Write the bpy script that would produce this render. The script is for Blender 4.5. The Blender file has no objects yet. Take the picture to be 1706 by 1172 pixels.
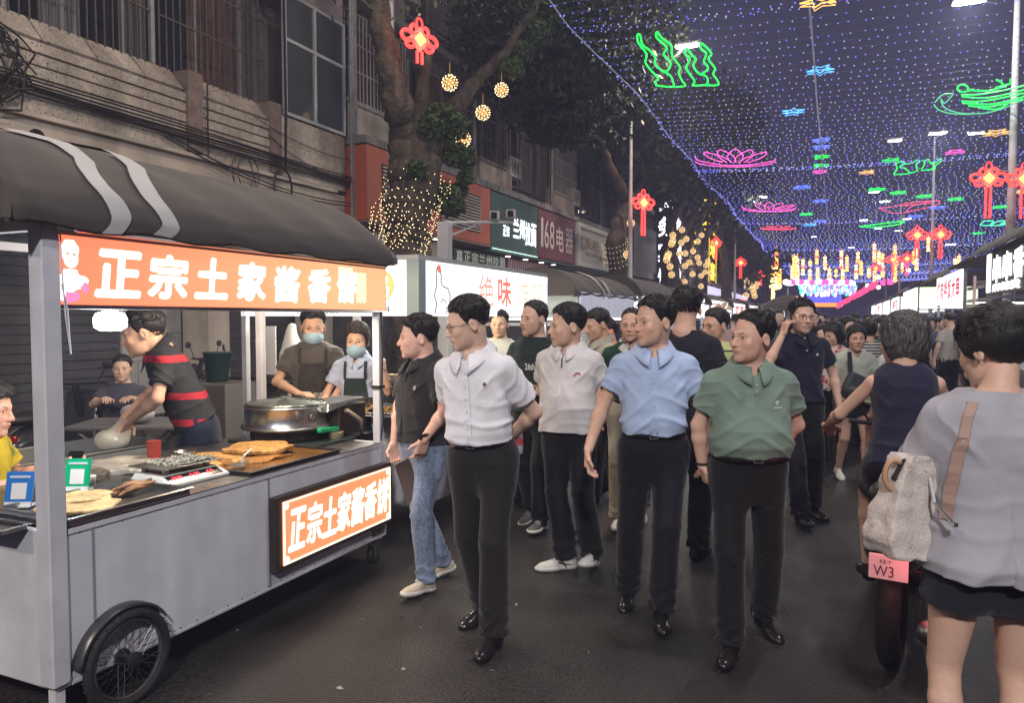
import bpy, math, random, time
import numpy as np
from mathutils import Matrix, Vector
T00 = time.time()
random.seed(7); RNG = np.random.default_rng(7)
SC = bpy.context.scene
COL = SC.collection
R = math.radians
# ------------------------------------------------------------------ camera
CAMH = 1.62
YAW = R(23.75); PITCH = R(2.6)
cd = bpy.data.cameras.new('camera'); cam = bpy.data.objects.new('camera', cd); COL.objects.link(cam)
cam.location = (0, 0, CAMH); cam.rotation_euler = (R(90) - PITCH, 0, YAW)
cd.sensor_width = 36; cd.lens = 26.0; cd.clip_start = 0.05; cd.clip_end = 1200
SC.camera = cam
# ------------------------------------------------------------------ night sky
wd = bpy.data.worlds.new('World'); SC.world = wd; wd.use_nodes = True
nt = wd.node_tree; nt.nodes.clear()
wo = nt.nodes.new('ShaderNodeOutputWorld'); bg = nt.nodes.new('ShaderNodeBackground')
sk = nt.nodes.new('ShaderNodeTexSky'); sk.sky_type = 'NISHITA'; sk.sun_disc = False
sk.sun_elevation = R(-3.0); sk.sun_rotation = R(200)
ad = nt.nodes.new('ShaderNodeMix'); ad.data_type = 'RGBA'; ad.blend_type = 'ADD'; ad.inputs[0].default_value = 1
ad.inputs[7].default_value = (0.085, 0.090, 0.250, 1)      # city glow on the haze
nt.links.new(sk.outputs[0], ad.inputs[6]); nt.links.new(ad.outputs[2], bg.inputs[0]); nt.links.new(bg.outputs[0], wo.inputs[0])
bg.inputs[1].default_value = 0.15
# ------------------------------------------------------------------ exposure and sampling
vs = SC.view_settings; vs.view_transform = 'Standard'; vs.look = 'None'; vs.gamma = 1.0; vs.exposure = 0.38; vs.use_curve_mapping = False
SC.render.engine = 'CYCLES'
cy = SC.cycles
cy.max_bounces = 5; cy.diffuse_bounces = 3; cy.glossy_bounces = 3; cy.transmission_bounces = 4; cy.transparent_max_bounces = 12
cy.sample_clamp_indirect = 2.5; cy.caustics_reflective = False; cy.caustics_refractive = False
cy.use_denoising = True
LAMPS = []

def lamp_light(loc, energy, color, size=.25, typ='POINT', rot=(0, 0, 0), spot=150, parent=None):
    l = bpy.data.lights.new('lamp_light', typ); l.energy = energy; l.color = color
    if typ == 'AREA': l.shape = 'DISK'; l.size = size
    else: l.shadow_soft_size = size
    if typ == 'SPOT': l.spot_size = R(spot); l.spot_blend = .6
    o = bpy.data.objects.new('lamp_light', l); COL.objects.link(o)
    o.location = loc; o.rotation_euler = rot
    if parent is not None: o.parent = parent
    return o
# ------------------------------------------------------------------ rays of the calibrated view, used to measure real positions
F = 1706 * 26.0 / 36.0
ct, st = math.cos(YAW), math.sin(YAW); cp, sp = math.cos(PITCH), math.sin(PITCH)
def ray(px, py):
    x = (px - 853) / F; y = -(py - 586) / F
    fy, fz = cp + y * sp, -sp + y * cp        # forward component, up component
    return np.array([x * ct - fy * st, x * st + fy * ct, fz])
def onX(px, py, X): d = ray(px, py); return d * (X / d[0]) + np.array([0, 0, CAMH])
def onY(px, py, Y): d = ray(px, py); return d * (Y / d[1]) + np.array([0, 0, CAMH])
def onZ(px, py, Z): d = ray(px, py); return d * ((Z - CAMH) / d[2]) + np.array([0, 0, CAMH])
def dep(px, py, zc):
    d = ray(px, py); f = -d[0] * st + d[1] * ct
    return d * (zc / f) + np.array([0, 0, CAMH])
# ------------------------------------------------------------------ materials
MATS = {}
def mat(name, col=(.5, .5, .5), rough=.6, metal=0., noise=None, bump=None, emis=None, es=0., sheen=0., coat=0., spec=.5,
        vcol=False, sss=0., trans=0., ior=1.45, alpha=1., speck=None, streak=None, nolight=False, noise2=None):
    if name in MATS: return MATS[name]
    m = bpy.data.materials.new(name); m.use_nodes = True; MATS[name] = m
    nt = m.node_tree; b = nt.nodes['Principled BSDF']; L = nt.links
    b.inputs['Base Color'].default_value = (*col, 1); b.inputs['Roughness'].default_value = rough
    b.inputs['Metallic'].default_value = metal; b.inputs['Specular IOR Level'].default_value = spec
    b.inputs['Sheen Weight'].default_value = sheen; b.inputs['Coat Weight'].default_value = coat
    b.inputs['Transmission Weight'].default_value = trans; b.inputs['IOR'].default_value = ior; b.inputs['Alpha'].default_value = alpha
    if sss: b.inputs['Subsurface Weight'].default_value = sss; b.inputs['Subsurface Radius'].default_value = (.012, .005, .003); b.inputs['Subsurface Scale'].default_value = 1
    tc = nt.nodes.new('ShaderNodeTexCoord')
    last = None
    def mul(fac_socket, lo, hi, mn=None, mx=None):
        nonlocal last
        r = nt.nodes.new('ShaderNodeMapRange'); r.inputs[3].default_value = lo; r.inputs[4].default_value = hi
        if mn is not None: r.inputs[1].default_value = mn; r.inputs[2].default_value = mx
        L.new(fac_socket, r.inputs[0])
        x = nt.nodes.new('ShaderNodeMix'); x.data_type = 'RGBA'; x.blend_type = 'MULTIPLY'; x.inputs[0].default_value = 1
        if last is None: x.inputs[6].default_value = (*col, 1)
        else: L.new(last, x.inputs[6])
        L.new(r.outputs[0], x.inputs[7]); last = x.outputs[2]
    def ntex(scale, detail=4, stretch=None):
        n = nt.nodes.new('ShaderNodeTexNoise'); n.inputs['Scale'].default_value = scale; n.inputs['Detail'].default_value = detail
        if stretch:
            mp = nt.nodes.new('ShaderNodeMapping'); mp.inputs['Scale'].default_value = stretch
            L.new(tc.outputs['Object'], mp.inputs[0]); L.new(mp.outputs[0], n.inputs['Vector'])
        else: L.new(tc.outputs['Object'], n.inputs['Vector'])
        return n.outputs['Fac']
    if vcol:
        a = nt.nodes.new('ShaderNodeAttribute'); a.attribute_name = 'Col'; x = nt.nodes.new('ShaderNodeMix'); x.data_type = 'RGBA'; x.blend_type = 'MULTIPLY'
        x.inputs[0].default_value = 1; x.inputs[6].default_value = (*col, 1); L.new(a.outputs['Color'], x.inputs[7]); last = x.outputs[2]
    if noise: mul(ntex(noise[0]), 1 - noise[1], 1 + noise[1], .3, .7)
    if noise2: mul(ntex(noise2[0], 2), 1 - noise2[1], 1 + noise2[1], .35, .65)
    if streak: mul(ntex(streak[0], 5, streak[2]), 1 - streak[1], 1 + streak[1] * .5, .35, .65)
    if speck: mul(ntex(speck[0], 1), speck[1], 1, speck[2], speck[2] + .04)
    if last is not None: L.new(last, b.inputs['Base Color'])
    if bump:
        bp = nt.nodes.new('ShaderNodeBump'); bp.inputs['Strength'].default_value = bump[1]; bp.inputs['Distance'].default_value = bump[2]
        L.new(ntex(bump[0], 5, bump[3] if len(bump) > 3 else None), bp.inputs['Height']); L.new(bp.outputs[0], b.inputs['Normal'])
    if emis is not None:
        b.inputs['Emission Color'].default_value = (*emis, 1); b.inputs['Emission Strength'].default_value = es
    if nolight: m.cycles.emission_sampling = 'NONE'
    return m
def glow(name, col, s, nolight=True):
    return mat(name, (.02, .02, .02), rough=.5, emis=col, es=s, nolight=nolight)
# ------------------------------------------------------------------ objects
def tag(o, label=None, cat=None, group=None, kind=None):
    if label: o['label'] = label
    if cat: o['category'] = cat
    if group: o['group'] = group
    if kind: o['kind'] = kind
    return o
ORD = ('leftmost second third fourth fifth sixth seventh eighth ninth tenth eleventh twelfth thirteenth fourteenth fifteenth sixteenth seventeenth eighteenth nineteenth twentieth twenty-first twenty-second twenty-third twenty-fourth twenty-fifth twenty-sixth twenty-seventh twenty-eighth twenty-ninth thirtieth thirty-first thirty-second thirty-third thirty-fourth thirty-fifth thirty-sixth thirty-seventh').split()
def number_off(things, pattern):
    # name each of a row of look-alikes by its place in the row, from the left
    for k_, (_, o_) in enumerate(sorted(things, key=lambda t: t[0])): o_['label'] = pattern % (ORD[k_] if k_ == 0 else ORD[k_] + ' from left')
def thing(name, label, cat, loc=(0, 0, 0), rz=0., group=None):
    o = bpy.data.objects.new(name, None); COL.objects.link(o); o.empty_display_size = .1
    o.location = loc; o.rotation_euler = (0, 0, rz)
    return tag(o, label, cat, group)
def copy_tree(o, parent=None):
    c = o.copy(); COL.objects.link(c)
    if parent is not None: c.parent = parent
    for ch in list(o.children): copy_tree(ch, c)
    return c
def mesh_obj(name, V, Fc, m, parent=None, smooth=False, off=None, bevel=0, cols=None, kind=None):
    me = bpy.data.meshes.new(name)
    V = np.asarray(V, dtype=np.float32)
    if off is not None: V = V - np.asarray(off, np.float32)
    if isinstance(Fc, np.ndarray) and Fc.ndim == 2:
        k = Fc.shape[1]; nF = len(Fc)
        me.vertices.add(len(V)); me.vertices.foreach_set('co', V.ravel())
        me.loops.add(nF * k); me.loops.foreach_set('vertex_index', Fc.astype(np.int32).ravel())
        me.polygons.add(nF); me.polygons.foreach_set('loop_start', np.arange(0, nF * k, k, dtype=np.int32))
        me.update(calc_edges=True)
    else:
        me.from_pydata(V.tolist(), [], [list(map(int, f)) for f in Fc]); me.update()
    if smooth: me.polygons.foreach_set('use_smooth', np.ones(len(me.polygons), bool))
    if cols is not None:
        a = me.color_attributes.new('Col', 'FLOAT_COLOR', 'POINT')
        a.data.foreach_set('color', np.asarray(cols, np.float32).ravel())
    if m is not None: me.materials.append(m)
    o = bpy.data.objects.new(name, me); COL.objects.link(o)
    if parent is not None: o.parent = parent
    if bevel:
        md = o.modifiers.new('bevel', 'BEVEL'); md.width = bevel; md.segments = 2; md.limit_method = 'ANGLE'
    if kind: o['kind'] = kind
    return o
def norm(v): v = np.asarray(v, float); return v / (np.linalg.norm(v) + 1e-12)
def rotz(a): c, s = math.cos(a), math.sin(a); return np.array([[c, -s, 0], [s, c, 0], [0, 0, 1.]])
def rotx(a): c, s = math.cos(a), math.sin(a); return np.array([[1., 0, 0], [0, c, -s], [0, s, c]])
def roty(a): c, s = math.cos(a), math.sin(a); return np.array([[c, 0, s], [0, 1., 0], [-s, 0, c]])
class MB:
    def __init__(s): s.v = []; s.f = []; s.n = 0
    def add(s, V, Fc):
        V = np.asarray(V, float).reshape(-1, 3); s.v.append(V); s.f.extend([tuple(i + s.n for i in f) for f in Fc]); s.n += len(V); return s
    def box(s, c, size, Rm=None):
        h = np.array(size) / 2.
        V = np.array([[x, y, z] for x in (-1, 1) for y in (-1, 1) for z in (-1, 1)]) * h
        if Rm is not None: V = V @ np.asarray(Rm).T
        return s.add(V + np.array(c), [(0, 1, 3, 2), (4, 6, 7, 5), (0, 4, 5, 1), (2, 3, 7, 6), (0, 2, 6, 4), (1, 5, 7, 3)])
    def bx(s, x0, x1, y0, y1, z0, z1): return s.box(((x0 + x1) / 2, (y0 + y1) / 2, (z0 + z1) / 2), (abs(x1 - x0), abs(y1 - y0), abs(z1 - z0)))
    def tube(s, pts, r, n=6, closed=False):
        P = [np.asarray(p, float) for p in pts]; K = len(P); rs = r if hasattr(r, '__len__') else [r] * K
        V = []; up = None
        for i in range(K):
            if closed: t = norm(P[(i + 1) % K] - P[i - 1])
            else: t = norm(P[min(i + 1, K - 1)] - P[max(i - 1, 0)])
            if up is None: up = np.array([0, 0, 1.]) if abs(t[2]) < .9 else np.array([1., 0, 0])
            a = norm(np.cross(t, up)); b = np.cross(a, t); up = b
            for k in range(n):
                th = 2 * math.pi * k / n
                V.append(P[i] + rs[i] * (math.cos(th) * a + math.sin(th) * b))
        Fc = []
        for i in range(K if closed else K - 1):
            j = (i + 1) % K
            for k in range(n): Fc.append((i * n + k, i * n + (k + 1) % n, j * n + (k + 1) % n, j * n + k))
        if not closed: Fc.append(tuple(range(n - 1, -1, -1))); Fc.append(tuple((K - 1) * n + k for k in range(n)))
        return s.add(V, Fc)
    def lathe(s, prof, n=24, c=(0, 0, 0), Rm=None, cap=True):
        V = []; K = len(prof)
        for r_, z_ in prof:
            for k in range(n):
                th = 2 * math.pi * k / n; V.append((r_ * math.cos(th), r_ * math.sin(th), z_))
        V = np.array(V, float)
        if Rm is not None: V = V @ np.asarray(Rm).T
        Fc = [(i * n + k, i * n + (k + 1) % n, (i + 1) * n + (k + 1) % n, (i + 1) * n + k) for i in range(K - 1) for k in range(n)]
        if cap: Fc.append(tuple(range(n - 1, -1, -1))); Fc.append(tuple((K - 1) * n + k for k in range(n)))
        return s.add(V + np.array(c), Fc)
    def grid(s, G, closed_u=False):
        G = np.asarray(G, float); a, b = G.shape[:2]; Fc = []
        for i in range(a if closed_u else a - 1):
            for j in range(b - 1): Fc.append((i * b + j, ((i + 1) % a) * b + j, ((i + 1) % a) * b + j + 1, i * b + j + 1))
        return s.add(G.reshape(-1, 3), Fc)
    def ico(s, c, r, Rm=None, sub=0):
        t = (1 + 5 ** .5) / 2
        V = np.array([(-1, t, 0), (1, t, 0), (-1, -t, 0), (1, -t, 0), (0, -1, t), (0, 1, t), (0, -1, -t), (0, 1, -t), (t, 0, -1), (t, 0, 1), (-t, 0, -1), (-t, 0, 1)], float)
        V /= np.linalg.norm(V[0])
        Fc = [(0, 11, 5), (0, 5, 1), (0, 1, 7), (0, 7, 10), (0, 10, 11), (1, 5, 9), (5, 11, 4), (11, 10, 2), (10, 7, 6), (7, 1, 8), (3, 9, 4), (3, 4, 2), (3, 2, 6), (3, 6, 8), (3, 8, 9), (4, 9, 5), (2, 4, 11), (6, 2, 10), (8, 6, 7), (9, 8, 1)]
        for _ in range(sub):
            V = list(V); nf = []; mid = {}
            def md(a, b):
                k = (min(a, b), max(a, b))
                if k not in mid: V.append(norm(V[a] + V[b])); mid[k] = len(V) - 1
                return mid[k]
            for a, b, c_ in Fc:
                x, y, z = md(a, b), md(b, c_), md(c_, a); nf += [(a, x, z), (b, y, x), (c_, z, y), (x, y, z)]
            Fc = nf; V = np.array(V)
        V = V * np.array(r)
        if Rm is not None: V = V @ np.asarray(Rm).T
        return s.add(V + np.array(c), Fc)
    def oct(s, c, r):
        return s.add(np.array([(r, 0, 0), (-r, 0, 0), (0, r, 0), (0, -r, 0), (0, 0, r), (0, 0, -r)]) + np.array(c),
                     [(0, 2, 4), (2, 1, 4), (1, 3, 4), (3, 0, 4), (2, 0, 5), (1, 2, 5), (3, 1, 5), (0, 3, 5)])
    def poly(s, pts, thick):
        """flat outline (3d points) thickened along its normal"""
        P = np.asarray(pts, float); n_ = norm(np.cross(P[1] - P[0], P[2] - P[0])) * thick; K = len(P)
        return s.add(np.vstack([P, P + n_]), [tuple(range(K - 1, -1, -1)), tuple(range(K, 2 * K))] + [(i, (i + 1) % K, K + (i + 1) % K, K + i) for i in range(K)])
    def build(s, name, m, parent=None, **kw):
        if not s.v: return None
        return mesh_obj(name, np.vstack(s.v), s.f, m, parent, **kw)
def text_geo(body, bold=0., ext=.0):
    c = bpy.data.curves.new('t', 'FONT'); c.body = body; c.offset = bold; c.extrude = ext; c.resolution_u = 3
    o = bpy.data.objects.new('t', c); COL.objects.link(o)
    me = bpy.data.meshes.new_from_object(o.evaluated_get(bpy.context.evaluated_depsgraph_get()))
    V = np.array([v.co[:] for v in me.vertices]).reshape(-1, 3); Fc = [tuple(p.vertices) for p in me.polygons]
    bpy.data.objects.remove(o); bpy.data.curves.remove(c); bpy.data.meshes.remove(me)
    return V, Fc
_TG = {}
def text_on(mb, body, O, U, W, width, height, bold=0., slant=0., thick=0.):
    """lay a word on the plane at O: U along the line, W up; fitted to width x height"""
    k = (body, min(bold, .008))
    if k not in _TG: _TG[k] = text_geo(*k)
    V, Fc = _TG[k]
    if not len(V): return
    lo = V.min(0); hi = V.max(0); q = (V - lo) / np.maximum(hi - lo, 1e-6)
    U = norm(U); W = norm(W); N_ = np.cross(U, W)
    extra = max(0, bold - .008) * .9 * width / max(1, len(body))       # a heavier brush: the same stroke laid again beside itself
    sh = [(0, 0)] if extra <= 0 else [(0, 0), (extra, extra * .4), (-extra, -extra * .4), (extra * .4, -extra), (-extra * .4, extra)]
    for i_, (a_, b_) in enumerate(sh):
        Pn = np.array(O) + np.outer(q[:, 0] * width + slant * q[:, 1] * height + a_, U) + np.outer(q[:, 1] * height + b_, W) + N_ * (.0004 * i_)
        mb.add(Pn, Fc)
# ------------------------------------------------------------------ implicit surfaces -> meshes (people, food, cloth)
f4 = np.float32
def seg(P, a, b, ra, rb=None):
    a = np.asarray(a, f4); b = np.asarray(b, f4); rb = ra if rb is None else rb
    ba = b - a; pa = P - a
    t = np.clip(pa @ ba / (ba @ ba + 1e-9), 0, 1)
    q = pa - t[:, None] * ba
    return np.sqrt(np.einsum('ij,ij->i', q, q)) - (ra + (rb - ra) * t)
def ell(P, c, r):
    q = (P - np.asarray(c, f4)) / np.asarray(r, f4)
    k0 = np.sqrt(np.einsum('ij,ij->i', q, q)) + 1e-6
    q /= np.asarray(r, f4); k1 = np.sqrt(np.einsum('ij,ij->i', q, q)) + 1e-6
    return k0 * (k0 - 1) / k1
def rbox(P, c, h, r, Rm=None):
    q = P - np.asarray(c, f4)
    if Rm is not None: q = q @ np.asarray(Rm, f4)
    q = np.abs(q) - (np.asarray(h, f4) - r)
    return np.sqrt((np.maximum(q, 0) ** 2).sum(1)) + np.minimum(q.max(1), 0) - r
def smin(a, b, k):
    h = np.maximum(k - np.abs(a - b), 0) / k
    return np.minimum(a, b) - h * h * k * .25
def smax(a, b, k): return -smin(-a, -b, k)
def mesh_sdf(f, lo, hi, h, B=8, slack=1.25):
    lo = np.asarray(lo, f4); hi = np.asarray(hi, f4)
    n = np.maximum(np.ceil((hi - lo) / (h * B)).astype(int), 1)
    bi = np.stack(np.meshgrid(*[np.arange(k) for k in n], indexing='ij'), -1).reshape(-1, 3)
    d = f((lo + (bi + .5) * (h * B)).astype(f4))
    act = bi[np.abs(d) < h * B * .87 * slack + .006]
    if not len(act): return np.zeros((0, 3)), np.zeros((0, 4), int)
    g = np.stack(np.meshgrid(*[np.arange(B + 1)] * 3, indexing='ij'), -1).reshape(-1, 3)
    P = (lo + (act[:, None, :] * B + g[None]) * h).astype(f4).reshape(-1, 3)
    D = np.empty(len(P), f4)
    for i in range(0, len(P), 400000): D[i:i + 400000] = f(P[i:i + 400000])
    D = D.reshape(len(act), B + 1, B + 1, B + 1)
    offs = [(i >> 2 & 1, i >> 1 & 1, i & 1) for i in range(8)]
    C = np.stack([D[:, a:a + B, b:b + B, c:c + B] for a, b, c in offs], -1)
    neg = (C < 0).sum(-1); mixed = (neg > 0) & (neg < 8)
    ib, ix, iy, iz = np.nonzero(mixed)
    cv = C[ib, ix, iy, iz]; cell = act[ib] * B + np.stack([ix, iy, iz], -1)
    acc = np.zeros((len(cv), 3), f4); cnt = np.zeros(len(cv), f4)
    for e0 in range(8):
        for bit in (4, 2, 1):
            if e0 & bit: continue
            e1 = e0 | bit; a = cv[:, e0]; b = cv[:, e1]; m = (a < 0) != (b < 0)
            t = np.where(m, a / np.where(m, a - b, 1), 0)
            p = np.array(offs[e0], f4) + t[:, None] * (np.array(offs[e1], f4) - np.array(offs[e0], f4))
            acc += p * m[:, None]; cnt += m
    V = lo + (cell + acc / cnt[:, None]) * h
    M = (n * B + 2).astype(np.int64)
    key = (cell[:, 0].astype(np.int64) * M[1] + cell[:, 1]) * M[2] + cell[:, 2]
    o = np.argsort(key); ks = key[o]
    st_ = np.array([M[1] * M[2], M[2], 1], np.int64); Q = []
    for ax in range(3):
        e1 = (4, 2, 1)[ax]; a0 = cv[:, 0] < 0; a1 = cv[:, e1] < 0; idx = np.nonzero(a0 != a1)[0]
        u, w = (ax + 1) % 3, (ax + 2) % 3
        nb = [key[idx], key[idx] - st_[u], key[idx] - st_[u] - st_[w], key[idx] - st_[w]]
        ii = []; ok = np.ones(len(idx), bool)
        for k_ in nb:
            p = np.clip(np.searchsorted(ks, k_), 0, len(ks) - 1); ok &= ks[p] == k_; ii.append(o[p])
        q = np.stack(ii, 1); fl = ~a0[idx]
        q[fl] = q[fl][:, ::-1]
        Q.append(q[ok])
    return V, np.vstack(Q)
def wn(P, fr, seed=0):
    """cheap smooth noise from warped sines, about -1..1"""
    s = seed * 1.37
    a = P[:, 0] * fr + s; b = P[:, 1] * fr * 1.1 + s * 2.1; c = P[:, 2] * fr * .9 + s * .7
    return (np.sin(a + 1.7 * np.sin(b * .7 + s)) + np.sin(b + 1.9 * np.sin(c * .8)) + np.sin(c * 1.3 + 1.6 * np.sin(a * .6))) / 3
def trace_front(f, x, z, y0=-.5, it=40):
    """front surface (smallest y) of an implicit body at columns x,z"""
    P = np.stack([x, np.full_like(x, y0), z], 1).astype(f4)
    for _ in range(it): P[:, 1] += f(P) * .75
    return P
# ------------------------------------------------------------------ people
SKIN = mat('skin', (.66, .46, .37), rough=.52, vcol=True, noise=(60, .05), bump=(180, .12, .002), spec=.4, sss=.06)
HAIRM = mat('hair_black', (.012, .011, .012), rough=.42, bump=(90, .8, .004, (6, 6, 1)), spec=.5)
HAIRG = mat('hair_highlight', (.09, .085, .09), rough=.45, streak=(14, .85, (9, 9, 1)), bump=(90, .8, .004, (6, 6, 1)))
HAIRB = mat('hair_brown', (.03, .02, .015), rough=.45, bump=(90, .8, .004, (6, 6, 1)))
EYEW = mat('eye_white', (.62, .58, .54), rough=.25); EYED = mat('eye_dark', (.012, .009, .008), rough=.15)
BROW = mat('brow', (.045, .033, .028), rough=.8)
def cloth(name, col, **k):
    k.setdefault('bump', (38, .5, .008)); k.setdefault('noise', (9, .07)); k.setdefault('sheen', .15); k.setdefault('rough', .85)
    return mat(name, col, spec=.25, **k)
BELT = mat('belt_leather', (.012, .011, .011), rough=.35); METAL = mat('bright_metal', (.62, .62, .6), rough=.28, metal=1)
SHOEB = mat('shoe_black', (.013, .012, .013), rough=.22, bump=(40, .2, .003)); SHOEW = mat('shoe_white', (.62, .61, .58), rough=.6); SHOET = mat('shoe_cream', (.50, .44, .34), rough=.7)
SOLE = mat('sole_white', (.6, .59, .56), rough=.6); SOLEK = mat('sole_black', (.01, .01, .01), rough=.6)
GLASSF = mat('glasses_frame', (.22, .2, .2), rough=.25, metal=.8); MASKM = mat('mask_blue', (.42, .60, .70), rough=.8)
PZ = np.array([.70, .80, .88, .96, 1.04, 1.12, 1.22, 1.31, 1.37, 1.415, 1.45, 1.475, 1.50])
PA_m = np.array([.120, .156, .160, .150, .145, .149, .162, .167, .152, .122, .088, .068, .056])
PB_m = np.array([.060, .100, .118, .108, .106, .108, .114, .112, .098, .078, .064, .057, .052])
PA_f = np.array([.120, .160, .172, .152, .134, .132, .142, .147, .142, .118, .080, .058, .046])
PB_f = np.array([.060, .100, .120, .104, .094, .096, .106, .110, .098, .080, .060, .050, .045])

def person(label, x, y, face=0., H=1.72, hs=1.08, z=0., group=None, fem=False, belly=0., wide=1.0, lean=0., side=0.,
           top='polo', topm=None, tuck=True, hem=.90, loose=.012, slv=.62, slr=.059, vneck=True, collar=True, colm=None,
           bot='trousers', botm=None, botlen=None, shoe=SHOEB, sole=None, belt=True,
           arms=None, feet=None, head=(0, 0, 0), hair='short', hairm=None, glasses=False, mask=False, mouth=0., skin=(1, 1, 1), q=1.0,
           seat=None, extra=None, hands=True, faceless=False, hline=0., cat='person', seed=0, fwid=1.0):
    """face: compass turn of the body, 0 looks towards -Y. arms: {1: left, -1: right} -> (elbow, wrist, hand_dir, palm_normal, curl)"""
    s = H / 1.72; hs = hs * .965
    root = thing('person', label, cat, (x, y, z), face, group)
    PA = (PA_f if fem else PA_m) * wide; PB = PB_f if fem else PB_m
    YC = -belly * .55 * np.exp(-((PZ - 1.08) / .13) ** 2); PB = PB + belly * .5 * np.exp(-((PZ - 1.08) / .13) ** 2) + 0.
    PA = PA + belly * .35 * np.exp(-((PZ - 1.05) / .13) ** 2)
    hipz = .90 if seat is None else seat
    dz = hipz - .90
    sw = (.150 if fem else .168) * wide
    shz = 1.342
    hipc = np.array([0, .01, .96 + dz], f4)
    Rl = (rotx(lean) @ roty(side)).astype(f4)                       # lean forwards is a turn about x
    def tin(P): return (P - hipc) @ Rl + hipc - np.array([0, 0, dz], f4)    # to upright torso space
    def tout(p): return Rl @ (np.asarray(p, f4) + np.array([0, 0, dz], f4) - hipc) + hipc
    def prof(P, e=0., z0=.7, z1=1.5):
        zz = P[:, 2]; a = np.interp(zz, PZ, PA).astype(f4) + e; b = np.interp(zz, PZ, PB).astype(f4) + e; yc = np.interp(zz, PZ, YC).astype(f4)
        k = (np.abs(P[:, 0] / a) ** 2.35 + np.abs((P[:, 1] - yc) / b) ** 2.35) ** (1 / 2.35)
        d = (k - 1) * np.minimum(a, b)
        return np.maximum(d, np.maximum(z0 - zz, zz - z1))
    # ---- arms
    default = {}
    for sg in (1, -1):
        default[sg] = ((sg * (sw + .075), .015, 1.13), (sg * (sw + .085), -.05, .90), (0, -.12, -1), (-sg, 0, 0), .35)
    A = dict(default)
    if arms: A.update({k_: v for k_, v in arms.items() if v is not None})
    if arms:
        for k_, v in arms.items():
            if v is None: A[k_] = default[k_]
    S_ = {sg: tout((sg * sw, .0, shz)) for sg in (1, -1)}
    ar = .037 if fem else .043
    def arm_sdf(P, sg):
        e, w = np.array(A[sg][0], f4), np.array(A[sg][1], f4)
        d = seg(P, S_[sg], e, ar, ar * .84)
        fm = e + (w - e) * .3
        d = smin(d, seg(P, e, fm, ar * .82, ar * .88), .02)
        return smin(d, seg(P, fm, w, ar * .88, .0255 if not fem else .021), .02)
    def hand_parts(sg):
        w = np.array(A[sg][1], float); d = norm(A[sg][2]); n_ = norm(np.array(A[sg][3], float) - d * np.dot(A[sg][3], d)); t = np.cross(n_, d) * sg; cu = A[sg][4]
        L = []; hsz = .92 if fem else 1.0
        for i, ln in enumerate((.074, .082, .076, .058)):
            b = w + d * .088 * hsz + t * (.031 - .0205 * i) * hsz
            c1 = cu * .8 + .05 * i; c2 = cu * 1.9 + .08 * i
            m = b + (d * math.cos(c1) + n_ * math.sin(c1)) * ln * .5 * hsz
            tp = m + (d * math.cos(c2) + n_ * math.sin(c2)) * ln * .5 * hsz
            L.append((b - d * .03, m, .0098, .0088)); L.append((m, tp, .0088, .0072))
        b = w + d * .025 + t * .030; m = b + norm(d * .62 + t * .62 + n_ * .35) * .045 * hsz; tp = m + norm(d * .9 + t * .05 + n_ * (.3 + cu * .6)) * .036 * hsz
        L.append((b, m, .0135, .0105)); L.append((m, tp, .0105, .008))
        Rm = np.stack([t, d, n_], 1)
        return w + d * .048 * hsz, Rm, L, hsz
    HP = {sg: hand_parts(sg) for sg in (1, -1)}
    def hand_sdf(P, sg):
        c, Rm, L, hz = HP[sg]
        d = rbox(P, c, (.040 * hz, .050 * hz, .0145), .013, Rm)
        far = d > .15; P2 = P[~far]; dd = d[~far]
        for a, b, r0, r1 in L: dd = smin(dd, seg(P2, a, b, r0, r1), .006)
        d[~far] = dd
        return d
    # ---- head
    hy, hp, hr = head
    hc = tout((0, -.034, 1.72 - .010 - .120 * hs)); nb = tout((0, .018, 1.43))
    RH = (rotz(hy) @ rotx(hp) @ roty(hr)).astype(f4)
    RHw = (Rl @ RH) if abs(lean) < .2 else RH
    def hin(P): return ((P - hc) @ RHw) / (np.array([hs * fwid, hs, hs], f4))
    def hout(p): return (np.asarray(p) * np.array([hs * fwid, hs, hs])) @ RHw.T + hc
    jw = .9 if fem else 1.0
    def skull(p):
        d = ell(p, (0, .014, .034), (.0745, .096, .087))
        d = smin(d, ell(p, (0, -.028, -.025), (.064 * (.96 + .04 * jw), .062, .080)), .03)
        return d
    def head_sdf(P):
        p = hin(P); ax = np.abs(p[:, 0]); pm = np.stack([ax, p[:, 1], p[:, 2]], 1)
        d = skull(p)
        d = smin(d, ell(pm, (0, -.036, -.070), (.052 * jw, .050, .044)), .03)
        d = smin(d, ell(p, (0, -.078, -.100), (.022, .014, .016)), .022)
        d = smin(d, ell(pm, (.036, -.064, -.028), (.026, .020, .024)), .018)
        d = smin(d, seg(pm, (.010, -.086, .014), (.040, -.072, .014), .008, .009), .014)
        d = smax(d, -ell(pm, (.031, -.098, -.004), (.019, .014, .012)), .014)
        d = smin(d, ell(pm, (.031, -.0735, -.004), (.015, .0105, .010)), .004)
        d = smin(d, seg(p, (0, -.088, .002), (0, -.108, -.034), .0075, .0105), .012)
        d = smin(d, ell(pm, (.0115, -.096, -.037), (.008, .011, .008)), .008)
        d = smax(d, -ell(pm, (.007, -.103, -.0465), (.0035, .006, .003)), .003)
        d = smax(d, -seg(pm, (.019, -.103, -.036), (.030, -.090, -.062), .0035, .0025), .008)
        d = smax(d, -seg(pm, (.014, -.094, -.018), (.034, -.086, -.022), .0030, .0020), .008)
        d = smin(d, ell(p, (0, -.084, -.060), (.024, .014, .010)), .012)
        d = smin(d, ell(p, (0, -.0915, -.0605), (.021, .0085, .0050)), .004)
        d = smin(d, ell(p, (0, -.0890, -.0725), (.017, .0085, .0058)), .004)
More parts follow.
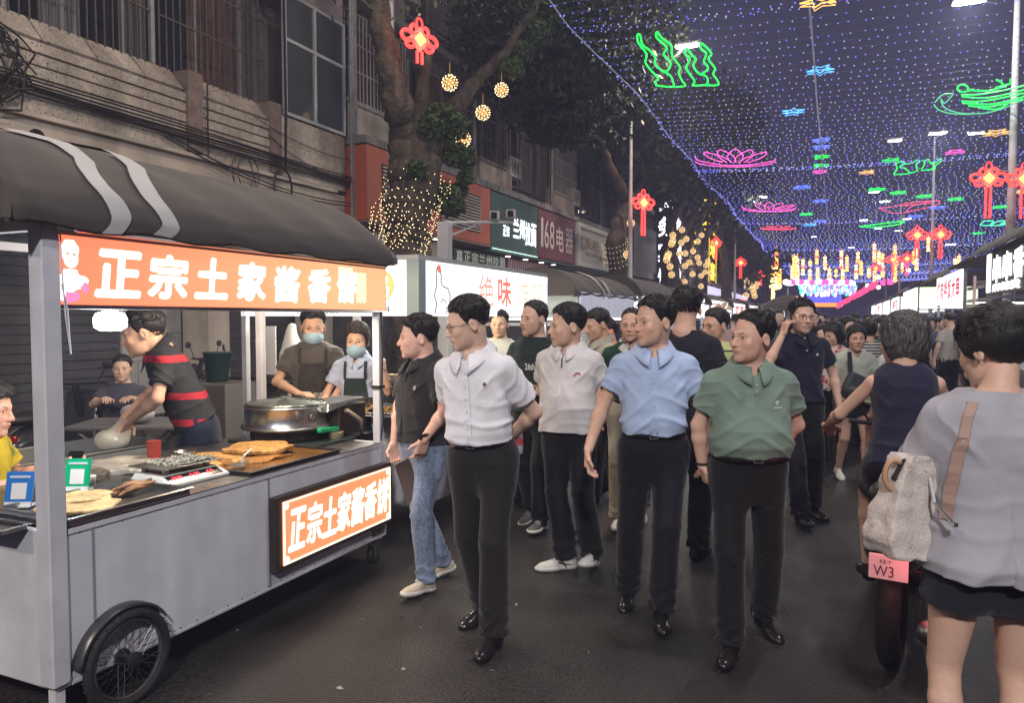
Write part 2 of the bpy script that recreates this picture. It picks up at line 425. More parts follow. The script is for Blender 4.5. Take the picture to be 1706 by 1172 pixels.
        d = smax(d, -ell(p, (0, -.0985, -.0662), (.023, .011, .0014 + .004 * mouth)), .002)
        c, s_ = math.cos(.25), math.sin(.25)
        pe = np.stack([pm[:, 0] - .0765, (pm[:, 1] - .012) * c + (pm[:, 2] + .012) * s_, -(pm[:, 1] - .012) * s_ + (pm[:, 2] + .012) * c], 1)
        ear = ell(pe, (0, 0, 0), (.009, .018, .031)); ear = smax(ear, -ell(pe, (.009, -.003, .003), (.006, .0105, .019)), .004)
        d = smin(d, ear, .006)
        return d * hs
    nk = .050 if fem else .059
    neck_t = hout((0, .022, -.045))
    bare = bot == 'shorts' or bot == 'skirt'
    # ---- legs
    if feet is None: feet = [(.10, 0, .08, .12, 0), (-.10, 0, .08, -.12, 0)]
    LG = []
    for k_, (fx, fy, fz, fyaw, fpit) in enumerate(feet):
        sg = 1 if k_ == 0 else -1
        hip = np.array([sg * .092, .01, hipz]); ank = np.array([fx, fy, fz])
        l1, l2 = .425, .405; dv = ank - hip; D = min(np.linalg.norm(dv), l1 + l2 - .004); dv = norm(dv)
        ca = (l1 * l1 + D * D - l2 * l2) / (2 * l1 * D); h_ = l1 * math.sqrt(max(0, 1 - ca * ca))
        fw = np.array([math.sin(fyaw) * .6, -1, 0.]); fw = norm(fw - dv * np.dot(fw, dv))
        LG.append((hip, hip + dv * l1 * ca + fw * h_, ank, fyaw, fpit, sg))
    def leg_skin(P):
        d = None
        for hip, kn, an, _, _, sg in LG:
            t1 = hip + (kn - hip) * .35
            a = smin(seg(P, hip, t1, .088, .082 if not fem else .080), seg(P, t1, kn, .080, .054), .03)
            cf = kn + (an - kn) * .30 + np.array([0, .014, 0])
            a = smin(a, seg(P, kn, cf, .050, .051), .012); a = smin(a, seg(P, cf, an, .051, .032), .015)
            d = a if d is None else smin(d, a, .02)
        return d
    def skin_sdf(P):
        t = tin(P)
        d = prof(t, -.016, .72 if bare else 1.12, 1.435)
        at_ = np.stack([np.abs(t[:, 0]), t[:, 1], t[:, 2]], 1)
        d = smin(d, seg(at_, (.02, .014, 1.408), (sw - .01, .0, 1.343), .032, .041), .03)
        d = smin(d, seg(P, nb, neck_t, nk * 1.12, nk), .035)
        for sg in (1, -1): d = smin(d, arm_sdf(P, sg), .02)
        d = smin(d, head_sdf(P), .014)
        if hands:
            for sg in (1, -1): d = smin(d, hand_sdf(P, sg), .012)
        if bare: d = smin(d, leg_skin(P), .03)
        return d
    allp = [S_[1], S_[-1], hc, nb] + [np.array(A[g][k_]) for g in (1, -1) for k_ in (0, 1)]
    allp += [np.array(A[g][1]) + norm(A[g][2]) * .16 for g in (1, -1)]
    lo = np.min(allp, 0) - .10; hi = np.max(allp, 0) + .10
    lo[2] = min(lo[2], 1.0); hi[2] = max(hi[2], hc[2] + .16); lo[1] = min(lo[1], hc[1] - .17, -.15); hi[1] = max(hi[1], hc[1] + .17, .15)
    lo[0] = min(lo[0], hc[0] - .16); hi[0] = max(hi[0], hc[0] + .16)
    if bare:
        for hip, kn, an, *_ in LG: lo = np.minimum(lo, np.minimum(kn, an) - .1); hi = np.maximum(hi, np.maximum(kn, an) + .1)
    V, Q = mesh_sdf(skin_sdf, lo, hi, .0050 * q)
    p = hin(V.astype(f4)); ax = np.abs(p[:, 0])
    c = np.ones((len(V), 4)); c[:, :3] = np.array(skin)
    hd = (np.linalg.norm(p, axis=1) < .17)
    def paint(m, col): c[:, :3] = c[:, :3] * (1 - m[:, None]) + c[:, :3] * np.array(col) * m[:, None]
    lips = .8 * np.exp(-(p[:, 0] / .021) ** 4 - ((p[:, 2] + .0665) / .0080) ** 4) * (p[:, 1] < -.07) * hd; paint(lips, (.82, .52, .52))
    paint(np.exp(-((ax - .04) / .02) ** 2 - ((p[:, 2] + .03) / .02) ** 2) * (p[:, 1] < -.03) * hd * .5, (1.0, .82, .80))
    paint(np.exp(-(ax / .016) ** 2 - ((p[:, 2] + .035) / .013) ** 2) * (p[:, 1] < -.08) * hd * .5, (1.0, .80, .76))
    paint(np.exp(-((ax - .031) / .019) ** 4 - ((p[:, 2] + .003) / .011) ** 4) * (p[:, 1] < -.05) * hd * .5, (.70, .60, .58))
    if not fem: paint(((p[:, 2] < -.045) & (p[:, 1] < .0)).astype(float) * hd * np.clip(-(p[:, 2] + .045) / .02, 0, 1) * .25, (.75, .76, .80))
    fin = None
    mesh_obj('body', V * s, Q, SKIN, root, smooth=True, cols=c)
    # ---- eyes, brows
    if not faceless and not (abs(hy) > 9):
        ew = MB(); ed = MB(); br = MB()
        for sg in (1, -1):
            o = np.array([sg * .0312, -.0772, -.0045])
            Vg = []; 
            m_ = MB(); m_.ico((0, 0, 0), (.0145, .0076, .0056), sub=2)
            vv = np.vstack(m_.v); vv[:, 2] += -.0012 + .0 * vv[:, 0]; ew.add(np.array([hout(q_ + o) for q_ in vv]), m_.f)
            m_ = MB(); m_.ico((sg * -.0 + .0, -.0044, -.0004), (.0062, .0040, .0050), sub=1)
            ed.add(np.array([hout(q_ + o) for q_ in np.vstack(m_.v)]), m_.f)
            pts = [hout(o + np.array([sg * u * .0155, -.0062 + .0062 * u * u, .0046 - .0036 * u * u])) for u in np.linspace(-1, 1, 7)]
            ed.tube(pts, [.0019 * hs * (1.25 - abs(u)) for u in np.linspace(-1, 1, 7)], 4)
            pts = [hout((sg * (.0135 + .033 * u), -.0905 + .016 * u * u * 1.0, .0165 + .0052 * math.sin(u * 2.4) - .002)) for u in np.linspace(0, 1, 6)]
            br.tube(pts, [.0031 * hs * (.95 - .5 * u) for u in np.linspace(0, 1, 6)], 5)
        if mouth:
            tm = MB(); m_ = MB(); m_.ico((0, 0, 0), (.0175, .0055, .0030), sub=1)
            tm.add(np.array([hout(q_ + np.array([0, -.0925 + 6 * q_[0] ** 2, -.0655])) for q_ in np.vstack(m_.v)]) * s, m_.f); tm.build('teeth', EYEW, root, smooth=True)
        ew.v = [v * s for v in ew.v]; ed.v = [v * s for v in ed.v]; br.v = [v * s for v in br.v]
        eo = ew.build('eyes', EYEW, root, smooth=True); ed.build('iris', EYED, eo, smooth=True); br.build('eyebrows', BROW, root, smooth=True)
    # ---- hair
    if hair:
        hm = hairm or HAIRM
        HY = np.array([-.12, -.085, -.062, -.045, -.030, -.012, .006, .03, .06, .12]); 
        if fem: HZ = np.array([.066, .064, .052, .020, -.02, -.035, -.01, -.02, -.07, -.085])
        else: HZ = np.array([.074, .072, .064, .046, .018, -.010, .014, .004, -.042, -.058])
        HZ = HZ + hline * np.exp(-((HY + .09) / .04) ** 2)
        tt = dict(short=.0145, thin=.011, buzz=.006, bob=.026, bun=.024, pony=.018, long=.024, tail=.018).get(hair, .02)
        def hair_sdf(P):
            p_ = hin(P); zz = p_[:, 2]
            up = np.clip((zz + .01) / .085, 0, 1)
            th = tt * (.14 + .86 * up ** 1.3) if hair in ('short', 'thin', 'buzz') else tt * (.75 + .25 * up)
            th = th + (.0030 * wn(p_, 95, seed) + .0025 * np.sin(p_[:, 0] * 230 + 3 * np.sin(p_[:, 1] * 60 + seed))) * (.4 + .6 * up)
            lim = np.interp(p_[:, 1], HY, HZ).astype(f4) + .004 * wn(p_, 70, seed + 3) + .0035 * np.sin(p_[:, 0] * 150 + 2 * np.sin(p_[:, 0] * 47 + seed)) * (p_[:, 1] < -.03)
            if not fem: lim = lim + .010 * np.clip((np.abs(p_[:, 0]) - .035) / .03, 0, 1) * (p_[:, 1] < -.04)
            if not fem: th = th * np.clip((zz - lim + .004) / .035, .12, 1)
            d = skull(p_) - th
            d = smax(d, (lim - zz) * .8, .008)
            d = np.maximum(d, -(skull(p_) + .004))
            if hair == 'bob':
                e = ell(p_, (0, .030, -.010), (.096, .098, .105)); e = np.maximum(e, -zz - .098); e = np.maximum(e, -(p_[:, 1] + .026) * 1.)
                d = smin(d, np.maximum(e + .003 * np.sin(p_[:, 0] * 200 + 4 * np.sin(p_[:, 2] * 30)), -(skull(p_) + .003)), .02)
            if hair == 'bun': d = smin(d, ell(p_, (.0, .098, .070), (.048, .046, .042)) + .003 * wn(p_, 120, 2), .012)
            if hair == 'long': d = smin(d, smin(ell(p_, (0, .055, -.05), (.075, .050, .12)), seg(p_, (0, .075, -.08), (0, .08, -.26), .055, .03), .05) + .004 * wn(p_, 60, 1), .03)
            if hair in ('pony', 'tail'): d = smin(d, smin(seg(p_, (0, .105, .05), (0, .135, .0), .022, .026), seg(p_, (0, .135, .0), (0, .125, -.14), .026, .012), .02) + .003 * wn(p_, 90, 1), .012)
            return d * hs
        lo = hout((0, 0, 0)) - .19; hi = hout((0, 0, 0)) + .19
        if hair == 'long': lo = lo - [.03, .03, .14]; hi = hi + [0.03, .05, 0]
        V, Q = mesh_sdf(hair_sdf, lo, hi, .0045 * q)
        mesh_obj('hair', V * s, Q, hm, root, smooth=True)
        if q < 1.3 and not faceless:      # loose locks that break the outline
            mb = MB(); rr = np.random.default_rng(seed + 11)
            for _ in range(430):
                u = norm(rr.normal(size=3)); u[2] = abs(u[2]) * .9 + .15
                if u[1] < -.5: u[1] *= .5
                u = norm(u); base = np.array([.0745, .096, .087]) * u * 1.06 + np.array([0, .014, .034])
                if base[2] < .03 and not fem: continue
                if base[1] < -.055 and base[2] < .075: continue
                fl = rr.normal(size=3) * .35 + np.array([.3 * u[0], -.2, -.5 * (not fem) * 0 - .35]); fl = norm(fl - u * np.dot(fl, u))
                tip = base + u * tt * .62 + fl * (.022 if not fem else .035)
                mb.tube([hout(base + u * tt * .35) * s, hout((base + tip) / 2 + u * tt * .42) * s, hout(tip) * s], [.0024 * s, .0018 * s, .0003], 3)
            mb.build('hair_locks', hm, root, smooth=True)
    if glasses:
        mb = MB()
        for sg in (1, -1):
            pts = [hout((sg * .034 + .0245 * math.copysign(abs(math.cos(t)) ** .7, math.cos(t)), -.0975 + .004 * abs(math.cos(t) * .0 + sg * math.cos(t) > 0), -.004 + .0165 * math.copysign(abs(math.sin(t)) ** .7, math.sin(t)))) for t in np.linspace(0, 2 * math.pi, 20, endpoint=False)]
            mb.tube([q_ * s for q_ in pts], .0013 * hs, 4, closed=True)
            mb.tube([hout((sg * .058, -.095, .004)) * s, hout((sg * .074, -.075, .004)) * s, hout((sg * .080, .005, .000)) * s, hout((sg * .080, .02, -.008)) * s], .0014 * hs, 4)
        mb.tube([hout((-.010, -.099, .002)) * s, hout((0, -.102, .005)) * s, hout((.010, -.099, .002)) * s], .0012 * hs, 4)
        mb.build('glasses', GLASSF, root)
    if mask:
        def mk(P):
            p_ = hin(P); d = smin(ell(p_, (0, -.046, -.066), (.069, .066, .056)), ell(p_, (0, -.090, -.045), (.036, .028, .034)), .03)
            d = np.maximum(np.maximum(d, p_[:, 2] + .030 - .010 * (np.abs(p_[:, 0]) < .02) - (.022 * mask if mask != 1 else 0) * -1), p_[:, 1] + .012)
            return d * hs
        V, Q = mesh_sdf(mk, hout((0, -.05, -.06)) - .14, hout((0, -.05, -.06)) + .14, .005 * q)
        mesh_obj('face_mask', V * s, Q, MASKM, root, smooth=True)
    # ---- trousers / shorts
    wz = 1.0
    if bot:
        cut = botlen
        def bot_sdf(P):
            t = tin(P); tt_ = P - np.array([0, 0, dz], f4)
            d = prof(tt_ if abs(lean) < .01 else t, .006, .74, wz + .005)
            for hip, kn, an, _, _, sg in LG:
                if bot == 'shorts':
                    v = kn - hip; e = hip + v * (cut or .55); u = norm(v)
                    a = seg(P, hip, e, .105, .098 + (.012 if fem else .01))
                    a = np.maximum(a, (P - e.astype(f4)) @ u.astype(f4)); 
                else:
                    v = an - kn; u = norm(v).astype(f4); e = an + u * .012
                    th_ = .091 if bot != 'jeans' else .088; kr = .074 if bot != 'jeans' else .064; fr = .071 if bot != 'jeans' else .058
                    a = smin(seg(P, hip, kn, th_, kr), seg(P, kn, e + u * .05, kr, fr), .012)
                    s1 = np.clip(1 - ((P - kn.astype(f4)) @ u) / .42, 0, 1)   # 1 at the knee, 0 at the hem
                    al = (P - kn.astype(f4)) @ u
                    near = np.exp(-((al - .38) / .09) ** 2) + .35 * np.exp(-(al / .07) ** 2) + .3 * np.exp(-((al + .36) / .07) ** 2)
                    a = a - .011 * near * (1 - np.abs(np.sin(al * 46 + 1.3 * np.sin(P[:, 0] * 34 + seed) + 1.2 * np.sin(P[:, 1] * 30)))) ** 1.5 + .003 * near
                    a = np.maximum(a, (P - e.astype(f4)) @ u)
                    a = np.maximum(a, -np.maximum(seg(P, kn, e + u * .05, kr - .012, fr - .012), -((P - e.astype(f4)) @ u) - .03))
                d = smin(d, a, .065)
            d = d + .0042 * wn(P, 17, seed + 5) + .0012 * wn(P, 55, seed + 8)
            return d
        pts = [np.array([0, 0, hipz])] + [v for l_ in LG for v in l_[:3]]
        lo = np.min(pts, 0) - .20; hi = np.max(pts, 0) + .20; hi[2] = hipz + .17
        if bot == 'shorts': lo[2] = min(l_[1][2] for l_ in LG) - .1
        V, Q = mesh_sdf(bot_sdf, lo, hi, .0085 * q)
        mesh_obj('shorts' if bot == 'shorts' else ('jeans' if bot == 'jeans' else 'trousers'), V * s, Q, botm, root, smooth=True)
    # ---- shirt
    if top:
        z0 = wz - .012 if tuck else hem
        SE = {}
        for sg in (1, -1):
            e, w = np.array(A[sg][0], float), np.array(A[sg][1], float); S0 = np.array(S_[sg], float)
            L1 = np.linalg.norm(e - S0); 
            if slv <= 1: SE[sg] = (S0, S0 + (e - S0) * slv, None)
            else: SE[sg] = (S0, e, e + (w - e) * (slv - 1))
        def shirt_sdf(P, e=0.):
            t = tin(P)
            bl = (.006 * np.exp(-((t[:, 2] - 1.035) / .035) ** 2)) if tuck else 0
            d = prof(t, loose + (0 if tuck else (.085 if loose > .03 else .04)) * np.clip(1.2 - t[:, 2], 0, .6), z0, 1.445) - bl
            at_ = np.stack([np.abs(t[:, 0]), t[:, 1], t[:, 2]], 1)
            if top != 'tank': d = smin(d, seg(at_, (.03, .014, 1.400), (sw - .006, .002, 1.342), .038, .048 + loose * .3), .025)
            else: d = smin(d, seg(at_, (.03, .012, 1.400), (sw * .62, .0, 1.378), .042, .044), .02)
            x_ = t[:, 0]; z_ = t[:, 2]; ff = np.clip((1.36 - z_) / .25, 0.15, 1)
            rg = lambda u: np.exp(-4.5 * np.sin(u) ** 2)
            xw = x_ + .02 * np.sin(z_ * 13 + seed)
            lowz = np.exp(-((z_ - (1.06 if tuck else 1.0)) / .12) ** 2)
            fold = -.0085 * rg(z_ * 30 + 1.6 * np.sin(xw * 10 + seed) + 2.0 * np.abs(x_) * 5) * (lowz * (1. if tuck else .5) + .12)
            fold = fold - .0095 * rg(xw * 15 + 7.0 * (z_ - 1.2) * np.sign(x_ + .001) + seed) * ff * (.55 if tuck else 1.1)
            fold = fold - .0090 * rg((z_ - 1.33) * 24 - np.abs(x_) * 26 + seed * .7) * np.exp(-((np.abs(x_) - .12) / .05) ** 2) * np.exp(-((z_ - 1.27) / .08) ** 2)
            fold = fold + .0040 * wn(t, 17, seed + 1) + .0014 * wn(t, 60, seed)
            d = d + fold
            if top != 'tank':
                for sg in (1, -1):
                    S0, m, e2 = SE[sg]
                    a = seg(P, S0, m + (0 if e2 is not None else 1) * norm(m - S0) * .03, slr * 1.0, slr * 1.10)
                    if e2 is not None: a = smin(a, seg(P, m, e2 + norm(e2 - m) * .03, slr * 1.02, slr * .86), .03); u = norm(e2 - m).astype(f4); E_ = e2.astype(f4)
                    else: u = norm(m - S0).astype(f4); E_ = m.astype(f4)
                    al = (P - E_) @ u
                    a = a - .0080 * rg(al * 34 + 1.8 * np.sin(P[:, 1] * 24 + P[:, 2] * 14 + seed)) * .8 + .002 * wn(P, 40, seed)
                    a = np.maximum(a, al)
                    a = np.maximum(a, -np.maximum(a + .0095, -al - .035))
                    d = smin(d, a, .040)
            no = seg(P, nb, neck_t, nk * 1.12 + .012, nk + .014)
            d = smax(d, -np.maximum(no, 1.425 - t[:, 2] - .5 * t[:, 1]), .006)
            if vneck: d = smax(d, -(np.maximum(np.abs(t[:, 0]) - np.clip((t[:, 2] - (1.475 - (.105 if vneck is True else vneck))) * .55, 0, .04), t[:, 1] + .03)), .004)
            if top == 'tank': d = smax(d, -ell(t, (0, -.09, 1.45), (.085, .09, .085)), .01)
            if not tuck: d = np.maximum(d, -np.maximum(prof(t, loose - .012 + (.085 if loose > .03 else .04) * np.clip(1.2 - t[:, 2], 0, .6), .6, 1.47) + fold, t[:, 2] - z0 - .04))
            return d
        pts = [tout((0, 0, z0)), tout((0, 0, 1.47)), S_[1], S_[-1]] + [v for g in (1, -1) for v in SE[g] if v is not None]
        lo = np.min(pts, 0) - .13 - max(0, loose); hi = np.max(pts, 0) + .13 + max(0, loose)
        for g in (-1, 1): lo[0] = min(lo[0], -.24 * wide - loose); hi[0] = max(hi[0], .24 * wide + loose)
        lo[1] = min(lo[1], -.2 - belly - loose); hi[1] = max(hi[1], .2 + loose)
        V, Q = mesh_sdf(shirt_sdf, lo, hi, .0058 if q <= 1 else .0072 * q)
        nm = dict(polo='polo_shirt', shirt='shirt', tee='t_shirt', tank='tank_top').get(top, 'shirt')
        so = mesh_obj(nm, V * s, Q, topm, root, smooth=True)
        if collar:
            G = []
            for i in range(41):
                u = -1 + i / 20.; ph = math.pi / 2 + u * (math.pi - .20); fr = (1 - math.cos(u * math.pi)) / 2
                tip = np.clip((abs(u) - .72) / .28, 0, 1) ** 1.3
                rx, ry = nk + .014, nk + .014
                cx, sx = math.cos(ph), math.sin(ph); yc = .012 - .022 * fr
                zb = 1.474 - .066 * fr
                row = []
                for rr_, zz in ((.0, 0.), (.001, .022 - .006 * fr), (.006, .031 - .008 * fr), (.018, .024 - .010 * fr), (.034 + .004 * fr, -.002 - .010 * fr - .022 * tip), (.044 + .004 * fr + .012 * tip, -.014 - .012 * fr - .040 * tip)):
                    row.append(tout((cx * (rx + rr_) - .012 * tip * np.sign(u) * -1 * 0, yc + sx * (ry + rr_ * (1.0 + .25 * fr)), zb + zz)) * s)
                G.append(row)
            mb = MB(); mb.grid(G); co = mb.build('collar', colm or topm, so, smooth=True)
            md = co.modifiers.new('solid', 'SOLIDIFY'); md.thickness = .0040; md.offset = 0
        ctx = dict(root=root, s=s, shirt=so, sdf=shirt_sdf, tout=tout, tin=tin, A=A, hout=hout, HP=HP, LG=LG, lean=lean, prof=(PA, PB, YC))
    else: ctx = dict(root=root, s=s, tout=tout, A=A, hout=hout, HP=HP, LG=LG)
    if belt and bot in ('trousers', 'jeans') and tuck:
        mb = MB(); G = []
        a = np.interp(.985, PZ, PA) + .013; b = np.interp(.985, PZ, PB) + .013; yc = np.interp(.985, PZ, YC)
        for i in range(48):
            t = 2 * math.pi * i / 48; cx, sx = math.cos(t), math.sin(t); k_ = (abs(cx) ** 2.35 + abs(sx) ** 2.35) ** (-1 / 2.35)
            G.append([(tout((cx * k_ * (a + o_), yc + sx * k_ * (b + o_), z_))) * s for o_, z_ in ((-.01, .966), (.0, .966), (.002, .985), (.0, 1.003), (-.01, 1.003))])
        mb.grid(G, closed_u=True); bo = mb.build('belt', BELT, root, smooth=True)
        mb = MB(); c0 = tout((.0, yc - b - .004, .985)) * s
        for dx_, dz_, w_, h_ in ((-.02, 0, .004, .036), (.02, 0, .004, .036), (0, .017, .044, .004), (0, -.017, .044, .004)):
            mb.box(c0 + np.array([dx_, -.002, dz_]), (w_, .005, h_))
        mb.build('buckle', METAL, bo)
    # ---- shoes
    for hip, kn, an, fyaw, fpit, sg in LG:
        Rf = (rotz(fyaw) @ rotx(fpit)).astype(f4); A0 = an.astype(f4)
        k_ = .92 if fem else 1.0
        def shp(P, e=0.):
            p_ = ((P - A0) @ Rf) / k_; p_ = p_ + np.array([0, 0, .08], f4)
            d = smin(ell(p_, (0, .028, .030), (.036 + e, .050 + e, .050)), ell(p_, (-.004 * sg, -.115, .016), (.044 + e, .085 + e, .040)), .05)
            d = smin(d, seg(p_, (0, .015, .05), (0, .005, .095), .037, .036), .03)
            d = smin(d, seg(p_, (0, -.02, .060), (0, -.10, .035), .026, .024), .02)
            return np.maximum(d, -p_[:, 2] + .004)*k_, p_
        lo = an - np.array([.26, .26, .16]); hi = an + np.array([.26, .26, .16])
        V, Q = mesh_sdf(lambda P: np.maximum(shp(P)[0], shp(P)[1][:, 2] - .10), lo, hi, .0068 * q)
        sh = mesh_obj('shoe', V * s, Q, shoe, root, smooth=True)
        if sole is not None:
            def sl(P):
                d, p_ = shp(P, .005); return np.maximum(d - .002, np.abs(p_[:, 2] - .013) - .013)
            V, Q = mesh_sdf(sl, lo, hi, .0065 * q)
            mesh_obj('sole', V * s, Q, sole, sh, smooth=True)
            if q <= 1.3:
                lc_ = MB()
                def tw(p_): return ((np.array(p_) - [0, 0, .08]) * k_) @ Rf.T.astype(float) + an
                for k2 in range(5): yy = -.035 - .017 * k2; zz = .098 - .0105 * k2; lc_.tube([tw((-.024, yy, zz - .012)) * s, tw((0, yy - .008, zz)) * s, tw((.024, yy, zz - .012)) * s], .0032, 4)
                lc_.build('laces', mat('lace_grey', (.5, .5, .48) if shoe is not SHOEW else (.42, .42, .42), rough=.9), sh)
                if shoe is SHOEW:
                    sp_ = MB()
                    for sx in (-1, 1): sp_.tube([tw((sx * .040, .03, .035)) * s, tw((sx * .043, -.02, .045)) * s, tw((sx * .040, -.06, .060)) * s], .0040, 4); sp_.tube([tw((sx * .041, -.005, .020)) * s, tw((sx * .038, -.035, .070)) * s], .0038, 4)
                    sp_.build('side_stripes', mat('stripe_black', (.02, .02, .02), rough=.6), sh)
    ctx['fn'] = None
    return ctx

def on_chest(c, name, V2, Fc, m, lift=.003, parent=None):
    """lay flat 2-d artwork (x, z in body metres) on the front of a shirt"""
    V2 = np.asarray(V2, float); P = np.array([c['tout']((a, 0, b)) for a, b in V2]).astype(f4)
    T = trace_front(c['sdf'], P[:, 0], P[:, 2]); T[:, 1] -= lift
    return mesh_obj(name, T * c['s'], Fc, m, parent or c['shirt'])
def strip(x0, x1, z0, z1, n=12):
    V = []; Fc = []
    for i in range(n + 1):
        z_ = z0 + (z1 - z0) * i / n; V += [(x0, z_), (x1, z_)]
        if i: Fc.append((2 * i - 2, 2 * i - 1, 2 * i + 1, 2 * i))
    return V, Fc
def dot2(x, z, r, n=8): return [(x + r * math.cos(2 * math.pi * i / n), z + r * math.sin(2 * math.pi * i / n)) for i in range(n)], [tuple(range(n))]
def print2(body, x, z, w, h, bold=0.):
    V, Fc = text_geo(body, bold); lo = V.min(0); hi = V.max(0)
    return [(x + (v[0] - lo[0]) / (hi[0] - lo[0]) * w, z + (v[1] - lo[1]) / (hi[1] - lo[1]) * h) for v in V], Fc
def placket(c, m, mb_, z0=1.30, z1=1.415, w=.016, nb_=2, full=False):
    if full: z0 = 1.0
    V, Fc = strip(-w, w, z0, z1, 16 if full else 8); o = on_chest(c, 'placket', V, Fc, m, .0035)
    md = o.modifiers.new('solid', 'SOLIDIFY'); md.thickness = .003; md.offset = 0
    Va = []; Fa = []
    for i in range(nb_):
        v, f = dot2(0, z1 - .012 - i * ((z1 - z0 - .03) / max(1, nb_ - 1)), .0055); Fa += [tuple(k + len(Va) for k in f[0])]; Va += v
    on_chest(c, 'buttons', Va, Fa, mb_, .008)
BACK = {1: ((.24, .12, 1.12), (.08, .185, .98), (-1, .15, -.25), (0, 1, 0), .6), -1: ((-.24, .12, 1.12), (-.06, .20, .95), (1, .1, -.2), (0, 1, 0), .6)}
def step_feet(front=1, stride=.28, w=.09, lift=.03):
    a = [(w, 0, .08, .10, 0), (-w, 0, .08, -.10, 0)]
    i = 0 if front == 1 else 1; j = 1 - i
    a[i] = (a[i][0], -stride * .55, .085, a[i][3], -.05); a[j] = (a[j][0], stride * .5, .085 + lift, a[j][3], .28)
    return a
# ================================================================== THE STREET
def cables(mb, a, b, sag, r, n=9, k=4):
    a = np.array(a, float); b = np.array(b, float)
    mb.tube([a + (b - a) * t - np.array([0, 0, sag * 4 * t * (1 - t)]) for t in np.linspace(0, 1, n)], r, k)
# ---- ground
ASPH = mat('asphalt', (.025, .023, .022), rough=.40, noise=(.9, .5), noise2=(48, .6), bump=(90, 1., .012), spec=.5, speck=(150, .55, .40), streak=(.7, .25, (1, .3, 1)))
mb = MB(); mb.add([(-240, -120, 0), (240, -120, 0), (240, 330, 0), (-240, 330, 0)], [(0, 1, 2, 3)])
g = mb.build('road', ASPH); g['kind'] = 'structure'
PAVE = mat('paving', (.11, .105, .10), rough=.75, noise=(3, .25), noise2=(40, .15), bump=(60, .4, .006))
KERB = mat('kerb_stone', (.20, .195, .185), rough=.8, noise=(6, .3))
mb = MB(); mb.bx(-9.3, -6.12, -10, 90, -.02, .12); o = mb.build('pavement', PAVE); o['kind'] = 'structure'
ke = MB()
for i in range(60): ke.bx(-6.12, -5.97, -4 + i * 1.0, -3.01 + i * 1.0, -.02, .125)
o = ke.build('kerb', KERB, bevel=.01); o['kind'] = 'structure'
mb = MB(); mb.bx(8.5, 14, -10, 120, -.02, .12); o = mb.build('pavement', PAVE); o['kind'] = 'structure'
PAINT = mat('road_paint', (.30, .29, .26), rough=.7, noise=(7, .45), noise2=(40, .3))
LIT = mat('litter_paper', (.30, .29, .26), rough=.8)
rr = np.random.default_rng(5)
for px, py in ((600, 1012), (604, 1034), (672, 1118), (686, 1006), (566, 1150), (640, 1060), (700, 1048), (860, 1010), (1130, 960), (395, 1053), (820, 1120), (980, 1090), (668, 1030), (1090, 905), (1135, 950)):
    p = onZ(px, py, 0.); mb = MB(); a = rr.uniform(0, 6); L = rr.uniform(.007, .018)
    V = [(p[0] + L * math.cos(a), p[1] + L * math.sin(a), .004), (p[0] + .4 * L * math.cos(a + 1.8), p[1] + .4 * L * math.sin(a + 1.8), .012), (p[0] - L * math.cos(a), p[1] - L * math.sin(a), .005), (p[0] - .4 * L * math.cos(a + 1.8), p[1] - .4 * L * math.sin(a + 1.8), .003)]
    mb.add(V + [(v[0], v[1], v[2] + .002) for v in V], [(0, 1, 2, 3), (7, 6, 5, 4), (0, 4, 5, 1), (1, 5, 6, 2), (2, 6, 7, 3), (3, 7, 4, 0)])
    tag(mb.build('litter_scrap', LIT), 'small pale scrap of paper litter lying on the dark asphalt', 'litter', 'paper scraps on the asphalt')

# ---- building materials
TILE = mat('speckled_tile', (.37, .325, .275), rough=.7, noise=(1.2, .22), noise2=(14, .12), speck=(42, .25, .34), streak=(2.2, .35, (1, 1, .12)), bump=(40, .3, .01))
TILEP = mat('pale_render', (.42, .365, .31), rough=.8, noise=(1.4, .2), streak=(2.5, .3, (1, 1, .1)), bump=(30, .2, .01))
PIER = mat('brown_pier', (.16, .12, .10), rough=.8, noise=(8, .3))
PINKW = mat('pink_render', (.26, .21, .205), rough=.85, noise=(1.2, .25), streak=(2.5, .4, (1, 1, .1)))
DARKW = mat('dark_wall', (.10, .095, .085), rough=.85, noise=(1.5, .3), streak=(3, .4, (1, 1, .1)))
BARM = mat('bar_iron', (.07, .06, .055), rough=.6, noise=(12, .3)); BARL = mat('bar_steel', (.30, .30, .29), rough=.5)
GLASSD = mat('window_glass', (.012, .014, .016), rough=.08, spec=.8); FRAME = mat('window_frame', (.20, .20, .20), rough=.5)
CURT = mat('curtain', (.10, .05, .045), rough=.9, streak=(3, .5, (6, 6, .3))); CURT2 = mat('curtain_pale', (.13, .13, .14), rough=.9, streak=(3, .5, (6, 6, .3)))
CONC = mat('concrete_ledge', (.22, .215, .20), rough=.85, noise=(2, .3), noise2=(20, .2), bump=(30, .4, .01))
WIRE = mat('black_cable', (.015, .014, .014), rough=.6); PIPE = mat('pale_pipe', (.22, .22, .22), rough=.6, noise=(8, .2))
ACW = mat('ac_case', (.40, .39, .37), rough=.6, noise=(8, .2)); ACG = mat('ac_grille', (.04, .04, .04), rough=.7)

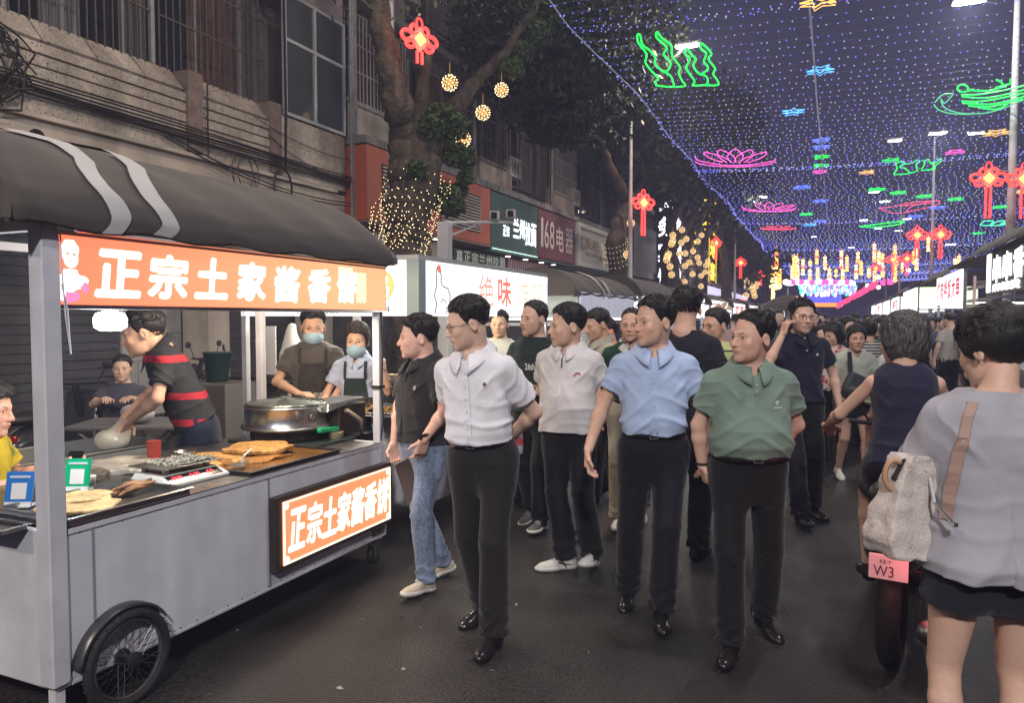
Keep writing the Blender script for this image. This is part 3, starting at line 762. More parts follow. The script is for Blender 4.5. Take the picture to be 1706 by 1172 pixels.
def window_part(par, X, y0, y1, z0, z1, rng, cage=.28, lightbar=False, curtain=None, off=None):
    """window facing the street (+X): frame > pane, curtain, security bars"""
    f = MB(); t = .05
    f.bx(X - .05, X + .02, y0, y1, z0, z0 + t); f.bx(X - .05, X + .02, y0, y1, z1 - t, z1)
    n = max(1, int(round((y1 - y0) / .8)))
    for i in range(n + 1):
        yy = y0 + (y1 - y0 - t) * i / n; f.bx(X - .048, X + .018, yy, yy + t, z0 + t, z1 - t)
    fo = f.build('window', FRAME, par, off=off)
    g = MB(); g.bx(X - .035, X - .025, y0 + .01, y1 - .01, z0 + .01, z1 - .01); g.build('pane', GLASSD, fo, off=off)
    if curtain is not None:
        c = MB(); a = y0 + (y1 - y0) * rng.uniform(.0, .5); b_ = a + (y1 - a) * rng.uniform(.4, 1)
        G = [[(X - .015 + .008 * math.sin(i * 1.7), a + (b_ - a) * i / 30, z) for z in (z0 + .06, z1 - .06)] for i in range(31)]
        c.grid(G); c.build('curtain', curtain, fo, off=off)
    if cage:
        b = MB(); x = X + cage; r = .008; sp = .115
        for i in range(int((y1 - y0 + .1) / sp) + 1):
            yy = y0 - .05 + i * sp; b.bx(x - r, x + r, yy - r, yy + r, z0 - .1, z1 + .05)
        for zz in (z0 - .1, z0 + (z1 - z0) * .33, z0 + (z1 - z0) * .66, z1 + .05):
            b.bx(x - .012, x + .012, y0 - .06, y1 + .06, zz - .012, zz + .012)
        for yy in (y0 - .06, y1 + .06):
            for zz in (z0 - .1, z1 + .05): b.bx(X, x, yy - .01, yy + .01, zz - .011, zz + .011)
            for k in range(1, 3): b.bx(X + cage * k / 3 - r, X + cage * k / 3 + r, yy - r, yy + r, z0 - .1, z1 + .05)
        for k in range(5): b.bx(X, x, y0 + (y1 - y0) * k / 4 - r, y0 + (y1 - y0) * k / 4 + r, z0 - .108, z0 - .095)
        b.build('security_bars', BARL if lightbar else BARM, fo, off=off)
    return fo
def ac_unit(par, X, y, z, off=None):
    m = MB(); m.bx(X, X + .3, y, y + .8, z, z + .55); a = m.build('air_conditioner', ACW, par, off=off, bevel=.015)
    Rm = roty(math.pi / 2); g = MB()
    for r_ in (.05, .11, .17, .22): g.tube([(X + .305, y + .3 + r_ * math.cos(t), z + .275 + r_ * math.sin(t)) for t in np.linspace(0, 6.283, 18, endpoint=False)], .006, 4, closed=True)
    for t in np.linspace(0, 3.14, 6): g.tube([(X + .306, y + .3 + .22 * math.cos(t), z + .275 + .22 * math.sin(t)), (X + .306, y + .3 - .22 * math.cos(t), z + .275 - .22 * math.sin(t))], .005, 3)
    g.build('fan_grille', ACG, a, off=off)
rb = np.random.default_rng(12)
# ---- near building: tiled balcony front
XA = -8.0
offA = (-8.5, 6, 0)
bA = thing('apartment_building', 'old apartment building with grooved speckled tile balcony front behind the pancake cart', 'building', offA)
def part(name, m, fn, par, off, **k):
    mb = MB(); fn(mb); return mb.build(name, m, par, off=off, **k)
YA0, YA1 = 1.0, 10.9
part('wall', DARKW, lambda b: (b.bx(-14, -9.25, YA0, YA1, 0, 19), b.bx(-9.25, -8.7, YA0, YA1, 3.3, 19)), bA, offA)
part('beam', TILEP, lambda b: b.bx(-8.7, -8.03, YA0, YA1, 3.22, 3.78), bA, offA, bevel=.01)
part('ledge', TILEP, lambda b: b.bx(-8.6, -7.95, YA0, YA1 - .3, 3.783, 3.83), bA, offA)
# the grooved parapet: each course of tiles, and each slab of the sloping cap, is a piece of its own
zc_ = [3.833, 4.10, 4.235, 4.37, 4.505, 4.64]
ys = [1.0, 2.9, 4.6, 6.25, 7.42]
seg_edges = [(1.0, 7.40), (7.66, 8.98), (9.22, 10.9)]
for i in range(5):
    for (a, b_) in seg_edges[:2]:
        part('tile_course', TILE, lambda m: m.bx(-8.4, -8.0 - .006 * (i % 2), a, b_, zc_[i], zc_[i + 1] - .022), bA, offA, bevel=.006)
part('parapet_core', PIER, lambda m: m.bx(-8.42, -8.03, YA0, 9.2, 3.835, 4.63), bA, offA)
for a, b_ in ((7.40, 7.66), (8.98, 9.22)): part('pier', PIER, lambda m: m.bx(-8.4, -7.96, a + .004, b_ - .004, 3.85, 4.93), bA, offA, bevel=.008)
caps = [1.0, 4.05, 5.30, 6.05, 6.75, 7.38]
caps = [1.0, 2.4, 3.6, 4.62, 5.46, 6.13, 6.78, 7.38, 7.68, 8.3, 8.96]
for a, b_ in zip(caps[:-1], caps[1:]):
    if b_ - a < .35: continue
    V = [(-8.0, a + .012, 4.655), (-8.0, b_ - .012, 4.655), (-8.26, b_ - .012, 4.95), (-8.26, a + .012, 4.95)]
    mb = MB(); mb.add(V + [(x - .08, y, z - .06) for x, y, z in V], [(0, 1, 2, 3), (7, 6, 5, 4), (0, 4, 5, 1), (1, 5, 6, 2), (2, 6, 7, 3), (3, 7, 4, 0)]); mb.build('cap_tile', TILE, bA, off=offA)
part('balcony_floor', CONC, lambda m: m.bx(-8.7, -8.30, YA0, 9.2, 4.80, 4.86), bA, offA)
for k in range(4):
    z0 = 5.0 + k * 3.1
    if k: part('parapet', PINKW if k % 2 else TILE, lambda m: m.bx(-8.7, -8.15, YA0, 9.2, z0 - 1.15, z0 - .1), bA, offA)
    for (a, b_) in ((1.4, 3.0), (3.3, 5.1), (5.3, 7.0), (7.25, 9.1)):
        window_part(bA, -8.66, a, b_, z0, z0 + 1.85, rb, cage=.42 if k == 0 else .35, curtain=[CURT, CURT2, None][rb.integers(3)], off=offA, lightbar=(k == 0 and a > 3 and a < 4))
    for yy in (3.15, 5.2, 7.1): part('frame_post', PIPE, lambda m: m.bx(-8.32, -8.27, yy, yy + .06, z0 - .04, z0 + 1.9), bA, offA)
# glazed balcony bay
part('bay_wall', TILE, lambda m: m.bx(-8.7, -7.98, 9.24, 10.85, 3.84, 4.78), bA, offA, bevel=.01)
part('bay_wall', PINKW, lambda m: m.bx(-8.7, -8.0, 9.24, 10.85, 6.75, 19), bA, offA)
bf = MB()
for yy in (9.28, 10.0, 10.78): bf.bx(-8.0, -7.94, yy, yy + .05, 4.8, 6.72)
for zz in (4.8, 5.95, 6.67): bf.bx(-8.0, -7.941, 9.30, 10.8, zz, zz + .05)
bfo = bf.build('bay_window', mat('alu_frame', (.40, .41, .41), rough=.4, metal=.4), bA, off=offA)
part('pane', mat('bay_glass', (.05, .06, .065), rough=.06, spec=1.), lambda m: m.bx(-7.975, -7.965, 9.31, 10.8, 4.83, 6.70), bfo, offA)
for i in range(3): part('downpipe', PIPE, lambda m: m.tube([(-7.9, 10.93 + .07 * i, 2.4), (-7.9, 10.93 + .07 * i, 13)], .028, 6), bA, offA)
part('roof_slab', CONC, lambda m: m.bx(-14.2, -7.8, YA0 - .1, YA1 + .1, 19, 19.3), bA, offA)
# cables on the front, coils
cb = MB(); rr = np.random.default_rng(3)
for i in range(6):
    z = 4.02 + .03 * i; pts = [(-7.93 + .01 * i, y, z + .012 * math.sin(y * 1.3 + i) - .012 * y + .05) for y in np.linspace(1.5, 10.9, 28)]
    cb.tube(pts, .011, 4)
for i in range(2): cables(cb, (-7.95, 8.6 + .3 * i, 4.6 - .2 * i), (-7.9, 10.95, 4.4 - .3 * i), .10 + .06 * i, .007)
for i in range(2): cables(cb, (-7.95, 7.0, 3.95 + .05 * i), (-7.9, 10.95, 3.6 + .05 * i), .18, .010)
cb.tube([(-7.93, 9.25, 3.9), (-7.93, 9.28, 4.9), (-7.94, 9.27, 7.2)], .02, 5)
cb.tube([(-7.93, 7.7, 3.85), (-7.95, 7.72, 4.8), (-7.98, 8.0, 5.0)], .012, 5)
for i in range(2):
    yy = 8.3 + .12 * i; cb.tube([(-7.9, yy + .21 * math.cos(t), 3.72 + .26 * math.sin(t)) for t in np.linspace(0, 6.283, 20, endpoint=False)], .010, 4, closed=True)
cb.tube([(-7.9, 9.15 + .20 * math.cos(t), 3.66 + .27 * math.sin(t)) for t in np.linspace(0, 6.283, 20, endpoint=False)], .018, 5, closed=True)
for i in range(4): cb.tube([(-7.9, 5.30 + (.055 + .012 * i) * math.cos(t), 3.55 + (.055 + .012 * i) * math.sin(t)) for t in np.linspace(0, 6.283, 16, endpoint=False)], .009, 4, closed=True)
for i in range(9): cb.tube([(-7.88 + rr.uniform(-.02, .05), 4.75 + rr.uniform(-.1, .1) + (.25 + .03 * i) * math.cos(t), 4.22 + rr.uniform(-.1, .1) + (.28 + .02 * i) * math.sin(t)) for t in np.linspace(0, 6.283, 20, endpoint=False)], .012, 4, closed=True)
cb.build('cable_run', WIRE, bA, off=offA)
# shop interiors under the building
for a in (5.0, 8.4):
    sh_ = part('shutter', mat('shutter_grey', (.07, .07, .075), rough=.6, noise=(3, .2)), lambda m: m.bx(-9.245, -9.235, a, a + 2.2, .1, 2.9), bA, offA)
    for k in range(23): part('slat', MATS['shutter_grey'], lambda m: m.bx(-9.234, -9.17 - .02 * (k % 2), a, a + 2.2, .1 + k * .12, .21 + k * .12), sh_, offA)
for j in range(4):
    for k in range(7): part('wall_tile', mat('wall_tile_white', (.42, .41, .38), rough=.4, noise=(2, .25)), lambda m: m.bx(-9.24, -9.2 - .003 * ((j + k) % 2), 7.3 + .26 * j, 7.55 + .26 * j, .2 + .4 * k, .59 + .4 * k), bA, offA)
for a in (1.6, 4.6, 7.95, 10.4): part('column', TILEP, lambda m: m.bx(-8.75, -8.25, a, a + .4, .1, 3.21), bA, offA)
tl = MB(); tl.bx(-8.9, -8.8, 5.2, 6.4, 3.12, 3.16)

# ---- second building: shop signs and barred flats
offB = (-9, 20, 0)
bB = thing('apartment_building', 'dark block of barred flats above the row of orange, teal and maroon shop signs', 'building', offB)
part('wall', DARKW, lambda m: m.bx(-14, -8.6, 10.95, 29.4, 0, 18.5), bB, offB)
for i in range(29): part('ledge_tile', CONC, lambda m: m.bx(-8.6, -7.62, 10.95 + .62 * i, 11.54 + .62 * i, 4.70, 4.84 + .01 * (i % 3)), bB, offB, bevel=.01)
part('recess_shade_slab', mat('recess_shade', (.045, .043, .04), rough=.7, noise=(2, .4)), lambda m: m.bx(-9, -8.598, 11, 29.3, .12, 3.2), bB, offB)  # flat dark slab on the wall; recess shade is put into its colour
for k in range(5):
    z0 = 5.35 + k * 2.75
    part('storey_slab', CONC, lambda m: m.bx(-8.6, -8.25, 10.95, 29.4, z0 - .55, z0 - .40), bB, offB)
    for a in (11.4, 16.9, 22.2): part('parapet', PINKW if k % 2 else TILEP, lambda m: m.bx(-8.6, -8.32, a, a + 2.0, z0 - .398, z0 + .35), bB, offB)
    for a in (11.2, 13.9, 16.6, 19.3, 22.0, 24.7, 27.2):
        w = rb.uniform(1.7, 2.3)
        window_part(bB, -8.57, a, a + w, z0 + (.36 if a in (11.2, 16.6, 22.0) else .0), z0 + 1.85, rb, cage=rb.choice([.32, .38, .30]), lightbar=rb.random() < .35, curtain=[CURT, CURT2, None][rb.integers(3)], off=offB)
    for a in (13.3, 18.8, 24.1): ac_unit(bB, -8.58, a - .1, z0 + .0 + .3 * rb.random(), off=offB)
for y in (16.35, 21.7, 26.9, 29.2): part('downpipe', PIPE, lambda m: m.tube([(-8.2, y, 4.9), (-8.2, y, 18)], .05, 6), bB, offB)
part('roof_slab', CONC, lambda m: m.bx(-14.2, -8, 10.9, 29.5, 18.5, 18.8), bB, offB)
part('soffit', mat('soffit_green_lit', (.10, .17, .14), rough=.5), lambda m: m.bx(-8.6, -7.63, 16.1, 22.3, 3.24, 3.27), bB, offB)  # green light on this soffit is put into its base colour
part('soffit', mat('pink_soffit', (.30, .19, .17), rough=.5), lambda m: m.bx(-8.6, -7.63, 11, 16.08, 3.32, 3.35), bB, offB)
dl = glow('downlight_glow', (1., .97, .9), 6.)
for y in (12.9, 14.0, 17.8, 19.0, 20.2, 21.2):
    z = 3.315 if y < 16.1 else 3.236
    o = part('downlight', dl, lambda m: m.lathe([(.07, 0), (.075, -.006), (.0, -.007)], 12, (-7.95, y, z)), bB, offB)
    if y in (14.0, 19.0): lamp_light((-8.0, y, z - .08), 6, (1, .95, .85), .06, 'SPOT', (0, 0, 0), 150)
# shop signs
def signbox(name, label, y0, y1, z0, z1, col, X=-7.62, depth=.9, rough=.5, frame=None):
    r = thing(name, label, 'sign', (X, (y0 + y1) / 2, z0)); off = (X, (y0 + y1) / 2, z0)
    m = MB(); m.bx(X - depth, X, y0 + .01, y1 - .01, z0, z1); m.build('board', mat(name + str(round(y0)) + '_panel', col, rough=rough, noise=(1.2, .1)), r, off=off, bevel=.008)
    return r, off
ORG = (.50, .115, .055)
so, off = signbox('shop_sign', 'wide orange shop signboard with slatted grilles behind the wrapped tree', 10.98, 16.05, 3.36, 4.68, ORG)
SLAT = mat('sign_slat', (.50, .42, .38), rough=.5); DK = mat('sign_gap', (.05, .025, .02), rough=.8)
for a, b_ in ((11.45, 13.1), (13.6, 15.5)):
    part('slat_gap', DK, lambda m: m.bx(-7.62, -7.612, a, b_, 3.58, 4.42), so, off)
    for k in range(12): part('slat', SLAT, lambda m: m.bx(-7.611, -7.585, a + .02, b_ - .02, 3.60 + .068 * k, 3.632 + .068 * k), so, off)
part('ring_logo', SLAT, lambda m: (m.tube([(-7.57, 12.15 + .30 * math.cos(t), 4.02 + .30 * math.sin(t)) for t in np.linspace(0, 6.283, 28, endpoint=False)], .022, 5, closed=True), m.tube([(-7.575, 12.2 + .13 * math.cos(t), 4.02 + .16 * math.sin(t)) for t in np.linspace(.6, 5.6, 14)], .02, 5)), so, off)
so, off = signbox('shop_sign', 'teal noodle shop sign with glowing white Chinese characters', 16.07, 19.08, 3.28, 4.66, (.035, .10, .085))
WHG = glow('white_letter_glow', (.93, .97, 1.), 2.2)
mb = MB()
for i, ch in enumerate('兰州拉面'): text_on(mb, ch, (-7.605, 17.38 + .40 * i, 3.66 + (.02 if i < 2 else -.10)), (0, 1, 0), (0, 0, 1), .34, .50 if i < 2 else .60, .035)
for i, ch in enumerate('正宗'): text_on(mb, ch, (-7.605, 16.75 + .20 * i, 3.66), (0, 1, 0), (0, 0, 1), .17, .26, .03)
mb.build('lettering', WHG, so, off=off)
part('light_strip', glow('green_strip', (.6, .9, .75), 1.4), lambda m: m.bx(-7.61, -7.59, 16.1, 19.0, 3.285, 3.305), so, off)
so, off = signbox('shop_sign', 'maroon shop sign reading 168 in pale figures and two Chinese characters', 19.10, 22.28, 3.30, 4.66, (.14, .035, .045))
mb = MB(); PALE = mat('pale_letter', (.62, .58, .55), rough=.5)
for ch, y, w, h, z in (('1', 19.28, .18, .80, 3.62), ('6', 19.55, .36, .80, 3.60), ('8', 19.98, .36, .80, 3.60), ('电', 20.52, .62, .72, 3.60), ('器', 21.32, .66, .76, 3.60)): text_on(mb, ch, (-7.605, y, z), (0, 1, 0), (0, 0, 1), w, h, .012)
mb.build('lettering', PALE, so, off=off)
so, off = signbox('shop_sign', 'cream framed shop sign with small raised dark gold lettering', 22.32, 26.9, 3.28, 4.66, (.42, .42, .36))
part('frame', mat('sign_frame_cream', (.50, .52, .46), rough=.5), lambda m: (m.bx(-7.61, -7.53, 22.33, 26.88, 4.52, 4.66), m.bx(-7.61, -7.53, 22.33, 26.88, 3.28, 3.42), m.bx(-7.61, -7.532, 22.33, 22.55, 3.42, 4.52), m.bx(-7.61, -7.532, 26.6, 26.88, 3.42, 4.52)), so, off)
mb = MB(); GOLD = mat('dark_gold', (.16, .13, .05), rough=.4, metal=.5)
text_on(mb, 'C', (-7.600, 22.8, 3.85), (0, 1, 0), (0, 0, 1), .42, .42, .05); text_on(mb, '顺心美业', (-7.600, 23.3, 3.88), (0, 1, 0), (0, 0, 1), 1.5, .40, .02)
text_on(mb, 'BEAUTY CENTER', (-7.600, 23.3, 3.68), (0, 1, 0), (0, 0, 1), 1.3, .12, .02); text_on(mb, '美容美体', (-7.600, 24.75, 3.60), (0, 1, 0), (0, 0, 1), .9, .17, .02)
mb.build('lettering', GOLD, so, off=off)
so, off = signbox('shop_banner', 'dark strip sign with pale Chinese noodle lettering under the teal sign', 14.7, 17.6, 2.86, 3.20, (.03, .04, .035), X=-7.9, depth=.1)
mb = MB()
for i, ch in enumerate('真正宗兰州拉面'): text_on(mb, ch, (-7.885, 14.8 + .39 * i, 2.90), (0, 1, 0), (0, 0, 1), .33, .26, .01)
mb.build('lettering', mat('pale_green_letter', (.45, .50, .42), rough=.5, emis=(.5, .55, .45), es=.25), so, off=off)
so, off = signbox('shop_banner', 'red and white striped shop front box under the maroon sign', 17.65, 20.7, 2.84, 3.20, (.30, .06, .07), X=-7.9, depth=.1)
for i in range(20): part('stripe', mat('stripe_white', (.55, .45, .45), rough=.6), lambda m: m.bx(-7.899, -7.885, 17.72 + .15 * i, 17.78 + .15 * i, 2.88, 3.16), so, off)
so, off = signbox('menu_board', 'cream shop front board with food pictures behind the wrapped tree', 11.6, 14.5, 2.72, 3.24, (.38, .33, .25), X=-7.9, depth=.1)
for i in range(3): part('food_picture', mat('bowl_print', (.16, .10, .06), rough=.5, noise=(14, .5)), lambda m: m.lathe([(.20, .0), (.19, .008), (.0, .01)], 16, (-7.899, 12.1 + .72 * i, 2.98), roty(math.pi / 2)), so, off)

# ---- third and fourth buildings
def far_building(label, Y0, Y1, X, H, m1, m2, seed):
    off = (X - 2, (Y0 + Y1) / 2, 0); b = thing('apartment_building', label, 'building', off); rg_ = np.random.default_rng(seed)
    sx = 1 if X < 0 else -1
    part('wall', m1, lambda m: m.bx(X - 6 * sx, X, Y0, Y1, 0, H), b, off)
    k = 0; z = 4.4
    while z < H - 2:
        part('storey_band', m2, lambda m: m.bx(X, X + .35 * sx, Y0, Y1, z - 1.0, z - .1), b, off)
        y = Y0 + .7
        while y < Y1 - 2:
            w = rg_.uniform(1.4, 2.2)
            if sx > 0: window_part(b, X + .02, y, y + w, z, z + 1.6, rg_, cage=.3 if rg_.random() < .7 else 0, lightbar=rg_.random() < .3, off=off)
            else: part('window', GLASSD, lambda m: m.bx(X - .03, X + .03, y, y + w, z, z + 1.6), b, off)
            y += w + rg_.uniform(.5, 1.3)
        z += 3.0
    part('roof_slab', CONC, lambda m: m.bx(X - 6.2 * sx, X + .4 * sx, Y0 - .1, Y1 + .1, H, H + .3), b, off)
    return b, off
b3, o3 = far_building('brown tiled building with narrow canopies beyond the cream sign', 29.6, 41, -8.2, 16, mat('brown_tile', (.20, .15, .13), rough=.7, noise=(2, .2)), mat('brown_band', (.16, .13, .12), rough=.7, noise=(2, .3)), 4)
for i in range(40): part('screen_slat', BARL, lambda m: m.bx(-7.80, -7.76, 30.2 + .13 * i, 30.24 + .13 * i, 3.7, 5.6), b3, o3)
b4, o4 = far_building('plum coloured building behind the tall yellow lit sign', 41.2, 60, -7.4, 14, mat('plum_wall', (.15, .10, .12), rough=.7, noise=(2, .3)), mat('plum_band', (.12, .09, .10), rough=.7, noise=(2, .3)), 5)
b5, o5 = far_building('dark distant block at the far left end of the street', 61, 100, -7.6, 11, DARKW, CONC, 6)
b6, o6 = far_building('low dark block behind the right hand row of stalls', 22, 60, 14.5, 6.5, DARKW, CONC, 8)
b7, o7 = far_building('low dark block far along the right side of the street', 62, 120, 13, 6, DARKW, CONC, 9)
# tall lit signs on those fronts
def vsign(label, y0, y1, z0, z1, X, back, glyphs, gm, bw=.25, border=None):
    off = (X, y0, z0); r = thing('vertical_sign', label, 'sign', off)
    part('board', back, lambda m: m.bx(X - bw, X, y0, y1, z0, z1), r, off)
    mb = MB(); n = len(glyphs); h = (z1 - z0) / n
    for i, ch in enumerate(glyphs):
        text_on(mb, ch, (X + .005, y0 + (y1 - y0) * .14, z1 - (i + 1) * h + h * .12), (0, 1, 0), (0, 0, 1), (y1 - y0) * .72, h * .76, .03)
        text_on(mb, ch, (X - bw + .02, y0 - .006, z1 - (i + 1) * h + h * .12), (1, 0, 0), (0, 0, 1), bw * .85, h * .76, .03)
    mb.build('lettering', gm, r, off=off)
    if border: part('light_border', border, lambda m: (m.bx(X - .0, X + .02, y0 - .05, y0, z0, z1), m.bx(X, X + .02, y1, y1 + .05, z0, z1)), r, off)
YG = glow('yellow_sign_glow', (1., .66, .06), 1.8); OG = glow('orange_sign_glow', (1., .30, .04), 1.6)
vsign('tall yellow and orange lit vertical sign with gold characters behind the light ball trees', 41.5, 44.0, 3.6, 8.6, -6.5, mat('sign_back_red', (.10, .02, .015)), '福禄寿喜', YG, .9, YG)
vsign('narrow vertical sign with glowing white characters between the light ball trees', 34.3, 35.9, 2.9, 7.6, -6.9, mat('sign_back_dark', (.03, .03, .035)), '商务宾馆', glow('white_sign_glow', (.9, .85, 1.), 2.6), .8)
mb = MB(); 
for i in range(5): mb.bx(-7.3, -6.4, 40 + i * 4, 43.6 + i * 4, 3.0 - .02 * i, 3.35 - .02 * i)
tag(mb.build('lit_shop_fascia', mat('fascia_lit', (.2, .2, .2), emis=(.75, .7, 1.), es=.9, streak=(3, .5, (1, .3, 6)))), 'long pale lit shop fascia low on the plum building', 'sign')
vsign('small red lit shop sign low beyond the left stalls', 47, 52, 2.35, 2.8, -5.6, mat('sign_back_dark2', (.03, .02, .02)), '美', glow('red_letter_glow', (1., .1, .06), 2.), .2)
# ================================================================== trees, lamps, strings of light
BARK = mat('bark', (.075, .06, .045), rough=.9, noise=(5, .35), streak=(3, .5, (3, 3, .6)), bump=(14, 1., .05))
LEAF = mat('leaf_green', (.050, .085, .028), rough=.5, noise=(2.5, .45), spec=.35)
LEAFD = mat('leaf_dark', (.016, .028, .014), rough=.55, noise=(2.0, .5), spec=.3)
WARML = glow('warm_led', (1., .72, .36), 3.); WARM2 = glow('warm_led_soft', (1., .50, .14), .7); WARMW = glow('warm_white_led', (1., .74, .40), 3.2)
def leaves(mb, rng, centres, n, size):
    C = np.array([c[:3] for c in centres]); Rr = np.array([c[3] for c in centres]); idx = rng.integers(0, len(C), n)
    d = rng.normal(size=(n, 3)); d /= np.linalg.norm(d, axis=1)[:, None]
    P = C[idx] + d * (Rr[idx] * rng.uniform(.35, 1.05, n) ** .6)[:, None] * np.array([1, 1, .75])
    a = rng.normal(size=(n, 3)); a /= np.linalg.norm(a, axis=1)[:, None]; b = np.cross(a, rng.normal(size=(n, 3))); b /= np.linalg.norm(b, axis=1)[:, None]
    s = (size * rng.uniform(.6, 1.4, n))[:, None]
    V = np.stack([P - a * s, P + b * s * .42, P + a * s, P - b * s * .42], 1).reshape(-1, 3)
    return V, np.arange(n * 4).reshape(n, 4)
def tree(label, limbs, crown, nleaf, size, seed, ferns=None, wrap=None, group='street trees along the left pavement', leafm=LEAF):
    rng = np.random.default_rng(seed); base = np.array(limbs[0][0][0]); off = (base[0], base[1], 0)
    t = thing('tree', label, 'tree', off, 0, group)
    for i, (pts, rad) in enumerate(limbs):
        mb = MB(); P = [np.array(p, float) for p in pts]
        Q = []; Rr = []
        for k in range(len(P) - 1):
            for u in np.linspace(0, 1, 6, endpoint=(k == len(P) - 2)):
                q = P[k] + (P[k + 1] - P[k]) * u; r_ = rad[k] + (rad[k + 1] - rad[k]) * u
                Q.append(q + rng.normal(size=3) * .03 * (rad[0] * 2.2)); Rr.append(r_ * rng.uniform(.9, 1.12))
        mb.tube(Q, Rr, 14 if i == 0 else 9)
        V = mb.v[0]; mb.v[0] = V + .04 * Rr[0] * np.sin(V[:, [2, 0, 1]] * 17 + seed)
        mb.build('trunk' if i == 0 else 'limb', BARK, t, smooth=True, off=off)
    if crown:
        V, Fq = leaves(None, rng, crown, nleaf, size); mesh_obj('crown', V, Fq, leafm, t, off=off)
    if ferns:
        V, Fq = leaves(None, rng, ferns, 2600, .055); mesh_obj('fern_growth', V, Fq, LEAF, t, off=off)
    if wrap:
        mb = MB(); wires = MB()
        for (p0, p1, r0, r1, n_, tw) in wrap:
            p0 = np.array(p0, float); p1 = np.array(p1, float); ax = norm(p1 - p0); u = norm(np.cross(ax, (1, 0, .1))); w = np.cross(ax, u); W = []
            for k in range(n_):
                f = k / n_; th = f * tw * 2 * math.pi; rr_ = (r0 + (r1 - r0) * f) * 1.04 + rng.uniform(0, .03)
                q = p0 + (p1 - p0) * (f + rng.uniform(-.01, .01)) + rr_ * (math.cos(th) * u + math.sin(th) * w); W.append(q); mb.oct(q, .0092)
            wires.tube(W, .004, 3)
        mb.build('fairy_lights', WARML, t, off=off); wires.build('light_wire', WIRE, t, off=off)
    return t, off
XT = -6.0
def T(px, py, dx=0.): 
    p = onX(px, py, XT); p[0] += dx; return p
t1b = T(676, 470); t1b[2] = 0
tree('big old street tree with fern covered trunk wrapped in fairy lights', [
    ([t1b, T(672, 430), T(678, 385), T(686, 330), T(690, 270), T(690, 225)], [.28, .22, .27, .37, .40, .34]),
    ([T(690, 250), T(668, 190), T(650, 120), T(634, 40), T(622, -60), T(600, -220)], [.26, .23, .19, .16, .14, .08]),
    ([T(705, 240), T(730, 205), T(762, 175), T(795, 135), T(815, 85, .4), T(836, 20, .7), T(860, -90, 1.0)], [.22, .17, .15, .11, .085, .07, .04]),
    ([T(716, 240), T(722, 215), T(738, 188)], [.12, .09, .05]),
    ([T(690, 240), T(700, 180), T(706, 130), T(720, 60)], [.16, .12, .09, .05])],
    [(*T(838, 62, .6), .42), (*T(848, 35, .7), .36), (*T(812, 120, .5), .22), (*T(826, 95, .5), .26), (*T(858, 20, .8), .30), (*T(760, -80), 1.6), (*T(620, -120), 1.6), (*T(850, -90, .5), 1.3), (*T(722, 330, .2), .30), (*T(735, 345, .2), .22), (*T(745, 320, .2), .16)],
    4200, .060, 3, ferns=[(*T(712, 215, .45), .30), (*T(722, 262, .45), .26), (*T(700, 200, .4), .28), (*T(735, 300, .45), .14), (*T(745, 270, .4), .12), (*T(680, 215, .4), .22), (*T(665, 285, .3), .16)],
    wrap=[(T(672, 430), T(684, 330), .28, .44, 230, 9), (T(676, 400), T(692, 300), .38, .46, 90, 7), (T(655, 360), T(640, 395), .30, .22, 90, 6), (T(700, 325), T(702, 300), .44, .43, 40, 4)])
t2b = T(1040, 470); t2b[2] = 0
tree('street tree with light wrapped lower trunk beside the cream sign', [
    ([t2b, T(1030, 440), T(1024, 410), T(1030, 375), T(1046, 345), T(1052, 328)], [.30, .28, .26, .24, .22, .20]),
    ([T(1050, 335), T(1030, 305), T(1012, 268), T(996, 215), T(985, 140)], [.18, .15, .12, .09, .06]),
    ([T(1050, 335), T(1072, 318), T(1092, 290), T(1120, 250), T(1130, 180)], [.18, .15, .12, .09, .05])],
    [(*T(960, 150), 2.0), (*T(900, 110), 1.7), (*T(1010, 90), 2.4), (*T(930, 200), .8), (*T(1040, 150), 1.5), (*T(880, 40), 1.7), (*T(985, 10), 2.6), (*T(1090, 230), 1.3), (*T(1080, 130), 2.0)],
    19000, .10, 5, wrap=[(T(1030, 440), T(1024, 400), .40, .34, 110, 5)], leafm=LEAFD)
for (px, lab, dr, sd) in ((1122, 'leaning street tree hung with glowing light balls, first of the pair', -1, 7), (1168, 'forked street tree hung with glowing light balls, in front of the yellow sign', 1, 8)):
    b = T(px, 500); b[2] = 0
    tree(lab, [([b, T(px - 4, 470), T(px - 8 + (0 if dr < 0 else 8), 420), T(px + 2, 390)], [.42, .40, .34, .26]),
               ([T(px, 400), T(px + 10 * dr * -1 * 0 - 6, 370), T(px + 18, 330), T(px + 10, 280)], [.24, .2, .14, .08]),
               ([T(px, 400), T(px + 24, 375), T(px + 40, 345), T(px + 58, 310)], [.22, .18, .12, .06])],
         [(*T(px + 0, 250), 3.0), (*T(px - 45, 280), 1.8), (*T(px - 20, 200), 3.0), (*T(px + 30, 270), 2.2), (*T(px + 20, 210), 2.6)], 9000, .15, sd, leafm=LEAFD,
         wrap=[(T(px - 2, 480), T(px - 4, 420), .45, .38, 130, 6)])
b = T(1253, 505); b[2] = 0
tree('small far street tree dotted with light balls', [([b, T(1253, 490), T(1252, 465)], [.35, .3, .22]), ([T(1252, 468), T(1245, 450), T(1240, 440)], [.2, .14, .06]), ([T(1252, 468), T(1260, 452), T(1264, 440)], [.2, .14, .06])],
     [(*T(1238, 420), 3.0), (*T(1256, 425), 2.5), (*T(1225, 400), 4.), (*T(1246, 395), 3)], 5000, .25, 9, leafm=LEAFD)
b = T(1215, 505); b[2] = 0
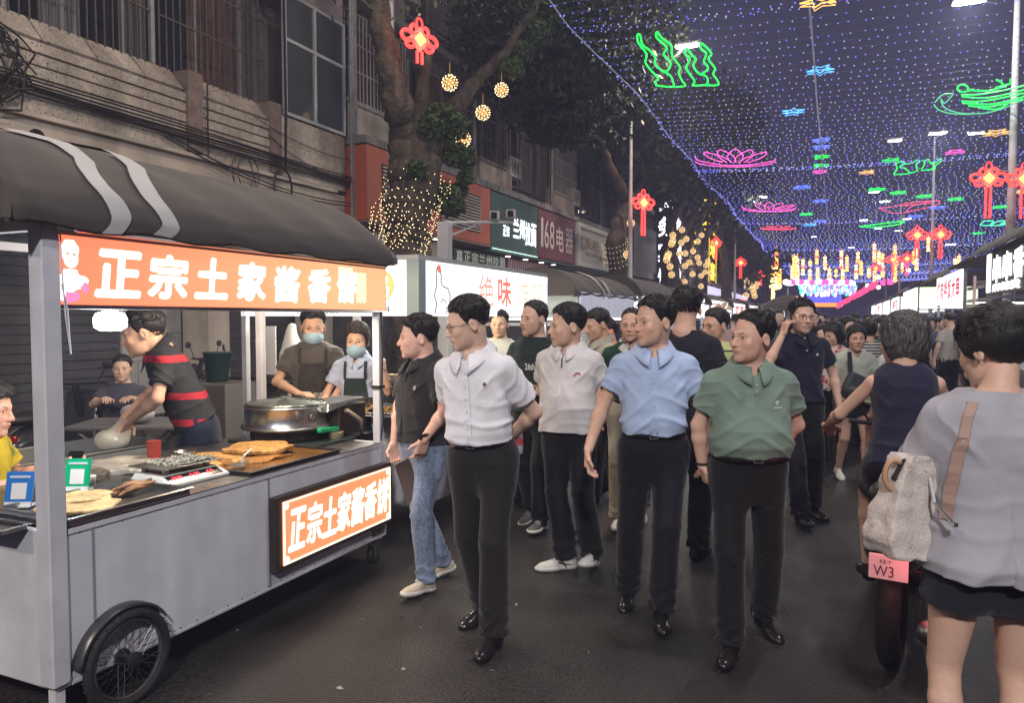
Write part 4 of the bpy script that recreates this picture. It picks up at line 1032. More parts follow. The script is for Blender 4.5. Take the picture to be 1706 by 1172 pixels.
tree('dark leafy street tree between the light ball trees and the far pole', [([b, T(1210, 470), T(1205, 420), T(1190, 360), T(1186, 330)], [.3, .27, .22, .15, .08])],
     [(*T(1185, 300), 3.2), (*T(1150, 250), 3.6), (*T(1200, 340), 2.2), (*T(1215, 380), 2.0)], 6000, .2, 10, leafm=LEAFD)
# light balls
def ball_proto(loc, r, label, group, n=64):
    root = thing('light_ball', label, 'light ball', loc, 0, group); rng = np.random.default_rng(int(loc[1] * 100) % 9999)
    cage = MB()
    for k in range(5):
        Rm = rotz(k * 1.256) @ rotx(1.1 + .5 * k); cage.tube([Rm @ np.array([r * .92 * math.cos(t), r * .92 * math.sin(t), 0]) for t in np.linspace(0, 6.283, 18, endpoint=False)], r * .03, 3, closed=True)
    cage.tube([(0, 0, r * .9), (0, 0, r * 2.6)], .004, 3)
    cage.build('wire_cage', mat('gold_wire', (.55, .36, .12), rough=.5, emis=(1., .55, .15), es=.35), root)
    leds = MB()
    for k in range(n):
        z = 1 - 2 * (k + .5) / n; a = k * 2.39996; q = math.sqrt(1 - z * z); leds.oct((r * q * math.cos(a), r * q * math.sin(a), r * z), r * .085)
    leds.build('leds', WARMW, root); core = MB(); core.ico((0, 0, 0), (r * .55,) * 3, sub=1); core.build('inner_glow', WARM2, root)
    return root
for (px, py), lab in zip(((722, 142), (811, 153), (779, 191), (745, 235)), ('glowing light ball hanging nearest the trunk, highest left one of four', 'glowing light ball hanging lowest on the right from the leafy branch end', 'glowing light ball hanging in the middle below the big bare limb', 'glowing light ball hanging lowest, close above the fern covered trunk')):
    p = T(px, py, .3); ball_proto(p, .125, lab, 'light balls on the big tree')
p0 = None; BL_ = []
bl = [(395, 450), (385, 520), (470, 405), (505, 480), (465, 510), (360, 605), (345, 650), (372, 705), (450, 600), (497, 597), (560, 580), (630, 450), (600, 500), (597, 630), (610, 675), (680, 660), (665, 695), (495, 700), (530, 670), (660, 750), (705, 760), (625, 780), (555, 765), (490, 830), (385, 770), (625, 865), (395, 495), (350, 625)]
for i, (a, b_) in enumerate(bl):
    p = onX(1040 + a / 4.882, 300 + b_ / 4.882, XT + .5)
    BL_.append((a, None))
    if p0 is None: p0 = ball_proto(p, .115, 'small glowing light ball hung among the pair of far street trees', 'light balls in the far pair of trees', 40)
    else: c = copy_tree(p0); c.location = p
    BL_[-1] = (a + b_ * .001, p0 if i == 0 else c)
number_off(BL_, '%s of the small light balls in the far pair of trees')
c = copy_tree(p0); c.location = onX(1051, 372, XT + .4); c['label'] = 'light ball hanging high beside the second tree and pale pole'; c.scale = (1.0,) * 3
c['group'] = 'light balls by the second tree'
c = copy_tree(p0); c.location = onX(1045, 424, XT + .4); c['label'] = 'light ball hanging low beside the second tree and pale pole'; c.scale = (1.0,) * 3
c['group'] = 'light balls by the second tree'
for a, b_ in ((1000, 825), (1085, 838), (1040, 855), (1000, 868), (1070, 870), (1045, 885), (990, 940), (1060, 945), (1052, 915)):
    c = copy_tree(p0); c.location = onX(1040 + a / 4.882, 300 + b_ / 4.882, XT + .5); c.scale = (1.7,) * 3; c['label'] = 'tiny glowing light ball on the small far street tree'; c['group'] = 'light balls on the small far tree'

# ---- knots and posts
REDG = glow('red_neon', (1., .035, .03), 3.2); REDP = glow('red_neon_core', (1., .11, .07), 2.6); GOLDG = glow('gold_neon', (1., .55, .10), 3.0)
def knot(loc, rz, s, label, group, tas=1.):
    root = thing('chinese_knot_light', label, 'knot light', loc, rz, group)
    m = MB(); m.box((0, 0, 0), (.30 * s, .05 * s, .30 * s), roty(math.pi / 4)); m.build('diamond', REDP, root)
    m = MB(); m.box((0, -.0, 0), (.17 * s, .07 * s, .17 * s), roty(math.pi / 4)); m.build('gold_centre', GOLDG, root)
    m = MB()
    for sx in (-1, 1):
        for (cx, cz, rx, rz_) in ((.26, .02, .12, .09), (.20, -.10, .09, .07), (.12, .15, .07, .08)):
            m.tube([(sx * cx * s + rx * s * math.cos(t), 0, cz * s + rz_ * s * math.sin(t)) for t in np.linspace(0, 6.283, 14, endpoint=False)], .032 * s, 6, closed=True)
    m.tube([(.06 * s * math.cos(t), 0, .28 * s + .09 * s * math.sin(t)) for t in np.linspace(0, 6.283, 12, endpoint=False)], .018 * s, 5, closed=True)
    m.build('loops', REDG, root)
    for sx in (-1, 1):
        m = MB(); m.tube([(sx * .05 * s, 0, -.2 * s), (sx * .05 * s, 0, (-.2 - .72 * tas) * s)], .026 * s, 6); m.build('tassel', REDG, root)
    return root
POLE = mat('pole_paint', (.42, .42, .43), rough=.45, noise=(3, .12)); LED = glow('street_led', (.95, .98, 1.), 14.)
def post(x, y, h, label, head, group, r=.07, light=0., lc=(1., .965, .94)):
    off = (x, y, 0); root = thing('street_lamp', label, 'street lamp', off, 0, group)
    m = MB(); m.lathe([(r * 1.9, 0), (r * 1.9, .18), (r * 1.25, .22), (r * 1.15, 1.4), (r * .95, 3.5), (r * .55, h)], 14, (x, y, 0)); m.build('pole', POLE, root, smooth=False, off=off)
    if head is not None:
        hx, hy, hz = head
        m = MB(); m.tube([(x, y, h - .25), (x + (hx - x) * .4, y + (hy - y) * .4, h - .25 + (hz - h + .25) * .7), (hx, hy, hz + .05)], .03, 6); m.build('arm', mat('arm_dark', (.06, .06, .065), rough=.6), root, off=off)
        m = MB(); m.box((hx, hy, hz + .03), (.62, .26, .08)); hd_ = m.build('lamp_head', POLE, root, off=off, bevel=.02)
        m = MB(); m.box((hx, hy, hz - .02), (.46, .20, .014)); m.build('led_panel', LED, hd_, off=off)
        if light: lamp_light((hx, hy, hz - .12), light * (1. if x > 0 or y > 9 or y < 0 else 1.35), lc if x > 0 else (1., .80, .62), .22)
    return root
LP = 560
RH_ = [(2.28, 18.0, 8.1), (4.3, 30, 8.3), (1.95, 42, 8.2)]
p = onX(654, 400, -6.6); post(-6.6, p[1], 8.2, 'pale street post with the large red knot light, nearest on the left', (-3.4, 6.2, 8.3), 'left posts', light=LP * 1.0)
yk = p[1]
q = dep(699, 66, 10.6); knot(q, YAW + .75, .80, 'large red knot light on the nearest left post above the light balls', 'knot lights on the posts', .3)
m = MB(); m.tube([(-6.6, yk, q[2] + .34), (q[0], q[1], q[2] + .35)], .02, 5); m.tube([(-6.48, yk, 2.), (-6.48, yk, q[2] + .3)], .018, 5); tag(m.build('knot_bracket', POLE), 'thin pale bracket arm holding the nearest red knot light', 'bracket')
for px, head, lt in ((1050, (-3.6, 19.2, 8.5), LP), (1225, (-3.65, 40.8, 7.95), LP * .8)):
    p = onX(px, 400, -5.5); post(-5.5, p[1], 7.5 if px > 1100 else 7.6, 'pale street post beside the second tree' if px < 1100 else 'far pale street post at the left canopy edge', head, 'left posts', light=lt)
p = dep(1072, 338, 21.); knot(p, YAW + .5, 1.0, 'red knot light with long tassels beside the second left post', 'knot lights on the posts')
p = dep(1193, 405, 36.); knot(p, YAW + .5, .9, 'red knot light glowing behind the light ball trees', 'knot lights on the posts')
p = dep(1234, 438, 44.); knot(p, YAW, 1.0, 'red knot light beside the far left post', 'knot lights on the posts')
p = dep(1268, 458, 50.); knot(p, YAW, .8, 'small far red knot light left of the tall gold ornament', 'knot lights on the posts')
for px, zc, h, head, lt, lab in ((1683, 16.7, 9.3, (2.35, 17.9, 8.1), LP, 'thick pale street post near the right edge above the stalls'), (1553, 30.5, 9.0, (3.2, 31, 8.3), LP, 'second pale street post above the right stalls'), (1500, 46, 9.0, (2.3, 47, 8.2), LP * .7, 'third slim street post above the right stalls'), (1478, 60, 9., (2.6, 61, 8.2), 0, 'fourth and farthest slim street post on the right')):
    p = dep(px, 400, zc); post(p[0], p[1], h, lab, head, 'right posts', r=.10 if zc < 20 else .075, light=lt)
post(3.7, 5.0, 9.2, 'street lamp beside the viewer on the right of the road', (2.1, 4.4, 8.2), 'right posts', light=LP * 1.15)
post(3.7, -5.5, 7.6, 'unseen street lamp behind the viewer on the right, set low as front fill', (2.0, -4.6, 6.4), 'right posts', light=LP * 3.9)  # unseen lamp, lowered and boosted to light the people from the front
post(-5.5, -5, 8.2, 'street lamp behind the viewer on the left of the road', (-3.2, -5, 7.4), 'left posts', light=LP * 1.6)
for px, py, zc, s, lab in ((1647, 297, 16.4, .95, 'large red knot light hanging left of the thick right post'), (1706, 298, 16.6, .95, 'red knot light cut by the right edge beside the thick post'), (1528, 392, 30, 1.05, 'red knot light left of the second right post'), (1567, 391, 30, 1.05, 'red knot light right of the second right post'), (1488, 433, 44, 1.1, 'far red knot light left of the third right post'), (1511, 431, 44, 1.1, 'far red knot light right of the third right post'), (1459, 447, 50, 1.0, 'farthest red knot light among the gold strings')):
    p = dep(px, py, zc); knot(p, YAW * .6, s, lab, 'knot lights on the posts')
m = MB(); a = dep(1680, 285, 16.7); m.tube([dep(1640, 283, 16.5), a, dep(1715, 284, 16.6)], .018, 5); tag(m.build('knot_bracket', POLE), 'thin cross bracket on the thick right post holding red knots', 'bracket')
# small lamp specks seen through the canopy
HL_ = []
for px, py, zc in ((1627, 220, 26), (1491, 233, 28), (1270, 328, 39), (1456, 319, 36), (1439, 366, 46), (1511, 364, 46), (1418, 412, 60), (1315, 414, 56), (1584, 406, 40), (1356, 394, 60), (1497, 384, 52)):
    p = dep(px, py, zc); m = MB(); m.box(p, (.5, .2, .07)); o = thing('high_lamp', 'white lamp head glowing high above the light canopy', 'lamp', p, 0, 'lamp heads above the canopy')
    HL_.append((px, o)); m.build('case', POLE, o, off=p); m = MB(); m.box(p - np.array([0, 0, .045]), (.44, .18, .02)); m.build('led_panel', LED, o, off=p)
number_off(HL_, '%s of the small white lamp heads above the light canopy')
# the camera arm
off = np.array([-4.3, 0, 0]); p = dep(741, 400, 9.); off = np.array([p[0], p[1], 0.])
cm = thing('camera_post', 'grey steel post with a horizontal arm of two surveillance cameras', 'camera post', off)
m = MB(); m.bx(p[0] - .07, p[0] + .07, p[1] - .07, p[1] + .07, 0, 2.78); m.build('post', POLE, cm, off=off, bevel=.01)
a = dep(741, 371, 9.); b_ = dep(855, 370, 10.6); m = MB(); m.tube([a, b_], .022, 6); m.tube([dep(741, 396, 9.), dep(800, 372, 9.8)], .012, 5); m.build('arm', POLE, cm, off=off)
for px, py, zc in ((823, 361, 10.1), (850, 358, 10.5)):
    q = dep(px, py, zc); m = MB(); m.box(q, (.14, .24, .12), rotz(.5)); c_ = m.build('camera_housing', mat('camera_grey', (.33, .33, .33), rough=.5), cm, off=off, bevel=.012)
    m = MB(); m.box(q + np.array([0.06, -.13, 0]), (.08, .03, .08), rotz(.5)); m.build('lens', mat('lens_black', (.01, .01, .01), rough=.1), c_, off=off)

# ================================================================== the canopy of light strings
def canopy_z(x, y): 
    u = (x + 4.2) / 13.5
    return 6.75 - .019 * min(y, 60) - .35 * 4 * u * (1 - u) * .6 - .13 * abs(math.sin(y * math.pi / 12.0)) 
def edge_x(y): return -4.2 + .05 * math.sin(y * .9) + .22 * abs(math.sin(y * math.pi / 12.0))
rg3 = np.random.default_rng(21)
leds = {k: MB() for k in 'wbp'}; wires = MB(); y = 2.0
LV = {k: [] for k in 'wbp'}
while y < 86:
    x0 = edge_x(y); x1 = 9.2; n = int((x1 - x0) / (.155 if y < 22 else .20 if y < 45 else .30)); jit = rg3.uniform(-.05, .05)
    xs = np.linspace(x0, x1, n) + rg3.uniform(0, .2)
    dens = abs((y % 12.0) - 6) > 5.75
    for x in xs:
        xx = x + rg3.uniform(-.05, .05); z = canopy_z(x, y) - .02 + rg3.uniform(-.015, .015)
        c = rg3.choice(['w', 'b', 'p'], p=[.45, .30, .25]) if x - x0 > .6 else 'b'
        LV[c].append((xx, y + jit + rg3.uniform(-.02, .02), z, .0056 + .00052 * y * (1.4 if dens else 1)))
    pts = [(x, y + jit, canopy_z(x, y)) for x in np.linspace(x0, x1, 14)]
    if y < 50: wires.tube(pts, .0024 if y < 20 else .004, 3)
    y += (.36 if y < 30 else .50) * (.28 if dens else 1)
OV = np.array([(1, 0, 0), (-1, 0, 0), (0, 1, 0), (0, -1, 0), (0, 0, 1), (0, 0, -1)], float)
OF = np.array([(0, 2, 4), (2, 1, 4), (1, 3, 4), (3, 0, 4), (2, 0, 5), (1, 2, 5), (3, 1, 5), (0, 3, 5)])
cn = thing('light_canopy', 'canopy of thousands of tiny blue and white bulbs strung over the street', 'light canopy', (0, 10, 6.5))
for k, col, s in (('w', (.46, .54, .95), 1.0), ('b', (.12, .17, 1.), 1.7), ('p', (.34, .26, 1.), 1.2)):
    A = np.array(LV[k]); V = (A[:, None, :3] + OV[None] * A[:, None, 3:4]).reshape(-1, 3); Fq = (OF[None] + (np.arange(len(A)) * 6)[:, None, None]).reshape(-1, 3)
    mesh_obj('bulbs', V, Fq, glow('bulb_' + k, col, s), cn, off=(0, 10, 6.5), kind='stuff')
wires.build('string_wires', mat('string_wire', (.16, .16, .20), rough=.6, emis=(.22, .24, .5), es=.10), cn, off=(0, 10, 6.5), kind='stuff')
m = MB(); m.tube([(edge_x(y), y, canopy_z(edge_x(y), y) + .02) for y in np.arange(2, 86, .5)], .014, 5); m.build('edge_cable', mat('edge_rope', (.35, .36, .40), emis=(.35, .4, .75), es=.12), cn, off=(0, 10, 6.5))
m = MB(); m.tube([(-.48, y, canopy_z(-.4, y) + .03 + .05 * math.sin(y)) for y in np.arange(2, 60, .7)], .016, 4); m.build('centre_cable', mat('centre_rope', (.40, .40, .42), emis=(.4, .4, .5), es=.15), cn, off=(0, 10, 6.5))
rr = np.random.default_rng(4); m = MB()
for y in np.arange(2, 60, .26):
    for _ in range(1 + int(rr.random() < .4)): m.oct((edge_x(y) + rr.uniform(-.05, .05), y, canopy_z(edge_x(y), y) + rr.uniform(-.08, .04)), .010 + .0004 * y)
m.build('edge_bulbs', glow('edge_bulb', (.25, .25, 1.), 1.6), cn, off=(0, 10, 6.5), kind='stuff')

# neon figures hung just under the canopy: measured on its plane
def neon(name, label, polys, col, s=2.6, z=6.35, r=.020, group=None, sc=2.562, o=(1040, 0), closed=False, cat='neon figure'):
    m = MB(); P0 = None
    for pl in polys:
        pts = []
        K = [np.array(q, float) for q in pl]
        for i in range(len(K) - 1):
            a, b_, c, d = K[max(i - 1, 0)], K[i], K[i + 1], K[min(i + 2, len(K) - 1)]
            for t in np.linspace(0, 1, 4, endpoint=(i == len(K) - 2)):
                pts.append(.5 * ((2 * b_) + (c - a) * t + (2 * a - 5 * b_ + 4 * c - d) * t * t + (3 * b_ - a - 3 * c + d) * t ** 3))
        W = [onZ(o[0] + q[0] / sc, o[1] + q[1] / sc, z) for q in pts]
        if P0 is None: P0 = W[0]
        m.tube(W, r, 5)
    ob = m.build(name, glow('neon_' + ''.join('%02x' % int(c * 255) for c in col), col, s), off=P0); ob.location = P0
    return tag(ob, label, cat, group)
GRN = (.005, .80, .07); PNK = (1., .09, .50); RDN = (.9, .06, .12); BLU = (.06, .35, 1.); GLD = (1., .5, .12)
neon('seaweed_neon', 'bright green neon seaweed figure of two waving plants, nearest under the canopy', [
    [(135, 362), (133, 345), (145, 335), (110, 295), (90, 265), (95, 230), (62, 185), (55, 150), (68, 150), (78, 190), (110, 215), (133, 245), (130, 270), (160, 300), (195, 320), (207, 345), (205, 370), (135, 363)],
    [(162, 305), (185, 300), (198, 268), (168, 232), (182, 205), (160, 180), (137, 158), (140, 136), (165, 165), (200, 192), (204, 235), (238, 285), (232, 310), (248, 345), (260, 366), (205, 370)],
    [(290, 362), (300, 345), (275, 310), (265, 285), (280, 250), (258, 228), (268, 203), (285, 230), (306, 252), (295, 280), (318, 312), (350, 325), (356, 345), (345, 362), (290, 364)],
    [(325, 318), (352, 300), (357, 285), (340, 262), (350, 228), (328, 208), (325, 182), (355, 205), (372, 230), (360, 252), (387, 290), (380, 315), (396, 340), (400, 362), (345, 363)]], GRN, 2.2, 6.3, .016)
def lotus(label, cx, cy, rx, ry, col, z=6.3, r=.014, n=5):
    pl = [[(cx + rx * math.cos(t), cy + .35 * ry + ry * .65 * math.sin(t)) for t in np.linspace(.15, math.pi - .15, 9)]]
    for k in range(-n // 2 + 1, n // 2 + 1):
        u = k / (n / 2.); a = (cx + rx * .95 * u, cy - ry * (1 - .55 * u * u)); b0 = (cx + rx * .25 * u - rx * .12, cy + ry * .5); b1 = (cx + rx * .25 * u + rx * .12, cy + ry * .5)
        pl.append([b0, ((b0[0] + a[0]) / 2 - rx * .13, (b0[1] + a[1]) / 2), a, ((b1[0] + a[0]) / 2 + rx * .13, (b1[1] + a[1]) / 2), b1])
    pl.append([(cx - rx, cy - .2 * ry), (cx - rx * .9, cy + .3 * ry), (cx - rx * .3, cy + .8 * ry), (cx + rx * .3, cy + .8 * ry), (cx + rx * .9, cy + .4 * ry), (cx + rx, cy + .1 * ry)])
    return neon('lotus_neon', label, pl, col, 1.8, z, r)
lotus('pink neon lotus flower, nearest and largest, over the left of the street', 474, 674, 172, 38, PNK)
lotus('magenta neon leaf spray under the canopy beyond the nearest lotus', 618, 884, 115, 20, PNK, z=6.0, n=4)
lotus('red neon lotus far over the left of the street', 658, 972, 76, 9, RDN, z=5.7, n=3)
neon('fish_neon', 'large red neon fish outline far over the right of the street', [[(1085, 888), (1130, 885), (1190, 872), (1250, 862), (1345, 858), (1320, 880), (1250, 895), (1210, 905), (1150, 910), (1085, 888)], [(1180, 880), (1250, 872), (1320, 866)], [(1200, 905), (1230, 880), (1300, 862)]], RDN, 1.2, 6.0, .014)
neon('boat_neon', 'bright green neon wave lines near the right edge under the canopy', [[(1440, 405), (1520, 402), (1620, 385), (1706, 365), (1760, 350)], [(1442, 412), (1540, 418), (1640, 400), (1760, 368)], [(1440, 432), (1530, 432), (1640, 412), (1760, 385)], [(1445, 440), (1560, 445), (1660, 425), (1760, 395)], [(1470, 452), (1560, 455), (1640, 438), (1700, 422)], [(1515, 460), (1590, 466), (1640, 440)],
    [(1476, 386), (1436, 392), (1422, 376), (1436, 362), (1462, 366), (1478, 384), (1560, 386), (1610, 372), (1632, 368)], [(1588, 340), (1612, 352), (1608, 368), (1575, 382)], [(1648, 338), (1648, 356), (1622, 362), (1585, 374)]], GRN, 2.2, 6.3, .016)
neon('crescent_neon', 'thin pale green neon crescent left of the bright wave lines', [[(1326, 436), (1358, 404), (1402, 400), (1396, 412), (1368, 440), (1352, 424), (1364, 455), (1400, 474), (1450, 484), (1530, 484), (1600, 468), (1660, 445), (1706, 425)], [(1322, 446), (1345, 470), (1400, 485), (1480, 488)]], (.12, .75, .35), .9, 6.3, .014)
neon('bird_neon', 'pair of green neon birds over the right side beyond the wave lines', [[(1150, 742), (1165, 720), (1160, 700), (1185, 690), (1195, 700), (1175, 712), (1200, 720), (1215, 740), (1150, 745)], [(1195, 700), (1230, 695), (1250, 682), (1262, 690), (1245, 705), (1250, 728), (1215, 740)], [(1268, 725), (1282, 700), (1278, 688), (1300, 680), (1305, 695), (1320, 705), (1310, 722), (1268, 728)], [(1305, 695), (1335, 690), (1352, 675), (1350, 690), (1330, 705), (1325, 722), (1310, 724)]], GRN, 1.8, 6.1, .014)
neon('ribbon_neon', 'flat green neon ribbon shape far over the middle of the street', [[(1005, 967), (1060, 960), (1140, 950), (1195, 946), (1170, 958), (1100, 968), (1050, 970), (1005, 967)]], GRN, 1.8, 5.7, .022)
neon('zigzag_neon', 'far green neon zigzag over the right side near the knot lights', [[(1518, 962), (1535, 945), (1575, 945), (1560, 962), (1595, 945), (1625, 945), (1600, 962), (1640, 950), (1665, 948)], [(1518, 962), (1600, 963), (1640, 955)]], (.05, .85, .4), 1.8, 5.8, .024)
def star(px, py, col, s_=.30, lab='', z=6.3, rot=.3, rr_=.011):
    c = onZ(px, py, z); s = s_ * .78; m = MB(); P = [c + np.array([(s if i % 2 == 0 else s * .42) * math.cos(rot + i * math.pi / 5), (s if i % 2 == 0 else s * .42) * math.sin(rot + i * math.pi / 5), 0]) for i in range(10)]
    m.tube(P, rr_, 5, closed=True); m.tube([p_ - np.array([0, 0, .05]) for p_ in P], rr_ * .6, 4, closed=True)
    ob = m.build('star_neon', glow('neon_' + ''.join('%02x' % int(c_ * 255) for c_ in col), col, 1.7), off=c); ob.location = c
    tag(ob, lab, 'neon star', 'neon stars')
LB = (.10, .45, 1.)
for px, py, col, s, lab in ((1367, 115, LB, .32, 'blue neon star, nearest of the blue ones right of the centre cable'), (1321, 185, LB, .32, 'blue neon star just left of the centre cable'), (1369, 232, (.12, .2, 1.), .30, 'blue neon star, upper of two close together by the centre cable'), (1368, 244, (.12, .2, 1.), .30, 'blue neon star, lower of two close together by the centre cable'),
    (1368, 260, GRN, .28, 'green neon star directly below the two close blue ones'), (1367, 275, GRN, .30, 'green neon star above the small pink one'), (1366, 285, PNK, .28, 'small pink neon star below the green ones'), (1445, 286, GLD, .30, 'orange neon star left of the green birds'), (1485, 266, GRN, .32, 'small green neon star above the pair of birds'),
    (1660, 220, GLD, .40, 'orange neon star near the thick right post'), (1591, 252, PNK, .32, 'small pink neon star above the birds at right'), (1460, 315, GRN, .36, 'green neon star beside a white lamp'), (1497, 320, GRN, .34, 'green neon star right of the white lamp'), (1540, 326, GRN, .34, 'green neon star left of the second right post'), (1592, 331, GRN, .34, 'green neon star right of the second right post'),
    (1343, 356, GRN, .34, 'green neon star over the far middle'), (1367, 334, (.12, .2, 1.), .34, 'blue neon star in the far middle'), (1367, 368, (.12, .2, 1.), .4, 'far blue neon star low in the middle'), (1706, 318, GLD, .4, 'orange neon star at the right edge'), (1365, 0, GLD, .34, 'orange neon star cut by the top edge'), (1336, 311, (.12, .2, 1.), .36, 'thin blue neon star left of the cable'), (1350, 374, LB, .4, 'faint blue neon star left of the lowest blue one'),
    (1525, 360, (.12, .2, 1.), .42, 'blue neon star beyond the red fish'), (1562, 345, (.12, .2, 1.), .4, 'blue neon star right of the red fish'), (1630, 388, GRN, .4, 'far green neon star at the right'), (1667, 344, GRN, .36, 'green neon star near the red knot tassels')):
    star(px, py, col, s, lab, z=6.3 if py < 300 else 5.9, rot=hash((px, py)) % 7 * .37)

# ================================================================== golden strings and the far sheets of light
AMB = glow('amber_ornament', (1., .42, .07), 3.2); AMB2 = glow('amber_ornament_pale', (1., .60, .20), 3.4); AMR = glow('amber_red', (1., .16, .04), 2.8)
GS = []
OR_ = [(90, 215, 410), (40, 430, 600), (85, 420, 600), (125, 400, 640), (50, 720, 850), (262, 310, 560), (285, 300, 540), (320, 300, 580), (380, 340, 520), (457, 360, 420), (455, 450, 570), (540, 430, 560), (530, 235, 400), (620, 310, 460), (668, 440, 550), (740, 450, 545), (800, 245, 450), (815, 450, 560), (860, 310, 480), (980, 260, 380), (960, 400, 560), (1015, 370, 520), (1160, 170, 370), (1210, 260, 400), (1250, 280, 540), (1165, 420, 620), (1100, 440, 540), (1385, 190, 590), (1405, 300, 420), (1620, 230, 470), (1590, 250, 400), (1750, 100, 260), (2045, 330, 450), (2085, 300, 440), (2060, 360, 450), (1460, 380, 480)]
rr = np.random.default_rng(8)
for i, (a, y0, y1) in enumerate(OR_):
    zc = 46 + (i * 7) % 13; px = 1280 + a / 6.562; m = MB(); m2 = MB(); n = max(2, int((y1 - y0) / 32)); P0 = dep(px, 380 + y0 / 6.562, zc)
    w = 2.3 / 1232 * zc
    for k in range(n):
        q = dep(px, 380 + (y0 + (y1 - y0) * (k + .5) / n) / 6.562, zc)
        if k % 3 == 2:
            for t in range(5): m.box(q + w * 1.1 * np.array([math.cos(t * 1.2566) * ct, math.cos(t * 1.2566) * st, math.sin(t * 1.2566)]), (w * .9, w * .5, w * .9))
        else: m2.box(q, (w * 1.9, w * 1.3, w * 1.7), rotz(YAW) @ roty(.78 * (k % 2)))
        m.box(q + np.array([0, 0, w * 1.8]), (w * .5, w * .5, w * .8))
    root = thing('gold_string_ornament', 'vertical string of small golden light ornaments hanging over the far street', 'hanging ornament', P0, 0, 'golden ornament strings')
    GS.append((px, root)); m.build('stars', AMB if i % 4 else AMR, root, off=P0); m2.build('lanterns', AMB2 if i % 3 else AMB, root, off=P0)
number_off(GS, '%s of the golden light ornament strings over the far street')
m = MB()
P = lambda a, b_, zc=47.: dep(1280 + a / 6.562, 380 + b_ / 6.562, zc)
for k in range(8): m.box(P(85 + 45 * math.cos(k * .8), 640 + 22 * math.sin(k * .8)), (.16, .1, .16))
for k in range(5): m.box(P(50 + 4 * (k % 2), 690 + k * 36), (.2, .1, .22)); m.box(P(28 + 26 * k, 640), (.16, .1, .16))
tag(m.build('gold_tower_ornament', AMB2), 'large golden curled ornament ending the left string cluster', 'hanging ornament')
def sheet(name, label, fn, col, s, cat='light curtain'):
    m = MB(); fn(m); return tag(m.build(name, glow(name + '_glow', col, s)), label, cat)
Q = lambda a, b_, zc=66.: dep(1280 + a / 6.562, 380 + b_ / 6.562, zc)
def arcs(m):
    for c in (240, 350, 490, 610, 730, 850): m.tube([Q(c + 55 * math.cos(t), 590 + 32 * math.sin(t)) for t in np.linspace(.2, math.pi - .2, 8)], .09, 4)
    for c in (195, 215, 300, 410, 550, 670, 800, 900): m.ico(Q(c, 590 + 10 * math.sin(c)), (.32, .2, .32))
sheet('white_arc_lights', 'row of white and pink glowing arcs low over the far street', arcs, (1., .78, .95), 2.4)
sheet('magenta_blossom_lights', 'magenta glowing blossoms between the far white arcs', lambda m: [m.ico(Q(c, 585 + 8 * (c % 3)), (.34, .2, .3)) for c in (262, 355, 470, 590, 625, 715, 850, 1265, 1290, 1330)], (1., .08, .35), 2.0)
def dang(m, lo, st_):
    r_ = np.random.default_rng(lo)
    for k in range(46): 
        a = r_.uniform(340, 960); b_ = 640 + r_.uniform(-20, 85); m.ico(Q(a, b_), (.13, .1, r_.uniform(.15, .45)))
sheet('teal_drop_lights', 'teal and pale drop lights dangling under the far arcs', lambda m: dang(m, 1, 0), (.10, .75, .75), 1.8)
sheet('white_drop_lights', 'pale pink drop lights dangling under the far arcs', lambda m: dang(m, 2, 0), (1., .80, .88), 2.2)
sheet('violet_drop_lights', 'violet drop lights dangling under the far arcs', lambda m: dang(m, 3, 0), (.38, .12, .9), 1.8)
sheet('blue_band_lights', 'blue curved bands of light at the far end of the street', lambda m: [m.tube([Q(430 + 46 * i, 748 + k * 12 + 12 * math.sin(i * .4), 72.) for i in range(9)], .10, 4) for k in range(5)], (.10, .10, 1.), 1.6)
sheet('orange_tube_lights', 'row of short orange tubes of light far down the street', lambda m: [m.tube([Q(440 + 13.5 * i, 820, 74.), Q(444 + 13 * i, 862, 74.)], .12, 4) for i in range(28)], (1., .25, .05), 2.0)
sheet('orange_tube_lights', 'orange lit strip over the stall entrance left of the far end', lambda m: m.box(Q(345, 795, 40.), (.6, .2, .16), roty(.8)), (1., .2, .05), 2.0)
def redband(m):
    r_ = np.random.default_rng(3)
    for k in range(150):
        t = r_.random(); a = 760 + 420 * t; b_ = 850 - 240 * t + r_.uniform(-26, 26); m.ico(Q(a, b_, 66. - 26 * t), (.13, .1, .10))
sheet('crimson_lights', 'band of crimson lights rising along the right stalls toward the gold strings', redband, (1., .05, .16), 1.9)
sheet('white_glow_balls', 'few round white lights above the crimson band', lambda m: [m.ico(Q(a, b_, 45.), (.13,) * 3, sub=1) for a, b_ in ((1205, 540), (1085, 630), (1205, 650), (1530, 462))], (1., .9, .85), 3.)
